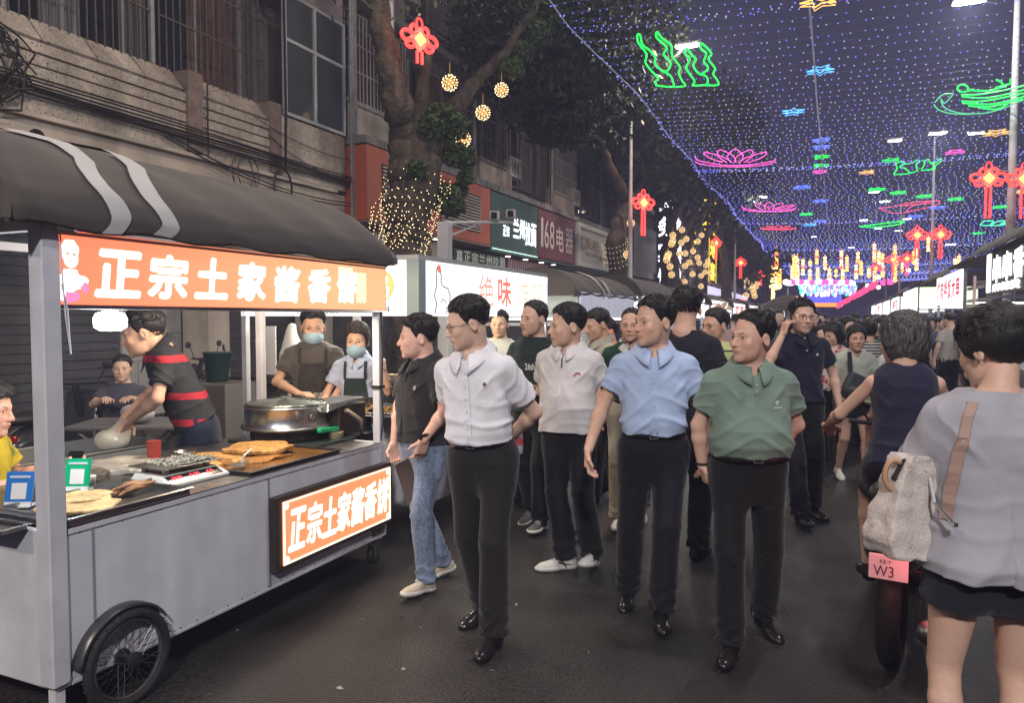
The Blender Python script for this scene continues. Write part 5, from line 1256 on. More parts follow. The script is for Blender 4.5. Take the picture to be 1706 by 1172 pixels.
# ================================================================== THE PANCAKE CART
XF = -2.72                      # street face of the cart
CY0, CY1, CXB = 1.84, 4.11, -3.75
WMET = mat('cart_white_metal', (.60, .60, .655), rough=.36, noise=(1.6, .08), noise2=(7, .05), streak=(4, .16, (1, 1, .15)), bump=(3.2, .35, .02), spec=.5)
STEEL = mat('stainless', (.50, .50, .49), rough=.28, metal=1, noise=(9, .12), bump=(30, .08, .003)); STEELD = mat('stainless_dull', (.30, .29, .28), rough=.38, metal=1, noise=(12, .3))
BLKM = mat('black_metal', (.02, .02, .02), rough=.45); RUB = mat('rubber', (.018, .017, .018), rough=.75, noise=(20, .25), bump=(60, .4, .004))
PGREY = mat('post_grey', (.52, .52, .57), rough=.45, noise=(6, .1))
def sign_mat(name, c0, c1, s, axis=1, a=0., b=1.):
    """backlit film: even colour, brighter where the tubes sit"""
    m = bpy.data.materials.new(name); m.use_nodes = True; nt = m.node_tree; bs = nt.nodes['Principled BSDF']; tc = nt.nodes.new('ShaderNodeTexCoord')
    sx = nt.nodes.new('ShaderNodeSeparateXYZ'); nt.links.new(tc.outputs['Object'], sx.inputs[0]); mr = nt.nodes.new('ShaderNodeMapRange')
    mr.inputs[1].default_value = a; mr.inputs[2].default_value = b; nt.links.new(sx.outputs[axis], mr.inputs[0])
    nz = nt.nodes.new('ShaderNodeTexNoise'); nz.inputs['Scale'].default_value = 3; nt.links.new(tc.outputs['Object'], nz.inputs['Vector'])
    ad_ = nt.nodes.new('ShaderNodeMath'); ad_.operation = 'MULTIPLY_ADD'; ad_.inputs[1].default_value = .35; nt.links.new(nz.outputs['Fac'], ad_.inputs[0]); nt.links.new(mr.outputs[0], ad_.inputs[2])
    mx = nt.nodes.new('ShaderNodeMix'); mx.data_type = 'RGBA'; nt.links.new(ad_.outputs[0], mx.inputs[0]); mx.inputs[6].default_value = (*c0, 1); mx.inputs[7].default_value = (*c1, 1)
    bs.inputs['Base Color'].default_value = (*[c * .5 for c in c0], 1); bs.inputs['Roughness'].default_value = .35
    nt.links.new(mx.outputs[2], bs.inputs['Emission Color']); bs.inputs['Emission Strength'].default_value = s
    return m
co = np.array([(XF + CXB) / 2, (CY0 + CY1) / 2, 0.]); cart = thing('food_cart', 'white wheeled pancake food cart with orange lit header sign, nearest on the left', 'food cart', co)
CP = lambda name, m, fn, par=cart, **k: part(name, m, fn, par, co, **k)
ZT = .80
CP('body', WMET, lambda m: (m.bx(XF - .03, XF, CY0, CY1, .18, ZT), m.bx(CXB, CXB + .03, CY0, CY1, .18, ZT), m.bx(CXB + .03, XF - .03, CY0, CY0 + .03, .18, ZT), m.bx(CXB + .03, XF - .03, CY1 - .03, CY1, .18, ZT), m.bx(CXB + .03, XF - .03, CY0 + .03, CY1 - .03, .18, .21)), bevel=.006)
CP('counter_top', STEELD, lambda m: m.bx(CXB - .02, XF + .004, CY0 + .05, CY1 - .075, ZT + .001, ZT + .006))
CP('panel_seam', mat('seam_grey', (.25, .25, .29), rough=.5), lambda m: (m.bx(XF, XF + .004, 3.0, 3.012, .19, .79), m.bx(XF, XF + .004, 2.0, 2.008, .19, .79)))
for x, y in ((XF - .02, CY0 + .015), (XF - .02, CY1 - .05), (CXB + .03, CY0 + .02), (CXB + .03, CY1 - .05)):
    w = .045 if y < 3 and x > -3 else .03
    CP('post', PGREY, lambda m: (m.bx(x - w, x + w * .75, y - w * .8, y + w * .8, .2 if x > -3 else ZT, 2.0), m.bx(x - w * .1, x + w * .76, y - w * .82, y - w * .5, .3, 1.95)), bevel=.006)
CP('tie_strap', BLKM, lambda m: m.bx(XF - .055, XF + .007, CY1 - .085, CY1 - .015, 1.16, 1.18))
CP('post_cable', WIRE, lambda m: m.tube([(XF + .01, CY1 - .06, 1.66), (XF + .014, CY1 - .05, 1.4), (XF + .012, CY1 - .06, 1.15), (XF + .014, CY1 - .05, .95), (XF + .0, CY1 - .06, .82)], .006, 5))
CP('top_rail', PGREY, lambda m: (m.bx(CXB, CXB + .04, CY0, CY1, 1.95, 1.99), m.bx(CXB, XF, CY0, CY0 + .04, 1.952, 1.988), m.bx(CXB, XF, CY1 - .04, CY1, 1.952, 1.988)))
CP('leg', mat('leg_pale', (.6, .6, .62), rough=.5), lambda m: m.bx(XF - .05, XF - .01, CY0 + .0, CY0 + .04, .02, .178))
# header sign
CP('header_box', mat('header_case', (.30, .29, .30), rough=.4, metal=.5), lambda m: m.bx(XF - .10, XF - .004, CY0 + .01, CY1 + .02, 1.655, 1.955))
hb = CP('header_panel', sign_mat('header_glow', (.98, .15, .08), (1., .40, .19), 1.1, 1, -1.1, .9), lambda m: m.bx(XF - .003, XF + .006, CY0 + .03, CY1 - .0, 1.672, 1.938))
CP('header_trim', mat('chrome', (.6, .58, .56), rough=.18, metal=1), lambda m: (m.tube([(XF + .012, CY0 + .12, 1.965), (XF + .012, CY1 + .0, 1.962)], .014, 8), m.bx(XF - .003, XF + .012, CY0 + .02, CY1 + .015, 1.657, 1.669)))
LETW = glow('letter_white_glow', (1., .93, .80), 1.9)
def cal(mb, s, y0, pitch, w, h, X, z, seed, bold=.045):
    r_ = np.random.default_rng(seed)
    for i, ch in enumerate(s): text_on(mb, ch, (X, y0 + pitch[i], z + r_.uniform(-.004, .004)), (0, 1, .0), (0, .10, 1), w[i], h, bold)
mb = MB(); ys_ = [0, .245, .50, .76, 1.02, 1.29, 1.55]; cal(mb, '正宗土家酱香饼', CY0 + .20, ys_, [.20, .20, .19, .19, .19, .19, .19], .185, XF + .008, 1.712, 3)
mb.build('header_lettering', LETW, cart, off=co)
mb = MB()                                                   # small blocks of print at the end of the header
for r_ in range(3):
    for c_ in range(4): mb.bx(XF + .0065, XF + .008, CY0 + 1.773 + .036 * c_, CY0 + 1.804 + .036 * c_, 1.715 + .075 * r_, 1.775 + .075 * r_)
for k in range(9): mb.bx(XF + .0065, XF + .008, CY0 + 1.95 + .012 * k, CY0 + 1.956 + .012 * k, 1.71 + .004 * (k % 3), 1.90)
mb.build('small_print', glow('print_pale', (1., .72, .50), 1.3), cart, off=co)
mb = MB(); mb2 = MB(); mb3 = MB()                           # plain picture of a child eating
def disc(mb, y, z, ry, rz_, x=XF + .0075, n=18, rag=0.): mb.add([(x, y + ry * math.cos(t) * (1 + rag * math.sin(7 * t)), z + rz_ * math.sin(t) * (1 + rag * math.sin(7 * t))) for t in np.linspace(0, 6.283, n, endpoint=False)], [tuple(range(n))])
yc = CY0 + .095
disc(mb, yc, 1.880, .038, .043, rag=.07); disc(mb, yc + .004, 1.850, .030, .038, x=XF + .0078); disc(mb, yc + .0, 1.765, .048, .045, rag=.12, x=XF + .0080); disc(mb, yc + .045, 1.765, .030, .020, x=XF + .0082); disc(mb, yc - .035, 1.735, .016, .05, x=XF + .0084)
mb.build('child_picture', glow('child_pale', (1., .90, .86), 1.7), cart, off=co)
disc(mb2, yc - .010, 1.868, .009, .006, x=XF + .0092); disc(mb2, yc + .016, 1.866, .009, .006, x=XF + .0092); disc(mb2, yc + .004, 1.838, .008, .003, x=XF + .0092); mb2.build('child_face', glow('child_face_tone', (.75, .45, .38), .9), cart, off=co)
disc(mb3, yc + .06, 1.738, .014, .022, x=XF + .0088); disc(mb3, yc - .01, 1.705, .05, .026, x=XF + .0072); mb3.build('child_shirt', glow('child_shirt_pink', (1., .22, .45), 1.1), cart, off=co)
# lower sign
CP('sign_frame', mat('sign_frame_dark', (.035, .025, .02), rough=.5), lambda m: m.bx(XF + .002, XF + .05, 3.0, 4.10, .275, .675), bevel=.006)
lsb = CP('lower_sign_panel', sign_mat('lower_glow', (1., .17, .07), (1., .30, .13), 1.05, 1, -2, 3), lambda m: m.bx(XF + .05, XF + .056, 3.05, 4.07, .305, .645))
CP('lower_sign_edge', glow('cream_edge', (1., .80, .55), 1.7), lambda m: (m.bx(XF + .056, XF + .060, 3.05, 3.062, .305, .645), m.bx(XF + .056, XF + .060, 3.05, 4.07, .305, .315), m.bx(XF + .056, XF + .0605, 3.05, 4.07, .636, .645), m.bx(XF + .056, XF + .0605, 4.058, 4.07, .305, .645), [m.lathe([(.02, 0), (.02, .003), (0, .003)], 10, (XF + .0565, yy, zz), roty(math.pi / 2)) for yy in (3.075, 4.045) for zz in (.33, .62)]))
mb = MB(); cal(mb, '正宗土家酱香饼', 3.09, [0, .143, .280, .415, .550, .687, .822], [.122] * 7, .22, XF + .058, .365, 5, .05); mb.build('lower_lettering', LETW, cart, off=co)
CP('latch', STEELD, lambda m: (m.bx(XF + .001, XF + .012, 3.94, 4.04, .215, .262), m.bx(XF + .012, XF + .03, 3.97, 4.03, .23, .245)))
rv = MB()
for k_ in range(24):
    y_ = 1.95 + k_ * .095
    for z_ in (.205, .775): rv.ico((XF + .001, y_, z_), (.0025, .005, .005))
rvo = rv.build('rivets', STEELD, cart, off=co); rvo['kind'] = 'stuff'
CP('edge_trim', PGREY, lambda m: (m.bx(XF, XF + .006, CY0 + .06, CY1 - .08, ZT - .022, ZT), m.bx(XF, XF + .005, CY0 + .06, CY1 - .02, .182, .196)), bevel=.002)
# wheel, fender, castor
wc = np.array([XF + .050, 2.115, .205]); RW = roty(math.pi / 2)
wt = MB(); wt.tube([wc + RW @ np.array([.182 * math.cos(t), .182 * math.sin(t), 0]) for t in np.linspace(0, 6.283, 40, endpoint=False)], .021, 10, closed=True)
for k in range(64):
    t = k * 6.283 / 64; wt.box(wc + RW @ np.array([.201 * math.cos(t), .201 * math.sin(t), .008 * (-1) ** k]), (.018, .004, .004), rotx(t) if False else None)
wo_ = wt.build('wheel', RUB, cart, off=co, smooth=True)
CP('rim', STEELD, lambda m: (m.tube([wc + RW @ np.array([.158 * math.cos(t), .158 * math.sin(t), 0]) for t in np.linspace(0, 6.283, 40, endpoint=False)], .009, 6, closed=True)), wo_)
CP('hub', BLKM, lambda m: (m.lathe([(.018, -.05), (.034, -.045), (.034, -.03), (.016, -.028), (.016, .028), (.034, .03), (.034, .045), (.018, .05)], 14, wc, RW), m.tube([wc + np.array([-.12, 0, 0]), wc + np.array([.03, 0, 0])], .009, 6)), wo_)
for k in range(36):
    t = k * 6.283 / 36; t2 = t + (.9 if k % 2 else -.9) * .55; sx_ = .036 if k % 4 < 2 else -.036
    CP('spoke', STEELD, lambda m: m.tube([wc + RW @ np.array([.03 * math.cos(t2), .03 * math.sin(t2), sx_]), wc + RW @ np.array([.156 * math.cos(t), .156 * math.sin(t), 0])], .0016, 3), wo_)
G = [[wc + np.array([w_ - .02, .226 * math.cos(t), .226 * math.sin(t)]) for w_ in (-.035, -.025, .0, .022, .030)] for t in np.linspace(.55, 2.95, 24)]
for row in G: row[0] = row[0] * 1; row[0][1:] = wc[1:] + (row[0][1:] - wc[1:]) * .95; row[4][1:] = wc[1:] + (row[4][1:] - wc[1:]) * .95
mb = MB(); mb.grid(G); fo = mb.build('fender', mat('fender_dark', (.10, .10, .105), rough=.32, metal=.7), cart, off=co, smooth=True); md = fo.modifiers.new('s', 'SOLIDIFY'); md.thickness = .003
cc = np.array([XF - .06, 4.04, .055])
CP('castor', BLKM, lambda m: m.lathe([(.02, -.022), (.052, -.02), (.055, -.008), (.055, .008), (.052, .02), (.02, .022)], 20, cc, RW))
CP('castor_fork', STEEL, lambda m: (m.bx(cc[0] - .03, cc[0] - .025, cc[1] - .02, cc[1] + .035, .04, .15), m.bx(cc[0] + .025, cc[0] + .03, cc[1] - .02, cc[1] + .035, .04, .15), m.bx(cc[0] - .04, cc[0] + .04, cc[1] - .04, cc[1] + .06, .15, .16)), bevel=.003)
# fabric hood
AWN = mat('awning_charcoal', (.062, .053, .049), rough=.8, noise=(1.4, .12), bump=(22, .25, .006), sheen=.15); AWS = mat('awning_stripe', (.48, .47, .47), rough=.8, noise=(3, .1))
def hood_profile(t): # from street edge up and back
    P = [(0.07, 1.955), (.085, 2.01), (.07, 2.09), (.02, 2.17), (-.08, 2.26), (-.26, 2.35), (-.58, 2.43), (-1.0, 2.41), (-1.15, 2.2)]
    f = t * (len(P) - 1); i = min(int(f), len(P) - 2); u = f - i; return P[i][0] * (1 - u) + P[i + 1][0] * u, P[i][1] * (1 - u) + P[i + 1][1] * u
def hood(par, off, X, Y0, Y1, zoff=0., stripes=(), sag=.02, name='awning', aw=AWN, taper=.35, valance=0., ds=1.):
    ns, nt_ = 36, 30; G = []
    for i in range(ns + 1):
        y = Y0 + (Y1 - Y0) * i / ns; row = []
        e = min(1, (Y1 - y) / .35) ; e = 1 - (1 - e) ** 2 * .35 if taper else 1
        for j in range(nt_ + 1):
            dx, z = hood_profile(j / nt_); dx *= ds; z = 1.955 + (z - 1.955) * e * (.4 + .6 * ds)
            row.append((X + dx * (1.0 if dx < 0 else 1.), y + .01 * math.sin(j * .5), z + zoff - sag * math.sin(i / ns * math.pi) * (j / nt_) + .010 * math.sin(i * .9 + j * .35)))
        G.append(row)
    mb = MB(); mb.grid(G); o = mb.build(name, aw, par, off=off, smooth=True); md = o.modifiers.new('s', 'SOLIDIFY'); md.thickness = .006; md.offset = -1
    for Yg in (Y0, Y1):
        g_ = MB(); row = G[0] if Yg == Y0 else G[-1]; base = [(p[0], p[1], 1.97 + zoff) for p in row]
        g_.grid([[r_, b_] for r_, b_ in zip(row, base)]); g_.build('awning_end', aw, o, off=off)
    for (s0, s1) in stripes:
        S = []
        for y in (s0, (s0 + s1) / 2, s1):
            S.append([(X + hood_profile(j / nt_)[0] * ds + .006, y + .035 * math.sin(j * .42), 1.955 + (hood_profile(j / nt_)[1] - 1.955) * (.4 + .6 * ds) + zoff + .006 + .010 * math.sin((y - Y0) / (Y1 - Y0) * ns * .9 + j * .35)) for j in range(0, 24)])
        mb = MB(); mb.grid(S); so_ = mb.build('stripe', AWS, o, off=off, smooth=True)
    return o
hood(cart, co, XF, CY0 - .18, CY1 + .02, 0., stripes=((2.02, 2.11), (2.26, 2.35)))
# lamp under the hood
lampo = thing('bulb_lamp', 'blown out white work lamp hanging under the cart header sign', 'lamp', (XF - .12, CY0 + .36, 1.60)); m = MB()
m.lathe([(.02, .05), (.055, .04), (.066, .015), (.062, -.02), (.04, -.034), (0, -.036)], 20); m.build('bulb', glow('bulb_glow', (.95, .98, 1.), 12.), lampo, smooth=True)
m = MB(); m.lathe([(.02, .11), (.03, .05), (.0, .05)], 12); m.build('cap', BLKM, lampo)
lamp_light((XF - .22, CY0 + .40, 1.50), 16, (.86, .92, 1.), .07)
lamp_light((XF - .35, CY0 + 1.6, 1.86), 62, (1., .82, .60), .16)
m = MB(); a = np.array([XF + .012, CY0 + .055, 1.95]); m.tube([a, a + [0, .003, -.15], a + [.002, .012, -.33], a + [0, .03, -.47]], .0035, 4); m.tube([a + [0, .0, -.2], a + [.0, .022, -.3], a + [0, .028, -.45]], .0035, 4)
tag(m.build('hanging_string', mat('string_pale', (.5, .5, .52), rough=.7)), 'thin pale string hanging down over the header sign by the near post', 'string')

# ---- things on the counter
CT = ZT + .0065
def on_counter(px, py, z=CT): return onZ(px, py, z)
FOOD = mat('pancake', (.42, .22, .06), rough=.6, noise=(10, .3), noise2=(45, .3), speck=(60, .45, .36), bump=(50, .8, .008)); FOOD2 = mat('pancake_pale', (.50, .36, .17), rough=.65, noise=(12, .25), noise2=(60, .2), bump=(40, .7, .008))
OIL = mat('oily_tray', (.20, .09, .02), rough=.25, noise=(7, .4), bump=(20, .3, .005), coat=.5)
def tray(label, c, lx, ly, rz, m, h=.03, t=.006, flange=.012, fill=None, z=CT):
    r = thing('tray', label, 'tray', (c[0], c[1], z), rz); b = MB()
    b.bx(-lx / 2, lx / 2, -ly / 2, ly / 2, 0, t)
    for sx in (-1, 1):
        b.bx(sx * (lx / 2 - t / 2) - t / 2, sx * (lx / 2 - t / 2) + t / 2, -ly / 2, ly / 2, t, h); b.bx(-lx / 2 + t, lx / 2 - t, sx * (ly / 2 - t / 2) - t / 2, sx * (ly / 2 - t / 2) + t / 2, t, h)
        b.bx(sx * lx / 2, sx * (lx / 2 + flange), -ly / 2 - flange, ly / 2 + flange, h - .004, h); b.bx(-lx / 2, lx / 2, sx * ly / 2, sx * (ly / 2 + flange), h - .0041, h - .0002)
    b.build('pan', m, r, bevel=.002)
    if fill: b = MB(); b.bx(-lx / 2 + t, lx / 2 - t, -ly / 2 + t, ly / 2 - t, t, t + .003); b.build('oil_film', fill, r)
    return r
tray('stainless tray holding snacks beside the near cart post', (XF - .215, 2.20), .44, .58, 0, STEEL, h=.034)
def flat_food(name, label, c, r, h, m, seed, z, squash=1., folds=1, group=None, rz=0.):
    def f(P):
        a = np.arctan2(P[:, 1], P[:, 0] / squash); rr_ = np.sqrt((P[:, 0] / squash) ** 2 + P[:, 1] ** 2)
        R_ = r * (1 + .10 * np.sin(3 * a + seed) + .06 * np.sin(7 * a + 2 * seed)); zz = P[:, 2] - .010 * wn(P, 22, seed) - h
        return np.maximum(rr_ - R_, np.abs(zz) - h * (1 + .3 * wn(P, 40, seed + 1))) * .8
    V, Fq = mesh_sdf(f, (-r * 1.3, -r * 1.3, -.03), (r * 1.3, r * 1.3, .06), .005, B=4)
    o = mesh_obj(name, V, Fq, m, smooth=True); o.location = (c[0], c[1], z); o.rotation_euler = (0, 0, rz); return tag(o, label, 'food', group)
flat_food('flatbread', 'pale flatbread lying in the near stainless tray', (XF - .20, 2.10), .15, .010, FOOD2, 1, CT + .008, 1.0)
flat_food('flatbread', 'second flatbread half hidden under the green card stand', (XF - .30, 2.18), .11, .008, FOOD2, 4, CT + .022, 1.0)
m = MB(); rr = np.random.default_rng(2)
for k in range(11):
    c = np.array([XF - .24 + rr.uniform(-.05, .06), 2.38 + rr.uniform(-.05, .05), CT + .018 + k * .0028]); a = rr.uniform(-.5, .5); d = np.array([math.sin(a) * .3, math.cos(a), 0]) * rr.uniform(.06, .10); m.tube([c - d, c - d * .3 + [0, 0, .008], c + d * .5 + [0, 0, .006], c + d + [0, 0, .018 * rr.random()]], [.006, .011, .010, .003], 6)
tag(m.build('snack_pile', mat('snack_brown', (.24, .12, .055), rough=.5, noise=(20, .5), bump=(60, .5, .004)), smooth=True), 'heap of brown twisted snacks in the near stainless tray', 'food')
# card stands (codes left out)
def card(label, c, rz, col, z=CT):
    r = thing('card_stand', label, 'card stand', (c[0], c[1], z), rz); Rt = rotx(-.22)
    b = MB(); b.box(Rt @ np.array([0, 0, .075]), (.115, .005, .15), Rt); b.build('card', mat('card_%d' % int(col[0] * 99 + col[2] * 999), col, rough=.35), r, bevel=.001)
    b = MB(); b.box(Rt @ np.array([0, -.0035, .068]), (.062, .002, .068), Rt); b.box(Rt @ np.array([0, -.0035, .012]), (.112, .002, .022), Rt); b.build('white_field', mat('card_white', (.68, .68, .68), rough=.4), r)
    b = MB(); b.box(Rt @ np.array([0, -.0036, .128]), (.085, .002, .010), Rt); b.build('heading_bar', mat('card_head', (.5, .55, .6), rough=.4), r)
    b = MB(); b.box((0, .035, .004), (.10, .09, .008)); b.build('foot', mat('card_white', (1, 1, 1)), r)
card('green and white card stand on the tray beside the near cart post', (-3.17, 2.26, 0), .45, (.0, .36, .16), CT + .02)
card('blue and white card stand left of the near cart post', (-3.16, 1.99, 0), .45, (.02, .16, .52), CT + .012)
tray('shallow stainless tray under the blue card at the near end of the cart', (-3.1, 1.78), .5, .10, 0, STEELD, h=.02, z=CT - .002)
m = MB(); m.lathe([(.032, 0), (.036, .05), (.037, .055), (.030, .056), (.0, .050)], 20, np.array([-3.28, 2.40, CT])); tag(m.build('white_cup', mat('cup_white', (.6, .6, .58), rough=.3), smooth=True), 'small white cup behind the green card stand', 'cup')
# scale
sc_ = np.array([-3.02, 2.70]); r = thing('kitchen_scale', 'white electronic price scale with red digits on the counter', 'scale', (sc_[0], sc_[1], CT), -.06)
b = MB(); b.add([(-.13, -.19, 0), (.15, -.19, 0), (.15, .19, 0), (-.13, .19, 0), (-.11, -.165, .055), (.085, -.165, .055), (.085, .165, .055), (-.11, .165, .055), (.15, -.19, .018), (.15, .19, .018)],
    [(3, 2, 1, 0), (4, 5, 6, 7), (0, 1, 8, 5, 4), (2, 3, 7, 6, 9), (3, 0, 4, 7), (8, 9, 6, 5), (1, 2, 9, 8)]); sb_ = b.build('base', mat('scale_ivory', (.55, .54, .50), rough=.4, noise=(6, .1)), r, bevel=.006)
n_ = norm([.037, 0, .065]); u_ = np.array([0, 1, 0]); w_ = norm(np.cross(u_, n_)) * -1; O = np.array([.118, 0, .0365]) + n_ * .001
Rm = np.stack([u_, w_, n_], 1)
b = MB(); b.box(O, (.31, .050, .003), Rm); b.build('display_strip', mat('display_black', (.012, .012, .014), rough=.15), sb_)
b = MB(); 
for k, t_ in enumerate(('18.00', '3.50', '6.3')):
    text_on(b, t_, O + n_ * .003 + u_ * (-.13 + .10 * k) - w_ * .010, u_, w_ if w_[2] > 0 else -w_, .055 if k < 2 else .035, .022, .02)
b.build('digits', glow('digit_red', (1., .03, .05), 3.), sb_)
b = MB(); b.bx(-.14, .11, -.175, .175, .083, .089); [b.bx(x - .012, x + .012, y - .012, y + .012, .055, .083) for x in (-.09, .06) for y in (-.12, .12)]; b.build('weighing_plate', STEEL, r, bevel=.002)
b = MB(); rr = np.random.default_rng(6)
for k in range(260): b.box((rr.uniform(-.12, .09), rr.uniform(-.12, .16), .092 + rr.uniform(0, .010)), (.012, .008, .006), rotz(rr.uniform(0, 3)) @ rotx(rr.uniform(0, 3)))
o = b.build('chopped_scallion', mat('scallion', (.30, .29, .24), rough=.7, noise=(30, .5))); o.location = (sc_[0], sc_[1], CT); o.rotation_euler = (0, 0, -.06); tag(o, 'chopped pale onion spread on the plate of the scale', 'food', kind='stuff')
# cling film package and leaves behind
flat_food('wrapped_dough', 'flat film wrapped dough sheet behind the scale', (-3.52, 2.80), .20, .014, mat('film_dough', (.50, .46, .40), rough=.15, noise=(14, .2), coat=.6, bump=(40, .6, .006)), 8, CT, 1.3)
flat_food('leaf_heap', 'small dark heap of dried leaves left of the scale', (-3.42, 2.52), .08, .022, mat('dry_leaf', (.10, .085, .06), rough=.8, noise=(40, .6), bump=(60, 1., .01)), 3, CT, 1.0)
# griddle tray with big pancakes
tray('black oily griddle tray piled with golden pancakes', (-3.02, 3.27), .56, .74, 0, BLKM, h=.022, fill=OIL)
flat_food('pancake', 'biggest golden pancake folded on top at the far end of the griddle tray', (-3.13, 3.40), .19, .012, FOOD, 2, CT + .030, 1.0)
flat_food('pancake', 'golden pancake lying flat at the near end of the griddle tray', (-3.20, 3.08), .17, .009, FOOD, 7, CT + .012, 1.0)
flat_food('pancake', 'wide pancake spread lowest across the griddle tray', (-3.08, 3.25), .215, .008, mat('pancake_oily', (.34, .15, .035), rough=.3, noise=(9, .35), noise2=(50, .3), speck=(60, .5, .37), bump=(50, .8, .008), coat=.4), 5, CT + .008, .95)
# small tools of the trade
b = MB(); b.box((0, 0, .004), (.075, .11, .003)); b.tube([(0, .05, .006), (0, .10, .03), (0, .26, .045)], .006, 6); o = b.build('spatula', STEEL); o.location = (-2.90, 2.98, CT + .03); o.rotation_euler = (0, 0, .5); tag(o, 'steel spatula lying across the near end of the griddle tray', 'spatula')
b = MB(); b.lathe([(.04, 0), (.055, .01), (.065, .05), (.067, .052), (.055, .045), (.045, .014), (0, .012)], 20); o = b.build('sauce_bowl', STEEL, smooth=True); o.location = (-3.42, 3.10, CT); tag(o, 'small steel sauce bowl behind the pancakes', 'bowl')
b = MB(); b.lathe([(.050, 0), (.0, .002)], 16, cap=False); o2_ = b.build('sauce', mat('chilli_sauce', (.16, .02, .008), rough=.2, coat=.4), o); o2_.location = (0, 0, .034)
b = MB(); b.lathe([(.035, 0), (.038, .12), (.0, .12)], 14); o = b.build('seasoning_jar', mat('jar_red_lid', (.35, .05, .03), rough=.4)); o.location = (-3.52, 2.98, CT); tag(o, 'short reddish seasoning jar at the back edge of the cart counter', 'jar')
V, Fq = mesh_sdf(lambda P: smin(seg(P, (0, 0, 0), (0, 0, -.16), .012, .05), ell(P, (0, 0, -.20), (.055, .03, .05)), .03) + .006 * wn(P, 40, 4), (-.09, -.07, -.30), (.09, .07, .05), .008)
o = mesh_obj('bag_bundle', V, Fq, mat('thin_plastic', (.55, .55, .52), rough=.4), smooth=True); o.location = (CXB + .08, CY0 + .12, 1.60); tag(o, 'bundle of pale plastic bags hung inside the cart by the near rear post', 'bag')
for i_, (px_, py_, c_) in enumerate(((560, 735, (.5, .42, .25)), (590, 725, (.42, .40, .36)))):
    q_ = onZ(px_, py_, CT); b = MB(); b.lathe([(.045, 0), (.05, .06), (.052, .062), (0, .055)], 16); o = b.build('tub', mat('tub_%d' % i_, c_, rough=.5), smooth=True); o.location = (q_[0], q_[1], CT); tag(o, ('yellowish plastic tub at the far end of the cart counter', 'pale plastic tub beside the far cart post')[i_], 'tub')
# drum cooker
dc = np.array([-3.33, 3.86, CT]); r = thing('drum_cooker', 'round stainless drum pancake cooker with ringed lid and green handle', 'cooker', dc)
b = MB(); b.bx(-.30, .38, -.22, .24, 0, .02); b.build('base_plate', mat('plate_dark_green', (.05, .07, .06), rough=.3, metal=.5), r, bevel=.004)
b = MB(); b.lathe([(.22, .02), (.23, .03), (.23, .075), (.25, .085), (.20, .09)], 40); b.build('burner_ring', mat('burnt_steel', (.10, .075, .06), rough=.4, metal=.8, noise=(14, .5)), r, smooth=True)
b = MB(); b.lathe([(.20, .085), (.272, .09), (.28, .10), (.272, .112), (.268, .118), (.265, .228), (.272, .236), (.262, .246), (.20, .250)], 48); b.build('drum', STEEL, r, smooth=True)
b = MB(); b.lathe([(.279, .094), (.290, .098), (.290, .110), (.279, .114)], 48, cap=False); b.build('hoop', STEELD, r, smooth=True)
b = MB(); prof = [(.266, .248), (.258, .258)]
for k in range(7): rr_ = .245 - .033 * k; prof += [(rr_, .262 + .0035 * k), (rr_ - .010, .258 + .0035 * k), (rr_ - .018, .263 + .0037 * k)]
b.lathe(prof + [(0, .292)], 48); b.build('lid', mat('lid_steel_green', (.42, .46, .38), rough=.25, metal=1), r, smooth=True)
b = MB(); b.lathe([(.03, 0), (.03, .012), (.012, .014), (.012, .004)], 16, (.262, -.06, .175), roty(math.pi / 2)); b.lathe([(.022, 0), (.022, .018), (.012, .02), (.0, .02)], 14, (.225, -.145, .185), rotz(-.6) @ roty(math.pi / 2))
for k in range(5): b.tube([(.272, -.06, .175), (.272, -.06 + .026 * math.cos(k * 1.256), .175 + .026 * math.sin(k * 1.256))], .003, 4)
b.build('valve_knob', STEELD, r)
b = MB(); b.box((.30, .05, .085), (.034, .20, .034), rotx(-.06)); b.build('handle', mat('green_plastic', (.01, .32, .12), rough=.35), r, bevel=.01)
b = MB(); b.box((.17, .29, .13), (.30, .30, .20)); b.build('burner_box', mat('brown_steel', (.11, .085, .065), rough=.35, metal=.7, noise=(8, .3)), r, bevel=.006)
b = MB(); b.add([(.10, .02, .18), (.32, .02, .20), (.32, .36, .25), (.10, .36, .25), (.12, .05, .25), (.30, .05, .25), (.34, .40, .27), (.1, .40, .27)], [(3, 2, 1, 0), (4, 5, 6, 7), (0, 1, 5, 4), (1, 2, 6, 5), (2, 3, 7, 6), (3, 0, 4, 7)]); b.build('spout_cover', STEELD, r, bevel=.004)
b = MB(); b.tube([(.25, .15, .20), (.33, .22, .19), (.37, .31, .12), (.35, .35, .03)], .014, 8); b.build('hose', mat('hose_tan', (.30, .24, .17), rough=.7), r, smooth=True)
# grey work trough behind, and its table
tr = tray('long grey dough trough on its stand behind the cart', (-4.28, 3.0), .55, 1.0, -.10, mat('trough_grey', (.30, .31, .31), rough=.4, metal=.5), h=.10, z=.72)
m = MB(); [m.bx(-4.28 + sx * .22 - .02, -4.28 + sx * .22 + .02, 3.0 + sy * .42 - .02, 3.0 + sy * .42 + .02, 0, .715) for sx in (-1, 1) for sy in (-1, 1)]; m.bx(-4.5, -4.05, 2.6, 3.4, .60, .64)
tag(m.build('trough_stand', BLKM), 'dark metal stand carrying the long grey dough trough', 'stand')

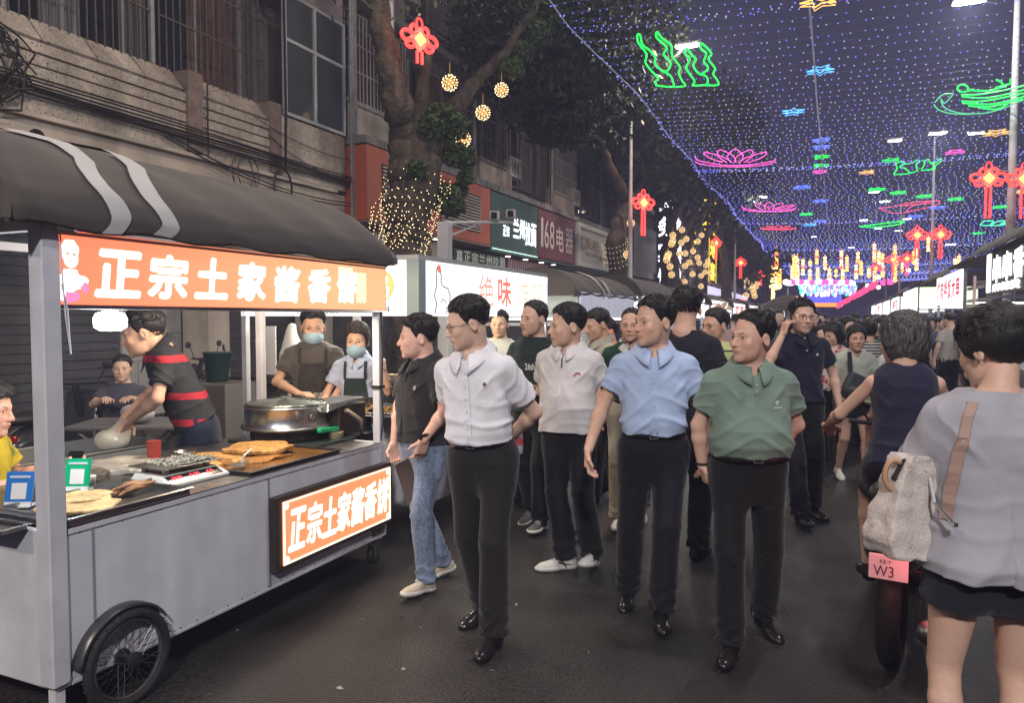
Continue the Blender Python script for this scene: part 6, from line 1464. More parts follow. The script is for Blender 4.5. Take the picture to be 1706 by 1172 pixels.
# ================================================================== SECOND STALL (fried chicken)
X2 = -2.90; Y20, Y21 = 4.84, 7.55
o2 = np.array([X2 - .9, 6.2, 0]); s2 = thing('market_stall', 'fried chicken stall with long white glowing sign box behind the pancake cart', 'market stall', o2)
SP = lambda name, m, fn, par=s2, **k: part(name, m, fn, par, o2, **k)
WSG = mat('white_sign_panel', (.5, .5, .5), emis=(1., .985, .95), es=.92); WSGD = mat('white_sign_panel_dim', (.5, .5, .5), emis=(.98, .97, 1.), es=.74)
CORN = mat('corner_green_grey', (.26, .33, .32), rough=.5)
SP('sign_box', WSG, lambda m: m.bx(X2 - .03, X2, Y20 + .11, Y21, 1.635, 2.06)); SP('sign_box', WSGD, lambda m: m.bx(X2 - 1.75, X2 - .11, Y20, Y20 + .03, 1.635, 2.06))
SP('corner_post', CORN, lambda m: m.bx(X2 - .105, X2 + .004, Y20 - .004, Y20 + .105, .8, 2.07), bevel=.006)
for x, y in ((X2 - 1.75, Y20), (X2 - .05, Y21 - .05), (X2 - 1.75, Y21 - .05), (X2 - .62, Y20 + .02)): SP('post', PGREY, lambda m: m.bx(x, x + .05, y, y + .05, 0, 2.0 if x < -3.7 or y > 6 else 1.63), bevel=.004)
SP('roof', mat('roof_white', (.4, .4, .4), rough=.6), lambda m: m.bx(X2 - 1.8, X2 - .0, Y20, Y21, 2.065, 2.10))
mb = MB(); text_on(mb, '绝', (X2 + .004, Y20 + 1.02, 1.73), (0, 1, 0), (0, 0, 1), .30, .27, .0); mb.build('lettering_pink', mat('sign_pink_print', (.5, .2, .2), emis=(1., .30, .22), es=.85), s2, off=o2)
mb = MB(); text_on(mb, '味', (X2 + .004, Y20 + 1.42, 1.73), (0, 1, 0), (0, 0, 1), .30, .27, .02); mb.build('lettering_red', mat('sign_red_print', (.5, .2, .2), emis=(1., .14, .08), es=.85), s2, off=o2)
mb = MB(); text_on(mb, '炸', (X2 + .004, Y20 + 1.84, 1.72), (0, 1, 0), (0, 0, 1), .32, .28, -.01); text_on(mb, '鸡', (X2 + .004, Y20 + 2.26, 1.72), (0, 1, 0), (0, 0, 1), .32, .28, -.01); mb.build('lettering_pale', mat('sign_pale_print', (.5, .3, .2), emis=(1., .48, .22), es=.85), s2, off=o2)
mb = MB(); K = [(.10, .02), (.13, .10), (.09, .16), (.11, .20), (.13, .26), (.12, .34), (.14, .385), (.18, .38), (.20, .33), (.20, .26), (.24, .235), (.31, .225), (.35, .17), (.34, .08), (.36, .02)]
mb.tube([(X2 + .004, Y20 + .14 + a, 1.635 + b_) for a, b_ in K], .0045, 4); mb.tube([(X2 + .004, Y20 + .14 + a, 1.635 + b_) for a, b_ in ((.20, .11), (.22, .135), (.26, .13), (.28, .10))], .0035, 4); mb.build('hand_outline', mat('ink', (.02, .02, .02), rough=.6), s2, off=o2)
mb = MB(); mb.ico((X2 + .0, Y20 + .315, 2.01), (.006, .03, .035), sub=1); mb.build('red_tip', mat('sign_red_print', (1, 1, 1)), s2, off=o2)
yf = Y20 - .004
mb = MB(); n = 28; mb.add([(X2 - .36 + .15 * math.cos(t), yf, 1.87 + .125 * math.sin(t)) for t in np.linspace(0, 6.283, n, endpoint=False)], [tuple(range(n))]); mb.build('orange_disc', mat('sign_orange_print', (.5, .3, .1), emis=(1., .40, .14), es=.9), s2, off=o2)
mb = MB(); text_on(mb, '鸡', (X2 - .46, yf - .003, 1.78), (1, 0, 0), (0, 0, 1), .20, .18, .01); mb.build('disc_character', mat('sign_light_print', (.7, .7, .6), emis=(1., .93, .85), es=1.15), s2, off=o2)
mb = MB(); text_on(mb, '344', (X2 - .42, yf - .003, 1.665), (1, 0, 0), (0, 0, 1), .17, .045, .0); text_on(mb, '加盟电话', (X2 - 1.15, yf - .003, 1.652), (1, 0, 0), (0, 0, 1), .42, .055, .0); mb.build('number_print', mat('print_grey', (.25, .25, .25), rough=.6), s2, off=o2)
SP('counter', WMET, lambda m: (m.bx(X2 - .5, X2 - .02, Y20 + .03, Y21 - .06, .15, .86), m.bx(X2 - 1.6, X2 - .52, Y20 + .03, Y20 + .55, .15, .86)), bevel=.006)
SP('shelf', STEEL, lambda m: (m.bx(X2 - 1.62, X2 + .02, Y20 - .02, Y20 + .56, .862, .885), m.bx(X2 - .52, X2 + .02, Y20 + .57, Y21, .862, .885), m.bx(X2 - .5, X2, Y20 + .2, Y21 - .2, 1.06, 1.075)), bevel=.003)
SP('glass_guard', mat('clear_glass', (.9, .95, .93), rough=.03, trans=1., ior=1.1), lambda m: m.bx(X2 - 1.60, X2 - .12, Y20 + .0, Y20 + .006, .89, 1.12))
SP('ledge_bar', STEELD, lambda m: m.bx(X2 - 1.62, X2 - .10, Y20 - .012, Y20 + .012, 1.12, 1.145))
lamp_light((X2 - .8, Y20 + .5, 1.95), 60, (1., .93, .76), .2); lamp_light((X2 - .3, Y20 + 2., 1.93), 46, (1., .92, .76), .2)
m = MB(); m.bx(X2 - 1.5, X2 - .4, Y20 + .85, Y20 + .91, 2.02, 2.055); tag(m.build('tube_lamp', glow('tube_glow', (1., .98, .93), 6.)), 'white tube lamp under the roof of the fried chicken stall', 'lamp')
# wares on the chicken stall
def bottle(loc, h, r, m, capm, label):
    root = thing('sauce_bottle', label, 'bottle', loc, 0, 'sauce bottles on the chicken stall'); b = MB(); b.lathe([(r * .9, 0), (r, .01), (r, h * .55), (r * .5, h * .78), (r * .35, h * .82)], 12); b.build('body', m, root, smooth=True)
    b = MB(); b.lathe([(r * .4, h * .82), (r * .4, h * .9), (r * .15, h)], 10); b.build('cap', capm, root)
BTL = mat('bottle_plastic', (.42, .36, .30), rough=.3); BTR = mat('cap_red', (.5, .03, .03), rough=.4); BTW = mat('cap_white', (.6, .6, .58), rough=.4)
for i, (px, c) in enumerate(((483, BTW), (496, BTR), (509, BTW), (533, BTR))):
    p = dep(px, 655, 6.05); bottle((p[0], p[1], .886), .16 if i != 3 else .17, .026, BTL, c, ('clear sauce bottle with a white cap, leftmost on the chicken stall', 'sauce bottle with a red cap, second from the left on the stall', 'clear sauce bottle with a white cap, third from the left', 'red capped sauce bottle apart from the rest, nearest the workers')[i])
p = dep(600, 670, 5.75)
m = MB(); m.lathe([(.12, 0), (.135, .01), (.135, .12), (.14, .125), (.12, .12), (.115, .02), (0, .02)], 24, (p[0], p[1], .886)); tag(m.build('steel_pot', STEEL, smooth=True), 'short stainless pot at the corner of the chicken stall counter', 'pot')
def towel(P):
    q = np.abs(P - np.array([0, 0, .06], f4)) - np.array([.15, .07, .055], f4); return np.maximum(q.max(1), -9) - .006 + .006 * wn(P, 26, 2)
V, Fq = mesh_sdf(towel, (-.2, -.12, -.02), (.2, .12, .16), .009); p = dep(566, 665, 5.7); o = mesh_obj('folded_towel', V, Fq, mat('towel_grey', (.44, .43, .41), rough=.95, bump=(60, .6, .006)), smooth=True); o.location = (p[0], p[1], .886); tag(o, 'folded pale towel on the chicken stall beside the pot', 'towel')
for px, py, zc, lb in ((622, 692, 5.6, 'tray of fried snacks on the near corner of the chicken stall'), (655, 690, 5.55, 'second tray of golden fried snacks beside the grey post')):
    p = dep(px, py, zc); tray(lb, p, .28, .22, YAW, STEELD, h=.03, z=.886 if px < 640 else .886)
    b = MB(); rr = np.random.default_rng(px)
    for k in range(46): b.ico((p[0] + rr.uniform(-.11, .11), p[1] + rr.uniform(-.08, .08), .915 + rr.uniform(0, .03)), (rr.uniform(.014, .03), .014, .012), rotz(rr.uniform(0, 3)))
    tag(b.build('fried_pieces', mat('fried_gold', (.40, .22, .08), rough=.6, noise=(20, .4)), smooth=True), ('heap of fried pieces in the tray on the near stall corner', 'heap of golden fried pieces in the tray beside the grey post')[px > 640], 'food', kind='stuff')
for k, (px, py) in enumerate(((655, 600), (650, 612), (658, 626))):
    p = dep(px, py, 5.9); b = MB(); b.lathe([(.035, 0), (.045, .09), (.047, .092), (.0, .08)], 16, (p[0], p[1], 1.077)); tag(b.build('paper_cup', mat('cup_kraft', (.42, .30, .16), rough=.6, noise=(20, .4)), smooth=True), ('kraft cup of snacks at the back of the raised shelf', 'kraft cup of snacks in the middle of the raised shelf', 'kraft cup of snacks at the front of the raised shelf')[k], 'cup', 'kraft cups on the raised shelf')
# hanging cloth bag in the stall
V, Fq = mesh_sdf(lambda P: smin(seg(P, (0, 0, 0), (0, 0, -.22), .03, .11), ell(P, (0, 0, -.28), (.12, .07, .09)), .05) + .012 * wn(P, 26, 4), (-.18, -.15, -.42), (.18, .15, .08), .012)
o = mesh_obj('hanging_bag', V, Fq, mat('thin_plastic', (.55, .55, .52), rough=.4, bump=(40, .8, .01)), smooth=True); o.location = dep(487, 545, 6.2); tag(o, 'pale plastic bag hanging behind the masked man in the stall', 'bag')
m = MB(); p = dep(450, 585, 6.3); m.box(p, (.10, .02, .42), rotz(YAW)); tag(m.build('price_list', mat('paper_white', (.55, .55, .56), rough=.6)), 'narrow white paper list hanging left of the masked man', 'paper')

# ================================================================== OTHER STALLS
def stall(label, X, Y0, Y1, side, zb, zt, sm, hoodz, light=10, awn=True, stripes=(), text=None, tm=None, group=None, endsign=None, depth=1.7, frame=PGREY, dim=1.):
    """side: +1 faces +X (left row), -1 faces -X (right row)"""
    off = np.array([X - side * depth / 2, (Y0 + Y1) / 2, 0]); r = thing('market_stall', label, 'market stall', off, 0, group)
    xi = X - side * depth
    for x in (X - side * .03, xi):
        for y in (Y0, Y1): part('post', frame, lambda m: m.bx(x - .03, x + .03, y - .03, y + .03, 0, zt), r, off)
    part('counter', WMET, lambda m: m.bx(min(X, X - side * .6), max(X, X - side * .6), Y0 + .05, Y1 - .05, .15, .88), r, off)
    part('sign_panel', sm, lambda m: m.bx(X - .03, X + .03, Y0 + .02, Y1 - .02, zb, zt), r, off)
    if endsign is not None: part('end_panel', endsign, lambda m: m.bx(min(xi, X - side * .05), max(xi, X - side * .05), Y0 - .03, Y0 + .01, zb, zt), r, off)
    part('rail', frame, lambda m: (m.bx(min(X, xi), max(X, xi), Y0 - .02, Y0 + .02, zb - .10, zb - .06), m.bx(xi - .02, xi + .02, Y0, Y1, zt - .1, zt - .05)), r, off)
    if text:
        mb = MB(); n = len(text); w = (Y1 - Y0) / (n + .6)
        for i, ch in enumerate(text):
            if side > 0: text_on(mb, ch, (X + .034, Y0 + w * (.35 + i), zb + (zt - zb) * .16), (0, 1, 0), (0, 0, 1), w * .8, (zt - zb) * .66, .03)
            else: text_on(mb, ch, (X - .034, Y1 - w * (.35 + i), zb + (zt - zb) * .16), (0, -1, 0), (0, 0, 1), w * .8, (zt - zb) * .66, .03)
        mb.build('lettering', tm, r, off=off)
    if awn:
        if side > 0: hood(r, off, X - .02, Y0 - .2, Y1 + .2, hoodz, stripes=stripes, ds=.62)
        else:
            G = [[(X - .35 + 2.3 * t + 0., y, zt + .02 + .42 * math.sin(t * 1.9) - .16 * (t < .01) + .02 * math.sin(y * 5 + t * 3)) for t in np.linspace(0, 1, 10)] for y in np.linspace(Y0 - .3, Y1 + .3, 14)]
            mb = MB(); mb.grid(G); o = mb.build('awning', AWN, r, off=off, smooth=True); md = o.modifiers.new('s', 'SOLIDIFY'); md.thickness = .01
            part('awning_end', AWN, lambda m: m.add([(X - .35, Y0 - .3, zt - .02)] + [tuple(p) for p in G[0][1:]] + [(X + 1.95, Y0 - .3, zt + .02)], [tuple(range(11))]), r, off)
    part('tube_lamp', glow('tube_glow', (1, 1, 1), 1), lambda m: m.bx(min(xi, X) + .3, max(xi, X) - .3, Y0 + .7, Y0 + .75, zb - .03, zb + .0), r, off)
    if light: lamp_light(((X + xi) / 2, (Y0 + Y1) / 2, zb - .15), light, (1., .97, .92), .25)
    return r
WS = lambda nm, c, s: mat(nm, (.5, .5, .5), emis=c, es=s)
stall('dark hooded stall with two white stripes just beyond the fried chicken stall', X2, 8.6, 11.2, 1, 1.62, 1.94, mat('sign_faint_glow', (.42, .42, .45), rough=.5, emis=(.8, .8, 1.), es=.28, streak=(9, .4, (1, 5, .4))), -.08, 14, stripes=((9.5, 9.61), (9.77, 9.88)), endsign=mat('panel_greenish', (.35, .37, .35), rough=.5, emis=(.8, .9, .85), es=.15))  # unlit sign and end panel are given a faint glow by emission
stall('stall with a plain dark hood beyond the striped one on the left', X2, 11.8, 14.4, 1, 1.62, 2.0, WS('sign_w4', (.95, .95, 1.), 1.1), .0, 18, text='小吃', tm=mat('print_violet', (.3, .1, .4), rough=.5))
for i, (y0, y1, c) in enumerate(((15.5, 18.4, (1., 1., 1.)), (19.6, 22.6, (1., .95, .95)), (24, 27, (.96, .98, 1.)), (28.5, 31.5, (1., .9, .8)), (33, 36, (1., 1., 1.)), (38, 42, (1., .85, .8)), (44, 48, (1, 1, 1)))):
    stall(('white lit stall with green edged roof, fifth along the left row', 'lit stall sixth along the left row behind the crowd', 'lit stall seventh along the left row under the ball lit trees', 'warm lit stall eighth along the left row', 'lit stall ninth along the left row near the far post', 'far warm lit stall tenth along the left row', 'last visible lit stall at the far end of the left row')[i], X2 - .1, y0, y1, 1, 1.66, 2.08, WS('sign_l%d' % i, c, 1.35), -.02, 22 if i < 4 else 0, endsign=WS('sign_le%d' % i, c, 1.1), text='美食烧烤奶茶'[i % 3 * 2:i % 3 * 2 + 2], tm=mat('print_red', (.5, .05, .05), rough=.5, emis=(1., .2, .15), es=.5))
# right hand row
BOARD = mat('board_grey', (.10, .105, .12), rough=.5)
wl = WS('white_bulb_text', (1., 1., .95), 2.0)
stall('nearest right stall with a dark signboard, white glowing characters and pale frame', 2.42, 10.6, 15.4, -1, 2.02, 2.78, BOARD, 0, 22, text=None, frame=mat('frame_pale', (.42, .42, .46), rough=.5))
mb = MB()
for i, ch in enumerate('串串香'): text_on(mb, ch, (2.38, 15.15 - .80 * i - (.42 if True else 0), 2.22), (0, -1, 0), (0, 0, 1), .66, .42, .04)
text_on(mb, '麻辣烫', (2.38, 14.75, 2.06), (0, -1, 0), (0, 0, 1), 2.1, .13, .02); text_on(mb, '1', (2.38, 15.28, 2.08), (0, -1, 0), (0, 0, 1), .35, .62, .08)
off = np.array([2.38, 13, 2.3]); o = mb.build('glowing_sign_letters', wl, off=off); o.location = off; tag(o, 'white glowing characters fixed on the dark board of the nearest right stall', 'sign letters')
m = MB(); m.bx(2.35, 2.39, 10.8, 12.0, 2.30, 2.72); tag(m.build('lit_sign', WS('pinkish_panel', (1., .86, .92), 1.25)), 'white and pink lit panel at the right end of the dark signboard', 'sign')
fr = MB(); [fr.bx(2.5, 5.2, y, y + .05, z, z + .06) for y, z in ((16.0, 2.45), (16.2, 2.2), (16.0, 1.98), (17.2, 2.3))]; fr.bx(2.5, 2.56, 15.4, 18.4, 2.2, 2.26); fr.bx(2.5, 2.56, 15.4, 18.4, 1.95, 2.0)
tag(fr.build('awning_frame', mat('frame_pale', (1, 1, 1))), 'pale horizontal frame bars between the two nearest right stalls', 'frame')
stall('right stall with a white and pink striped lit sign and grey corner post', 2.42, 18.2, 22.6, -1, 1.96, 2.66, sign_mat('pink_white', (1., .80, .86), (1., .97, .95), 1.2, 1, -3, 3), 0, 30, text='烤肉拌饭大串', tm=mat('print_crimson', (.5, .03, .08), rough=.5, emis=(1., .12, .2), es=.55))
stall('right stall with a wide blank white lit sign, third along the row', 2.42, 28, 33.5, -1, 1.98, 2.64, WS('sign_r3', (.97, 1., .97), 1.6), 0, 30, endsign=WS('sign_r3e', (.8, 1., .6), 1.2))
for i, (y0, y1) in enumerate(((36, 40), (42.5, 47), (50, 55), (58, 64))):
    stall(('white lit right stall, fourth along the row', 'white lit right stall, fifth along the row', 'white lit right stall, sixth along the row', 'far lit right stall, last seen in the row')[i], 2.42, y0, y1, -1, 1.9, 2.55, WS('sign_r%d' % (4 + i), ((.95, 1., 1.), (1., 1., 1.), (1., .9, .9), (1, 1, .9))[i], 1.5), 0, 0, endsign=WS('sign_re%d' % (4 + i), (1., .98, .96), 1.3), text=('鲜花', '', '果汁', '')[i] or None, tm=mat('print_red', (1, 1, 1)))
# foods, boards seen under right stalls
m = MB(); m.bx(2.0, 2.04, 14.0, 14.05, .9, 2.3); m.bx(1.85, 2.5, 13.9, 14.3, 1.25, 1.28)
tag(m.build('sign_stand', mat('stand_pink', (.5, .36, .34), rough=.5)), 'thin pale pink stand with a small shelf before the right stalls', 'stand')

# ================================================================== background left of the cart: table, stools, scooters
STR = mat('stool_red', (.42, .03, .035), rough=.4)
def stool(loc, label, rz=0.):
    r = thing('plastic_stool', label, 'stool', loc, rz, 'red plastic stools'); b = MB(); b.box((0, 0, .44), (.30, .30, .03)); b.build('seat', STR, r, bevel=.012)
    for sx in (-1, 1):
        for sy in (-1, 1): b = MB(); b.tube([(sx * .12, sy * .12, .43), (sx * .17, sy * .17, 0)], [.03, .022], 4); b.build('leg', STR, r)
    b = MB(); [b.box((s_ * .15, 0, .2), (.015, .26, .04)) for s_ in (-1, 1)]; [b.box((0, s_ * .15, .2), (.26, .015, .04)) for s_ in (-1, 1)]; b.build('brace', STR, r)
p = dep(150, 760, 5.2); stool((p[0], p[1], .0), 'red plastic stool left of the folding table behind the cart', .3)
p = dep(352, 760, 6.6); stool((p[0], p[1], .0), 'red plastic stool behind the cook in the striped shirt', .2)
p = dep(225, 640, 6.2); ft = thing('folding_table', 'small folding table with takeaway bags behind the cart', 'table', (p[0], p[1], 0), .5)
b = MB(); b.box((0, 0, .73), (.9, .6, .03)); b.build('table_top', mat('table_grey', (.16, .16, .17), rough=.5), ft, bevel=.006)
for s_ in (-1, 1):
    for q in (-1, 1): b = MB(); b.tube([(s_ * .38, q * .25, .72), (-s_ * .38 * .2, q * .25, .36), (-s_ * .40, q * .25, .01)], .013, 6); b.build('leg', STEEL, ft)
V, Fq = mesh_sdf(lambda P: ell(P, (0, 0, .08), (.16, .11, .08)) + .014 * wn(P, 22, 5), (-.22, -.18, -.03), (.22, .18, .2), .012)
o = mesh_obj('takeaway_bag', V, Fq, mat('bag_white', (.5, .5, .52), rough=.4, bump=(40, .7, .01)), smooth=True); o.location = (p[0] + .1, p[1] - .05, .75); tag(o, 'crumpled white takeaway bag on the folding table', 'bag')
def scooter(loc, rz, label, col, plate=None, group=None):
    r = thing('motor_scooter', label, 'scooter', loc, rz, group)      # points towards -Y locally is the rear
    M1 = mat('scooter_%d' % int(col[0] * 999 + col[2] * 77), col, rough=.25, coat=.5)
    for y in (-.62, .62):
        b = MB(); b.tube([(0, y + .20 * math.cos(t), .25 + .20 * math.sin(t)) for t in np.linspace(0, 6.283, 26, endpoint=False)], .05, 8, closed=True); w_ = b.build('wheel', RUB, r, smooth=True)
        b = MB(); b.lathe([(.05, -.03), (.16, -.02), (.16, .02), (.05, .03)], 18, (0, y, .25), roty(math.pi / 2)); b.build('rim', STEELD, w_)
    V, Fq = mesh_sdf(lambda P: smin(smin(ell(P, (0, -.42, .56), (.15, .38, .16)), rbox(P, (0, .0, .33), (.14, .30, .05), .03), .08), rbox(P, (0, .47, .62), (.17, .06, .32), .05, rotx(-.25)), .06), (-.3, -.95, .1), (.3, .75, 1.1), .016)
    mesh_obj('body', V, Fq, M1, r, smooth=True)
    V, Fq = mesh_sdf(lambda P: smin(ell(P, (0, -.22, .76), (.13, .22, .06)), ell(P, (0, -.52, .79), (.12, .22, .06)), .05), (-.2, -.85, .6), (.2, .1, .95), .014); mesh_obj('seat', V, Fq, mat('seat_vinyl', (.02, .02, .022), rough=.4), r, smooth=True)
    b = MB(); b.tube([(0, .42, .7), (0, .34, 1.0)], .03, 8); b.tube([(-.32, .26, 1.02), (-.1, .34, 1.0), (.1, .34, 1.0), (.32, .26, 1.02)], .014, 6); b.build('handlebar', BLKM, r)
    for s_ in (-1, 1): b = MB(); b.tube([(s_ * .22, .30, 1.02), (s_ * .30, .30, 1.16)], .006, 4); b.ico((s_ * .32, .31, 1.18), (.06, .012, .04), sub=1); b.build('mirror', BLKM, r)
    b = MB(); b.box((0, -.80, .66), (.20, .04, .05)); b.build('tail_light', glow('tail_red', (1., .06, .06), 5.) if plate else mat('tail_dark', (.3, .01, .01), rough=.2), r, bevel=.01)
    b = MB(); b.bx(-.078, .078, -.845, -.835, .47, .58); pl = b.build('plate', mat('plate_white', (.72, .55, .56), rough=.4, emis=(1., .35, .4), es=.25) if plate else mat('plate_grey', (.3, .3, .3), rough=.5), r, bevel=.004)  # lit plate is no lamp: pink glow put into its tint and emission
    if plate:
        b = MB(); text_on(b, plate, (-.058, -.852, .485), (1, 0, 0), (0, 0, 1), .080, .048, .0); text_on(b, '桂T', (-.035, -.852, .542), (1, 0, 0), (0, 0, 1), .05, .020, .0); b.build('plate_lettering', mat('plate_ink', (.09, .02, .05), rough=.5), pl)
        lamp_light((loc[0] + .02, loc[1] - .95, loc[2] + .62), 1.1, (1., .12, .12), .04)
    b = MB(); b.tube([(.13, -.30, .22), (.15, -.62, .22), (.16, -.85, .27)], [.03, .045, .05], 10); b.build('exhaust', STEELD, r, smooth=True)
    return r
p = dep(95, 700, 6.6); scooter((p[0], p[1], 0), .5, 'dark parked scooter behind the cart at the far left', (.03, .03, .035), group=None)
p = dep(430, 680, 8.4); scooter((p[0], p[1], .12), 2.2, 'dark parked scooter on the pavement behind the drum cooker', (.04, .035, .03))
p = dep(380, 660, 9.0); scooter((p[0], p[1], .12), 1.8, 'black parked scooter on the pavement behind the cook', (.015, .015, .018))
b = MB(); p = dep(362, 610, 7.8); b.lathe([(.11, 0), (.14, .3), (.15, .3), (.15, .31), (0, .3)], 18, (p[0], p[1], .95)); tag(b.build('green_bucket', mat('bucket_green', (.02, .06, .05), rough=.5), smooth=True), 'dark green bucket behind the cook', 'bucket')
b = MB(); b.bx(p[0] - .35, p[0] + .35, p[1] - .25, p[1] + .25, .12, .945); tag(b.build('metal_cabinet', mat('cabinet', (.14, .13, .12), rough=.5), bevel=.01), 'dark metal cabinet holding the green bucket behind the cook', 'cabinet')
# ================================================================== THE PEOPLE
def place(px, py_top, zc, **k):
    p = dep(px, 560, zc); H = CAMH - (py_top - 530) / F * zc * 1.0
    return dict(x=float(p[0]), y=float(p[1]), H=float(H))
def pf(deg): return YAW + R(deg)        # 0 = facing the viewer, + turns to the viewer's right hand side
TR_C = cloth('trousers_charcoal', (.012, .0115, .012), rough=.8); TR_N = cloth('trousers_navy', (.006, .0068, .012), rough=.7); TR_K = cloth('trousers_black', (.0058, .0058, .007), rough=.75)
JEANS = cloth('jeans_blue', (.17, .22, .32), streak=(5, .35, (3, 3, .7)), noise2=(60, .2)); JEAND = cloth('jeans_dark', (.02, .03, .06), noise2=(60, .2)); BEIGE = cloth('trousers_beige', (.34, .30, .23))
SKM = (1., .97, .93); SKD = (.80, .76, .72); SKL = (1.1, 1.08, 1.06)
# -- man in the white shirt and glasses
TW = cloth('shirt_white', (.72, .72, .77), bump=(60, .18, .004))
c = person('man in a white short sleeved shirt and glasses, hands behind his back beside the cart', **place(803, 491, 3.78), face=pf(-22), hs=1.09, top='shirt', topm=TW, botm=TR_C, arms=BACK, head=(-.95, .16, .02), glasses=True,
           feet=[(.14, -.18, .082, .05, -.04), (-.04, .12, .09, -.35, .10)], hair='short', skin=SKM, seed=1, belly=.02, wide=.96, lean=.07, side=-.07, slv=.70, fwid=.97)
placket(c, TW, mat('button_pearl', (.6, .6, .6), rough=.3), full=True, nb_=7, z1=1.405, w=.017)
V_, F_ = dot2(.10, 1.275, .010); on_chest(c, 'badge', V_, F_, mat('badge_ink', (.10, .03, .03), rough=.4), .006)
V_, F_ = strip(.05, .13, 1.150, 1.215, 8); on_chest(c, 'chest_pocket', V_, F_, TW, .0035)
p = dep(862, 735, 3.95); r = thing('water_bottle', 'clear water bottle with a red cap held behind the man in white', 'bottle', p)
b = MB(); b.lathe([(.026, -.07), (.031, -.06), (.031, -.02), (.028, .0), (.031, .02), (.024, .05), (.012, .065)], 16); b.build('body', mat('clear_plastic', (.75, .80, .82), rough=.1, trans=.6, ior=1.2), r, smooth=True); b = MB(); b.lathe([(.014, .065), (.014, .085), (.0, .086)], 12); b.build('cap', BTR, r)
b = MB(); b.lathe([(.0315, -.02), (.0315, .018)], 16, cap=False); b.build('label', mat('label_red', (.45, .06, .06), rough=.5), r)
# -- man in the black polo
TB = cloth('polo_black', (.022, .021, .024)); 
c = person('man in a black polo and light jeans leaning toward the cart, one hand in pocket', **place(704, 523, 4.42), face=pf(-50), hs=1.17, topm=TB, bot='jeans', botm=JEANS, tuck=False, hem=.93, slv=.74, arms={1: ((.27, -.02, 1.14), (.21, -.13, .97), (-.35, -.1, -1), (-1, 0, 0), .5), -1: ((-.25, -.02, 1.12), (-.25, -.06, .88), (0, -.05, -1), (1, 0, 0), 1.0)}, head=(-.52, .05, 0),
           feet=[(.12, -.06, .085, .25, -.15), (-.05, .18, .10, -.2, .2)], shoe=SHOET, sole=SOLE, hair='short', skin=(1.12, .98, .95), seed=2, belly=.03, belt=False)
placket(c, TB, mat('button_dark', (.06, .06, .06), rough=.3))
V_, F_ = print2('⌘', .085, 1.25, .035, .04) if False else dot2(.10, 1.27, .016, 6); on_chest(c, 'chest_emblem', V_, F_, mat('emblem_grey', (.25, .25, .25), rough=.6), .005)
wr = np.array(c['A'][1][1]) * c['s']; b = MB(); b.tube([wr + np.array([.031 * math.cos(t), .031 * math.sin(t) * .9, .02 + .012 * math.cos(t)]) for t in np.linspace(0, 6.283, 18, endpoint=False)], .009, 5, closed=True); b.box(wr + np.array([.004, -.030, .018]), (.030, .012, .030)); b.build('wrist_watch', mat('watch_black', (.015, .015, .018), rough=.25), c['root'])
p = dep(682, 800, 4.35); m = MB(); m.box(p, (.16, .016, .24), rotz(pf(-40)) @ roty(-.45)); r = m.build('notebook', mat('notebook_black', (.015, .014, .015), rough=.5), bevel=.003, off=p); r.location = p; tag(r, 'black notebook with pale page edges held low by the man in black', 'notebook')
m = MB(); m.box((0, 0, 0), (.155, .010, .243), rotz(pf(-40)) @ roty(-.45)); m.build('pages', mat('page_cream', (.6, .56, .48), rough=.8), r)
# -- man in the white polo
TWP = cloth('polo_white', (.66, .63, .64), bump=(70, .2, .004))
c = person('man in an untucked white zip polo with white trainers, hands behind his back', **place(948, 505, 4.85), face=pf(-24), hs=1.20, topm=TWP, botm=TR_K, tuck=False, hem=.885, loose=.022, arms=BACK, head=(-.95, .05, 0), feet=[(.19, -.06, .10, .0, -.25), (.03, -.14, .08, -.9, -.02)],
           shoe=SHOEW, sole=SOLE, belly=.045, wide=.98, fwid=1.05, skin=(.98, .90, .84), seed=3, belt=False, hair='short')
V_, F_ = strip(-.0045, .0045, 1.30, 1.405, 8); on_chest(c, 'zip', V_, F_, mat('zip_dark', (.03, .03, .03), rough=.4), .004)
Va = []; Fa = []
for q_, (dx_, dz_) in enumerate(((0, 0), (.008, .010), (.016, .014), (.026, .014), (.034, .010))):
    v, f = dot2(.085 + dx_, 1.255 + dz_, .0065, 6); Fa += [tuple(k + len(Va) for k in f[0])]; Va += v
on_chest(c, 'red_logo', Va, Fa, mat('logo_red', (.40, .04, .06), rough=.5), .005)
# -- man in the light blue shirt
TLB = cloth('shirt_light_blue', (.40, .51, .74), bump=(60, .18, .004))
c = person('smiling man in a light blue short sleeved shirt walking in the centre', **place(1090, 492, 4.02), face=pf(-10), hs=1.14, top='shirt', topm=TLB, botm=TR_N, belly=.03, wide=1.0, head=(-.95, .04, -.02), hair='short', hline=.016, mouth=.5,
           arms={1: ((.26, .03, 1.13), (.27, -.02, .90), (0, -.1, -1), (-1, 0, 0), .5), -1: ((-.27, .02, 1.13), (-.34, -.12, .90), (-.05, -.10, -1), (1, -.1, 0), .55)}, feet=[(.05, -.16, .082, .05, -.05), (-.13, .12, .09, -.15, .12)], skin=(1.0, .90, .84), seed=4)
placket(c, TLB, mat('button_blue', (.3, .4, .6), rough=.3), full=True, nb_=7, z1=1.39, w=.014)
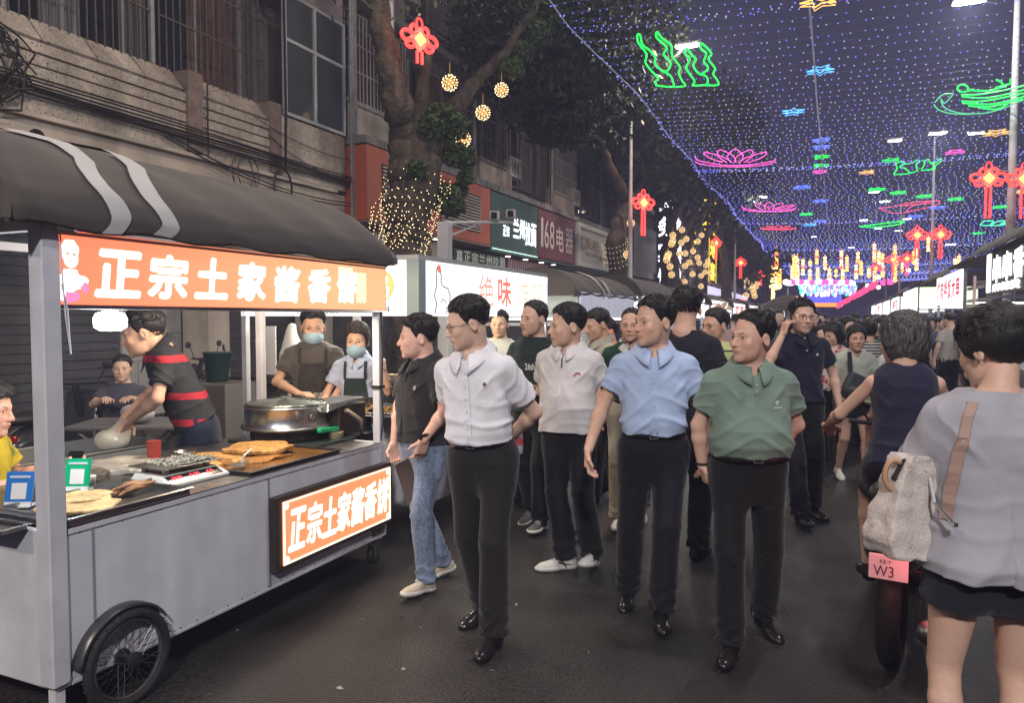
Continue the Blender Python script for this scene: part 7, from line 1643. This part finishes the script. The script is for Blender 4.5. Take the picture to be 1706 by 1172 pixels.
# -- man in the green polo
TG = cloth('polo_sage', (.165, .235, .195), bump=(70, .2, .004))
c = person('man in a sage green polo shirt, hands behind his back, nearest in the centre right', **place(1250, 515, 3.62), face=pf(-2), hs=1.13, topm=TG, botm=TR_K, belly=.075, wide=1.02, fwid=1.04, arms={1: ((.265, .07, 1.12), (.13, .19, .93), (-1, .1, -.2), (0, 1, 0), .5), -1: ((-.245, .05, 1.12), (-.215, .08, .90), (.35, .1, -1), (1, .2, 0), .9)},
           head=(-1.12, .0, .02), hair='thin', hline=.024, feet=[(.14, .16, .09, .2, .10), (-.12, -.16, .082, -.45, -.04)], skin=(.97, .86, .82), seed=5, slr=.064, loose=.016)
placket(c, TG, mat('button_green', (.3, .36, .33), rough=.3), nb_=3, z1=1.39)
for t_, x_, z_, w_, h_ in (('ff', .085, 1.248, .022, .022), ('hhhhh', .075, 1.232, .045, .009)):
    V_, F_ = print2(t_, x_, z_, w_, h_, .03); on_chest(c, 'chest_logo', V_, F_, mat('logo_white', (.6, .62, .6), rough=.6), .005)
wr = np.array(c['A'][-1][1]) * c['s']; b = MB(); b.tube([wr + np.array([.030 * math.cos(t), .030 * math.sin(t), .015]) for t in np.linspace(0, 6.283, 18, endpoint=False)], .007, 5, closed=True); b.build('wrist_band', mat('band_dark', (.03, .02, .018), rough=.6), c['root'])
# -- man on the phone
TN = cloth('polo_navy', (.014, .015, .034))
c = person('man in a navy polo and glasses talking on a phone held to his ear', **place(1332, 497, 5.95), face=pf(4), hs=1.16, topm=TN, botm=TR_K, wide=1.05, head=(-.02, .02, .06), glasses=True, hair='short', mouth=.5, q=1.25, tuck=False, hem=.92, belt=False,
           arms={1: ((.29, .02, 1.13), (.30, -.06, .88), (0, -.15, -1), (-1, 0, 0), .9), -1: ((-.31, -.12, 1.20), (-.165, -.07, 1.44), (.25, -.05, 1), (1, .1, 0), .8)}, feet=[(.13, .02, .08, .2, 0), (-.06, -.20, .085, -.1, -.1)], skin=(.98, .9, .86), seed=6)
placket(c, TN, mat('button_pearl', (1, 1, 1)))
V_, F_ = [(.07, 1.28), (.10, 1.28), (.085, 1.30)], [(0, 1, 2)]; on_chest(c, 'chest_emblem', V_, F_, mat('logo_white', (1, 1, 1)), .005)
b = MB(); q_ = c['hout']((-.098, -.03, -.03)) * c['s']; b.box(q_, (.012, .075, .15), rotx(-.3)); o = b.build('mobile_phone', mat('phone_black', (.012, .012, .014), rough=.15), bevel=.004); o.parent = None
o.matrix_world = Matrix.Translation(c['root'].location) @ Matrix.Rotation(c['root'].rotation_euler[2], 4, 'Z'); tag(o, 'black phone held at the ear by the man in navy', 'phone')
# -- second rank
TDG = cloth('tee_dark_green', (.018, .028, .026))
c = person('man in a dark tee with white print behind the white shirt, holding papers', **place(893, 500, 5.7), face=pf(-30), hs=1.14, top='tee', collar=False, vneck=False, topm=TDG, tuck=False, hem=.88, botm=TR_K, head=(-.35, 0, 0), hair='thin', hline=.03, q=1.3, seed=7, belt=False, shoe=mat('shoe_grey', (.10, .10, .10), rough=.6), sole=SOLE,
           arms={1: ((.27, .02, 1.13), (.22, -.18, 1.06), (-.5, -1, 0), (0, 0, 1), .4), -1: ((-.25, -.02, 1.12), (-.12, -.22, 1.08), (.6, -1, .1), (0, 0, 1), .4)}, skin=(.93, .85, .78), feet=[(.10, -.10, .09, .1, -.1), (-.10, .14, .10, -.1, .2)])
V_, F_ = print2('26th', -.02, 1.20, .08, .05, .02); on_chest(c, 'chest_print', V_, F_, mat('logo_white', (1, 1, 1)), .006)
p = dep(868, 640, 5.35); m = MB(); m.box((0, 0, 0), (.15, .20, .006), rotz(pf(-30)) @ rotx(-.3)); o = m.build('paper_sheets', mat('paper_white', (1, 1, 1))); o.location = p; tag(o, 'white folded paper held by the man in the dark printed tee', 'paper')
person('young man in a cream shirt looking down behind the white polo', **place(1000, 514, 6.5), face=pf(-55), hs=1.15, top='shirt', topm=cloth('shirt_cream', (.40, .37, .29)), botm=TR_K, head=(-.25, .25, 0), hair='short', q=1.4, seed=8, skin=(.95, .84, .75), feet=step_feet(1))
person('man in a dark green polo with white collar edge behind the blue shirt', **place(1052, 512, 5.8), face=pf(-10), hs=1.14, topm=cloth('polo_forest', (.012, .045, .028)), colm=mat('collar_white', (.5, .5, .5), rough=.8), botm=BEIGE, head=(-.15, .02, 0), hair='buzz', hline=.03, q=1.3, seed=9, skin=(.98, .86, .78), feet=step_feet(-1), shoe=SHOEW)
person('tall man in a plain black shirt turned away behind the blue shirt', **place(1140, 476, 4.95), face=pf(150), hs=1.15, top='tee', collar=False, vneck=False, topm=cloth('tee_black', (.016, .016, .024)), botm=TR_N, head=(.55, .05, 0), hair='short', q=1.2, seed=10, skin=(.98, .88, .8))
TY = mat('tee_yellow_stripe', (.56, .58, .25), rough=.85, bump=(40, .3, .005))
def stripes_mat(m, c0, c1, zs, w, wave=0.):
    nt = m.node_tree; b = nt.nodes['Principled BSDF']; tc = nt.nodes.new('ShaderNodeTexCoord'); sx = nt.nodes.new('ShaderNodeSeparateXYZ'); nt.links.new(tc.outputs['Object'], sx.inputs[0]); prev = None
    for z in zs:
        a = nt.nodes.new('ShaderNodeMath'); a.operation = 'COMPARE'; a.inputs[1].default_value = z; a.inputs[2].default_value = w; nt.links.new(sx.outputs[2], a.inputs[0])
        if prev is None: prev = a.outputs[0]
        else: x = nt.nodes.new('ShaderNodeMath'); x.operation = 'MAXIMUM'; nt.links.new(prev, x.inputs[0]); nt.links.new(a.outputs[0], x.inputs[1]); prev = x.outputs[0]
    mx = nt.nodes.new('ShaderNodeMix'); mx.data_type = 'RGBA'; nt.links.new(prev, mx.inputs[0]); mx.inputs[6].default_value = (*c0, 1); mx.inputs[7].default_value = (*c1, 1); nt.links.new(mx.outputs[2], b.inputs['Base Color'])
stripes_mat(TY, (.56, .58, .25), (.03, .03, .02), [1.06 + .075 * k for k in range(5)], .007)
person('man in a yellow tee with thin black stripes behind the green polo', **place(1192, 513, 5.9), face=pf(-20), hs=1.14, top='tee', collar=False, vneck=False, tuck=False, topm=TY, botm=TR_K, head=(-.75, .05, 0), hair='short', q=1.3, seed=11, skin=(1., .88, .8), glasses=True)
person('young man in a plain white tee standing under the glowing white sign', **place(833, 516, 7.0), face=pf(-8), hs=1.12, top='tee', collar=False, vneck=False, tuck=False, topm=cloth('tee_white_warm', (.62, .60, .50)), botm=TR_K, head=(0, .02, 0), hair='short', q=1.4, seed=12, skin=(1.1, 1.0, .8))
person('dark haired person in grey half hidden behind the dark printed tee', **place(880, 548, 6.4), face=pf(30), hs=1.1, top='tee', collar=False, vneck=False, tuck=False, topm=cloth('tee_grey_dark', (.06, .06, .065)), botm=TR_K, head=(-.9, .1, 0), q=1.6, seed=13)
person('man with a reddish lit face between the cream shirt and green polo', **place(1016, 530, 7.6), face=pf(-70), hs=1.1, top='tee', collar=False, tuck=False, topm=cloth('tee_pink', (.5, .25, .25)), botm=TR_K, q=1.6, seed=14, skin=(1.3, .8, .7))  # red light on the face is put into the skin tint
# -- behind the stalls
TCK = mat('polo_striped', (.03, .033, .04), rough=.85, bump=(40, .3, .005)); stripes_mat(TCK, (.026, .029, .036), (.42, .025, .045), [1.365, 1.125, .955], .022)
c = person('cook in a dark polo with red stripes bending over the dough behind the cart', x=-3.86, y=3.58, H=1.76, face=pf(-66), hs=1.26, lean=.42, topm=TCK, tuck=False, hem=.93, bot='jeans', botm=JEAND, head=(-.12, .22, 0), hair='short', seed=15, skin=(1.05, .93, .84), belt=False, wide=1.08,
           arms={1: ((.28, -.20, 1.10), (.12, -.36, .96), (-.35, -.6, -1), (0, -.2, -1), .7), -1: ((-.24, -.24, 1.10), (-.06, -.40, .95), (.2, -.6, -1), (0, 0, -1), .7)})
def at_local(c_, q): return np.array(c_['root'].location) + rotz(c_['root'].rotation_euler[2]) @ (np.array(q) * c_['s'])
q_ = at_local(c, (.05, -.46, .84))
V, Fq = mesh_sdf(lambda P: smin(ell(P, (0, 0, 0), (.12, .085, .075)), ell(P, (.03, .05, .06), (.05, .04, .06)), .05) + .011 * wn(P, 26, 7), (-.2, -.16, -.12), (.2, .16, .16), .009); o = mesh_obj('dough_bag', V, Fq, mat('dough_film', (.56, .53, .44), rough=.25, coat=.4, bump=(30, .6, .01)), smooth=True); o.location = q_; tag(o, 'pale lump of dough in a film bag held by the cook', 'dough')
APK = cloth('apron_dark', (.045, .038, .036))
def apron(c, m, z0, z1, w0, w1, txt=None, ext=None):
    n = 14; V = []; Fa = []
    for i in range(n + 1):
        z_ = z0 + (z1 - z0) * i / n; w_ = w0 + (w1 - w0) * i / n
        for j in range(9): V.append((-w_ + 2 * w_ * j / 8, z_))
    for i in range(n):
        for j in range(8): Fa.append((i * 9 + j, i * 9 + j + 1, i * 9 + j + 10, i * 9 + j + 9))
    o = on_chest(c, 'apron', V, Fa, m, .012); md = o.modifiers.new('s', 'SOLIDIFY'); md.thickness = .006
    for s_ in (-1, 1): Vs, Fs = strip(s_ * w1 - .012 if s_ < 0 else s_ * w1 - .012, s_ * w1 + .012 if s_ < 0 else s_ * w1 + .012, z1 - .01, 1.40, 8); on_chest(c, 'apron_strap', Vs, Fs, m, .012)
    if txt: Vt, Ft = print2(txt, -.085, z0 + (z1 - z0) * .42, .17, .04, .02); on_chest(c, 'apron_lettering', Vt, Ft, mat('apron_print', (.62, .60, .55), rough=.7), .022, o)
c = person('stall worker in a brown tee, mask and dark apron, beside the grey post', **place(522, 512, 5.85), face=pf(12), hs=1.2, top='tee', collar=False, vneck=False, tuck=False, hem=.8, topm=cloth('tee_brown', (.10, .085, .075)), botm=TR_K, head=(.10, .22, 0), mask=True, hair='short', q=1.2, seed=16, skin=(.98, .85, .72),
           arms={1: ((.26, -.06, 1.13), (.16, -.30, 1.02), (.3, -1, 0), (0, 0, -1), .4), -1: ((-.28, -.04, 1.13), (-.10, -.30, 1.06), (.8, -.6, 0), (0, 0, -1), .5)}); apron(c, APK, .82, 1.28, .15, .10, '绝味炸鸡')
TBL = mat('shirt_blue_stripe', (.48, .54, .72), rough=.85, bump=(40, .3, .005))
c = person('stall worker woman in a blue shirt, white mask and dark green apron', **place(596, 538, 5.75), face=pf(0), hs=1.2, fem=True, top='shirt', topm=TBL, tuck=False, hem=.8, botm=TR_K, head=(.02, .08, 0), mask=True, hair='bun', hairm=HAIRB, q=1.2, seed=17, skin=(1.12, 1., .86),
           arms={1: ((.26, -.02, 1.13), (.24, -.12, 1.33), (0, -.2, 1), (-1, 0, 0), .8), -1: ((-.26, -.04, 1.12), (-.22, -.28, 1.02), (0, -1, -.1), (0, 0, -1), .4)}); apron(c, cloth('apron_green', (.03, .045, .04)), .82, 1.26, .14, .085, '绝味炸鸡')
TYW = cloth('tee_yellow', (.66, .50, .03))
p = dep(-34, 700, 3.75)
c = person('woman in a yellow tee and green apron at the left edge holding a phone', x=float(p[0]), y=float(p[1]), z=0, H=1.66, face=pf(98), hs=1.28, fem=True, top='tee', collar=False, vneck=False, tuck=False, topm=TYW, botm=TR_K, head=(.0, .15, 0), hair='bun', seed=18, seat=.54, feet=[(.10, -.30, .08, .1, 0), (-.10, -.30, .08, -.1, 0)], skin=(1.15, .92, .84),
           arms={1: ((.25, -.06, .80), (.15, -.34, .84), (-.2, -1, .1), (0, 0, 1), .8), -1: ((-.25, -.10, .80), (-.10, -.38, .86), (.1, -1, .2), (.5, 0, 1), .8)})
apron(c, cloth('apron_bright_green', (.03, .26, .06)), .80, 1.18, .14, .09)
q_ = at_local(c, (-.07, -.48, .90)); m = MB(); m.box((0, 0, 0), (.075, .010, .155), rotz(.4) @ rotx(-.6)); o = m.build('mobile_phone', mat('phone_black', (1, 1, 1)), bevel=.003); o.location = q_; tag(o, 'black phone in the hands of the woman in yellow', 'phone')
m = MB(); m.lathe([(.16, 0), (.17, .02), (.17, .46), (.15, .48), (0, .48)], 16, (float(p[0]), float(p[1]), 0)); tag(m.build('plastic_stool', STR), 'red drum stool under the woman in yellow', 'stool', 'red plastic stools')
p = dep(205, 640, 7.0); person('dim seated person in dark clothes at the folding table behind the cart', x=float(p[0]), y=float(p[1]), H=1.66, face=pf(20), hs=1.1, top='tee', collar=False, vneck=False, tuck=False, topm=cloth('tee_dim', (.05, .05, .07)), botm=None, bot='shorts' if False else 'trousers', seat=.50, feet=[(.12, -.42, .08, .1, 0), (-.12, -.40, .08, -.1, 0)], q=1.6, seed=19, skin=SKD, belt=False) if False else None
c = person('dim seated person in dark clothes at the folding table behind the cart', x=float(p[0]), y=float(p[1]), H=1.66, face=pf(20), hs=1.1, top='tee', collar=False, vneck=False, tuck=False, topm=cloth('tee_dim', (.05, .05, .07)), botm=TR_K, seat=.50, z=0, feet=[(.12, -.42, .08, .1, 0), (-.12, -.40, .08, -.1, 0)], q=1.6, seed=19, skin=SKD, belt=False,
           arms={1: ((.24, -.12, .85), (.10, -.34, .92), (-.2, -1, .1), (0, 0, -1), .4), -1: ((-.24, -.12, .85), (-.10, -.34, .92), (.2, -1, .1), (0, 0, -1), .4)})
stool((float(p[0]), float(p[1]) + .0, 0.), 'red plastic stool under the dim seated person', 0.)

# -- the near women on the right
TGY = cloth('tee_grey_violet', (.36, .36, .41), bump=(30, .3, .006)); SHK = cloth('shorts_black', (.013, .014, .024))
c = person('woman in an oversized grey tee and black shorts seen from behind at the right edge', **place(1662, 512, 2.36), face=pf(180 - 12), hs=1.12, fem=True, top='tee', collar=False, vneck=False, tuck=False, hem=.835, topm=TGY, loose=.032, slv=1.06, slr=.074, wide=.96, bot='shorts', botm=SHK, botlen=.42, head=(.50, .26, 0), hair='bun', seed=20, shoe=SHOEW, sole=SOLE, skin=(.98, .90, .86),
           arms={1: ((.215, -.12, 1.10), (.18, -.30, 1.00), (-.2, -1, -.1), (0, 0, -1), .8), -1: ((-.30, -.10, 1.14), (-.16, -.28, 1.05), (.2, -1, .1), (0, 0, 1), .8)}, feet=[(.13, .0, .08, .1, 0), (-.11, .0, .08, -.1, 0)])
gw = c
# strap across the back and the crinkled bag
STRAP = mat('strap_tan', (.40, .27, .23), rough=.5); pts = []
a_ = np.array([.105, .0, 1.43]); b_ = np.array([.21, .10, .98])
K = [np.array([.085, -.02, 1.425]), np.array([.100, .035, 1.415]), np.array([.118, .08, 1.37]), np.array([.140, .165, 1.25]), np.array([.155, .170, 1.13]), np.array([.168, .165, 1.02])]
m = MB(); G = []
for k in range(len(K) - 1):
    for t in np.linspace(0, 1, 5, endpoint=k == len(K) - 2):
        q_ = K[k] * (1 - t) + K[k + 1] * t; rw_ = []
        for d_ in (-.013, .013):
            P_ = np.array([[q_[0] + d_, .5, q_[2]]], f4)
            if q_[1] > .04:
                for _ in range(40): P_[:, 1] -= c['sdf'](P_) * .75
                yy_ = float(P_[0, 1]) + .004 if abs(float(c['sdf'](P_)[0])) < .01 and P_[0, 1] > .03 else q_[1] - .03
            else: yy_ = q_[1] + .01
            rw_.append(at_local(c, (q_[0] + d_, yy_, q_[2])))
        G.append(rw_)
m.grid(G); P0 = at_local(c, K[-1]); bag = thing('shoulder_bag', 'crinkled pale cloth shoulder bag with a tan strap on the woman in grey', 'bag', P0)
o = m.build('strap', STRAP, bag, off=P0); md = o.modifiers.new('s', 'SOLIDIFY'); md.thickness = .004
def bagf(P):
    q = P.copy(); z = q[:, 2]; w = .095 - .25 * (z + .02) * (z > -.02) + .02
    w = np.interp(z, [-.20, -.16, -.05, .06, .12], [.105, .125, .105, .075, .05]); x = q[:, 0] + .06 * (z + .05)
    d = np.maximum(np.abs(x) - w, np.abs(q[:, 1]) - (.035 + .03 * np.clip(-z * 4, 0, 1))); d = np.maximum(d, np.abs(z + .04) - .15)
    return d * .7 + .0035 * wn(P, 75, 3) + .003 * wn(P, 24, 5) - .010
V, Fq = mesh_sdf(bagf, (-.22, -.12, -.26), (.22, .12, .16), .0065)
bx_ = dep(1524, 822, 2.42); rzb = YAW + .25; V = V @ (rotz(rzb) @ roty(.10)).T * 1.02
mesh_obj('bag_body', V + (bx_ - P0), Fq, mat('crinkled_cloth', (.56, .50, .47), rough=.9, bump=(110, .7, .006), noise=(40, .08)), bag, smooth=True)
m = MB(); m.tube([P0, P0 + (bx_ - P0) * .5 + [0, 0, .02], bx_ + np.array([.03, 0, .11])], .006, 5); m.lathe([(.008, 0), (.008, .012)], 8, P0); m.build('buckle', METAL, bag, off=P0)
p = dep(1500, 792, 2.38); r = thing('coiled_purse', 'small tan and black coiled purse hanging at the woman in grey', 'purse', p); m = MB(); m.tube([(.030 * math.cos(t) - .02, 0, .048 * math.sin(t)) for t in np.linspace(.9, 5.6, 16)], .009, 6); m.build('tan_rim', mat('rim_tan', (.45, .26, .16), rough=.5), r, smooth=True).rotation_euler = (0, 0, YAW)
m = MB(); m.box((.03, 0, 0), (.09, .03, .085), roty(.5)); m.build('black_body', BLKM, r, bevel=.01).rotation_euler = (0, 0, YAW)
# right edge: a second pair of bare legs in pale shorts
person('person in pale shorts cut off by the right edge beside the woman in grey', **place(1790, 560, 2.7), face=pf(170), hs=1.1, fem=True, top='tee', collar=False, vneck=False, tuck=False, topm=cloth('tee_pale', (.4, .4, .42)), bot='shorts', botm=cloth('shorts_pale', (.45, .45, .50)), botlen=.8, head=(0, .1, 0), hair='bun', q=1.4, seed=30, skin=(.95, .85, .85))
# woman on the scooter
p = dep(1508, 800, 3.7)
sc_loc = (.35, 4.42, 0)
srz = R(-8.7)
scooter(sc_loc, srz, 'dark scooter with red tail light and pinkish number plate under the tank top woman', (.02, .02, .03), plate='W3')
TTK = cloth('tank_navy', (.018, .018, .042))
c = person('woman in a navy tank top with grey streaked hair riding the dark scooter', x=float(p[0]), y=float(p[1]), z=0, H=1.70, face=R(186), hs=1.18, fem=True, lean=.20, top='tank', collar=False, vneck=False, tuck=False, hem=.93, topm=TTK, bot='shorts', botm=SHK, botlen=.50, hair='bob', hairm=HAIRG, head=(.55, .05, 0), seed=21, skin=(.95, .86, .82), seat=.865,
           arms={1: ((.29, -.18, 1.12), (.33, -.42, 1.02), (-.2, -1, -.1), (0, 0, -1), 1.), -1: ((-.25, -.24, 1.10), (-.20, -.45, 1.02), (.1, -1, -.1), (0, 0, -1), 1.)}, feet=[(.12, -.30, .26, .1, 0), (-.12, -.30, .26, -.1, 0)], shoe=SHOEB)
# -- walkers facing us on the right
TVN = cloth('tee_sage_pale', (.40, .42, .37))
c = person('woman in a pale v neck tee and black shorts with a dark crossbody bag', **place(1424, 541, 7.3), face=pf(-4), hs=1.22, fem=True, top='tee', collar=False, vneck=.13, tuck=False, hem=.92, topm=TVN, bot='shorts', botm=SHK, botlen=.45, hair='pony', head=(-.12, .0, 0), q=1.4, seed=22, shoe=SHOEW, sole=SOLE, skin=(.80, .70, .66), wide=1.08,
           arms={1: ((.25, -.02, 1.12), (.22, -.14, .92), (0, -.3, -1), (-1, 0, 0), .5), -1: ((-.26, 0, 1.12), (-.22, -.16, .94), (.2, -.5, -1), (1, 0, 0), .5)}, feet=step_feet(1, .3))
r = thing('crossbody_bag', 'large dark crossbody bag with a broad black strap on the woman in pale tee', 'bag', at_local(c, (0, -.2, 1.0))); P0 = np.array(r.location)
m = MB(); G = [[at_local(c, (-.11 + .02 * t + d_, -.155 - .02 * t, 1.43 - .33 * t)) for d_ in (-.022, .022)] for t in np.linspace(0, 1, 8)]; m.grid(G); o = m.build('strap', BLKM, r, off=P0); md = o.modifiers.new('s', 'SOLIDIFY'); md.thickness = .006
m = MB(); m.box(at_local(c, (.03, -.20, 1.02)), (.40, .09, .24), rotz(c['root'].rotation_euler[2]) @ roty(.42)); m.build('bag_body', mat('bag_slate', (.035, .045, .055), rough=.6, noise=(18, .5)), r, off=P0, bevel=.03)
TFL = mat('tee_floral', (.55, .40, .38), rough=.85); 
nt = TFL.node_tree; vo = nt.nodes.new('ShaderNodeTexVoronoi'); vo.inputs['Scale'].default_value = 17; cr = nt.nodes.new('ShaderNodeValToRGB'); cr.color_ramp.interpolation = 'CONSTANT'; cr.color_ramp.elements[0].color = (.40, .05, .09, 1); cr.color_ramp.elements[1].position = .36; cr.color_ramp.elements[1].color = (.58, .46, .43, 1)
tc = nt.nodes.new('ShaderNodeTexCoord'); nt.links.new(tc.outputs['Object'], vo.inputs['Vector']); nt.links.new(vo.outputs['Distance'], cr.inputs[0]); nt.links.new(cr.outputs[0], nt.nodes['Principled BSDF'].inputs['Base Color'])
person('woman in a pink and red floral blouse behind the man on the phone', **place(1390, 538, 8.2), face=pf(-40), hs=1.2, fem=True, top='tee', collar=False, vneck=False, tuck=False, topm=TFL, botm=TR_K, head=(-.5, .2, 0), hair='bob', q=1.7, seed=23, skin=(.9, .8, .75))
TST = mat('tee_bw_stripe', (.5, .5, .5), rough=.85); stripes_mat(TST, (.50, .50, .48), (.03, .03, .03), [1.0 + .036 * k for k in range(14)], .009)
person('woman in a black and white striped tee seen from behind farther off', **place(1448, 533, 9.2), face=pf(175), hs=1.2, fem=True, top='tee', collar=False, vneck=False, tuck=False, topm=TST, botm=TR_K, hair='bun', q=1.8, seed=24, skin=SKD)
person('woman with long black hair in a white dress beside the right stalls', **place(1486, 552, 8.0), face=pf(200), hs=1.15, fem=True, top='tee', collar=False, vneck=False, tuck=False, hem=.74, topm=cloth('dress_white', (.5, .5, .5)), bot='shorts', botm=cloth('shorts_pale', (1, 1, 1)), botlen=.5, hair='long', q=1.6, seed=25, skin=(.9, .8, .8))
person('woman in a loose white blouse just ahead of the scooter rider', **place(1512, 560, 4.6), face=pf(165), hs=1.1, fem=True, top='tee', collar=False, vneck=False, tuck=False, hem=.85, loose=.05, slr=.09, topm=cloth('blouse_white', (.5, .47, .45)), botm=TR_K, hair='bun', q=1.5, seed=26, skin=(.95, .82, .8))
# -- the crowd: a few bodies, many visitors
CR = []
def crowd_proto(k, **kw):
    c = person('x', 0, 0, q=2.6, belt=False, faceless=True, collar=False, vneck=False, tuck=False, group='crowd filling the far street', seed=40 + k, **kw); CR.append(c['root']); return c
CM = [cloth('crowd_%d' % i, c) for i, c in enumerate(((.03, .03, .04), (.42, .40, .38), (.30, .05, .06), (.08, .10, .20), (.45, .28, .30), (.10, .16, .12), (.20, .20, .22), (.35, .32, .15)))]
t0c = time.time()
crowd_proto(0, H=1.70, topm=CM[0], top='tee', botm=TR_K, feet=step_feet(1)); crowd_proto(1, H=1.60, fem=True, topm=CM[1], top='tee', bot='shorts', botm=SHK, hair='long', feet=step_feet(-1))
crowd_proto(2, H=1.72, topm=CM[6], top='tee', botm=JEAND, hair='short', feet=step_feet(-1)); crowd_proto(3, H=1.58, fem=True, topm=CM[4], top='tee', botm=TR_K, hair='pony', feet=step_feet(1))
WHO = ('visitor', 'visitor')
spots = [(1352, 9.8, 0, 0), (1368, 9.0, 3, 0), (1345, 8.9, 1, 1), (1462, 9.4, 1, 0), (1474, 9.8, 0, 1), (1408, 9.6, 3, 0), (1372, 10.5, 3, 1), (1400, 11.5, 2, 1), (1416, 13, 0, 1), (1434, 11, 1, 1), (1462, 10.4, 3, 0), (1474, 12.5, 2, 1), (1380, 14, 1, 1), (1396, 15.5, 3, 0), (1425, 16, 2, 1), (1446, 15, 0, 0), (1364, 17, 2, 0), (1340, 15, 3, 1), (1410, 19, 0, 0), (1388, 21, 1, 0), (1432, 21, 3, 1), (1450, 19, 2, 1), (1345, 12, 1, 0), (1360, 11.4, 2, 1), (1386, 12.4, 1, 0), (1424, 14, 1, 0), (1456, 13.5, 0, 1), (1468, 17, 1, 1), (1376, 19, 3, 0), (1398, 23, 1, 0), (1442, 23, 1, 1), (1418, 25, 2, 0), (1366, 21, 1, 1), (1354, 19, 0, 0), (1330, 19, 1, 0), (1408, 30, 1, 0), (1430, 31, 3, 1), (1376, 29, 1, 0), (1392, 36, 1, 1), (1414, 38, 0, 0), (1400, 52, 1, 0), (1388, 50, 2, 1), (1372, 24, 0, 1), (1402, 26, 2, 0), (1420, 28, 1, 1), (1440, 26, 3, 0), (1358, 27, 2, 1), (1385, 31, 0, 0), (1412, 34, 3, 1), (1395, 40, 2, 1), (1405, 46, 1, 0), (1380, 44, 0, 0), (1422, 42, 2, 0),
         (1296, 13, 2, 0), (1280, 9.5, 0, 1), (1266, 12, 3, 0), (1310, 17, 1, 1), (1288, 20, 2, 0), (1320, 23, 0, 1), (1250, 15, 2, 1), (1335, 30, 3, 0), (1345, 36, 0, 0), (1302, 28, 2, 1), (1065, 10, 3, 1), (1240, 10.5, 1, 0), (1225, 13, 0, 1),
         (1565, 13.5, 2, 0), (1583, 12.5, 0, 1), (1548, 15, 3, 0), (1600, 14, 1, 1), (1520, 17, 2, 1), (1625, 11, 0, 0), (1500, 14, 3, 1), (1660, 12, 2, 0), (975, 9.5, 0, 1), (1010, 12, 1, 0)]
rr = np.random.default_rng(17); used = set()
for i, (px, zc, k, away) in enumerate(spots):
    src = CR[k]; c_ = src if k not in used else copy_tree(src); used.add(k)
    p = dep(px, 560, zc); c_.location = (p[0], p[1], 0); s_ = rr.uniform(.94, 1.04); c_.scale = (s_ * 1.02, s_ * 1.02, s_)
    c_.rotation_euler = (0, 0, YAW + (math.pi if away else 0) + rr.uniform(-.5, .5))
    c_['group'] = 'crowd filling the far street'
    cm = CM[(0, 1, 1, 2, 3, 4, 5, 6, 7, 1, 4)[int(rr.integers(11))]]
    for ch in c_.children:
        if ch.name.startswith('t_shirt'): ch.material_slots[0].link = 'OBJECT'; ch.material_slots[0].material = cm
    nm = dict(crowd_0='dark', crowd_1='pale', crowd_2='red', crowd_3='blue', crowd_4='pink', crowd_5='green', crowd_6='grey', crowd_7='ochre')[cm.name]
    where = 'along the right stalls' if px > 1495 else ('in the far crowd' if px > 1330 else 'by the left stalls behind the men')
    c_['label'] = '%s in a %s top %s, %s' % (('man', 'woman', 'man', 'woman')[k], nm, where, 'seen from behind' if away else 'coming this way')
    if k not in (k,): pass
by_ = {}
for o_ in bpy.data.objects:
    if o_.get('group') == 'crowd filling the far street' and o_.parent is None: by_.setdefault(o_['label'], []).append(o_)
for lb_, os_ in by_.items():
    if len(os_) > 1:
        for k_, o_ in enumerate(sorted(os_, key=lambda q_: (q_.location.x * ct + q_.location.y * st) / (-q_.location.x * st + q_.location.y * ct))): o_['label'] = (ORD[k_] if k_ == 0 else ORD[k_] + '-from-left') + ' ' + lb_
# umbrella-like dark canopy and a flower stand in the middle distance
p = dep(1312, 520, 19); r = thing('market_umbrella', 'dark market umbrella above the crowd left of the man on the phone', 'umbrella', (p[0], p[1], 0)); m = MB(); m.lathe([(.75, 1.80), (.6, 1.98), (.35, 2.12), (.04, 2.22)], 10, cap=False); m.build('canopy', AWN, r); m = MB(); m.tube([(0, 0, 0), (0, 0, 2.4)], .02, 6); m.build('pole', PGREY, r)
p = dep(1205, 530, 9.5); r = thing('pinwheel', 'pale paper pinwheel flower held above the crowd behind the green polo', 'pinwheel', (p[0], p[1], 1.72)); 
for k in range(6):
    m = MB(); a = k * 1.047; m.poly([(0, 0, 0), (.12 * math.cos(a), 0, .12 * math.sin(a)), (.10 * math.cos(a + .7), 0.02, .10 * math.sin(a + .7))], .004); m.build('petal', mat('petal_cream', (.55, .45, .35), rough=.7), r)
m = MB(); m.tube([(0, .01, 0), (0, .01, -.5)], .006, 5); m.build('stick', PGREY, r)
print('crowd', time.time() - t0c, 'script', time.time() - T00)

for o_ in bpy.data.objects:
    if o_.get('label') and len(o_['label'].replace(',', '').split()) > 16: print('LONG', o_.name, len(o_['label'].split()), o_['label'])

# ---- the night air: thin haze round the whole street, the sky outside it
m = MB(); m.bx(-250, 250, -130, 340, -1, 21); hz_ = m.build('haze', None); hm = bpy.data.materials.new('night_haze'); hm.use_nodes = True; n_ = hm.node_tree; n_.nodes.clear()
v_ = n_.nodes.new('ShaderNodeVolumePrincipled'); o_ = n_.nodes.new('ShaderNodeOutputMaterial'); n_.links.new(v_.outputs[0], o_.inputs['Volume'])
v_.inputs['Density'].default_value = .0046; v_.inputs['Color'].default_value = (.60, .63, 1., 1); hz_.data.materials.append(hm); hz_['kind'] = 'stuff'
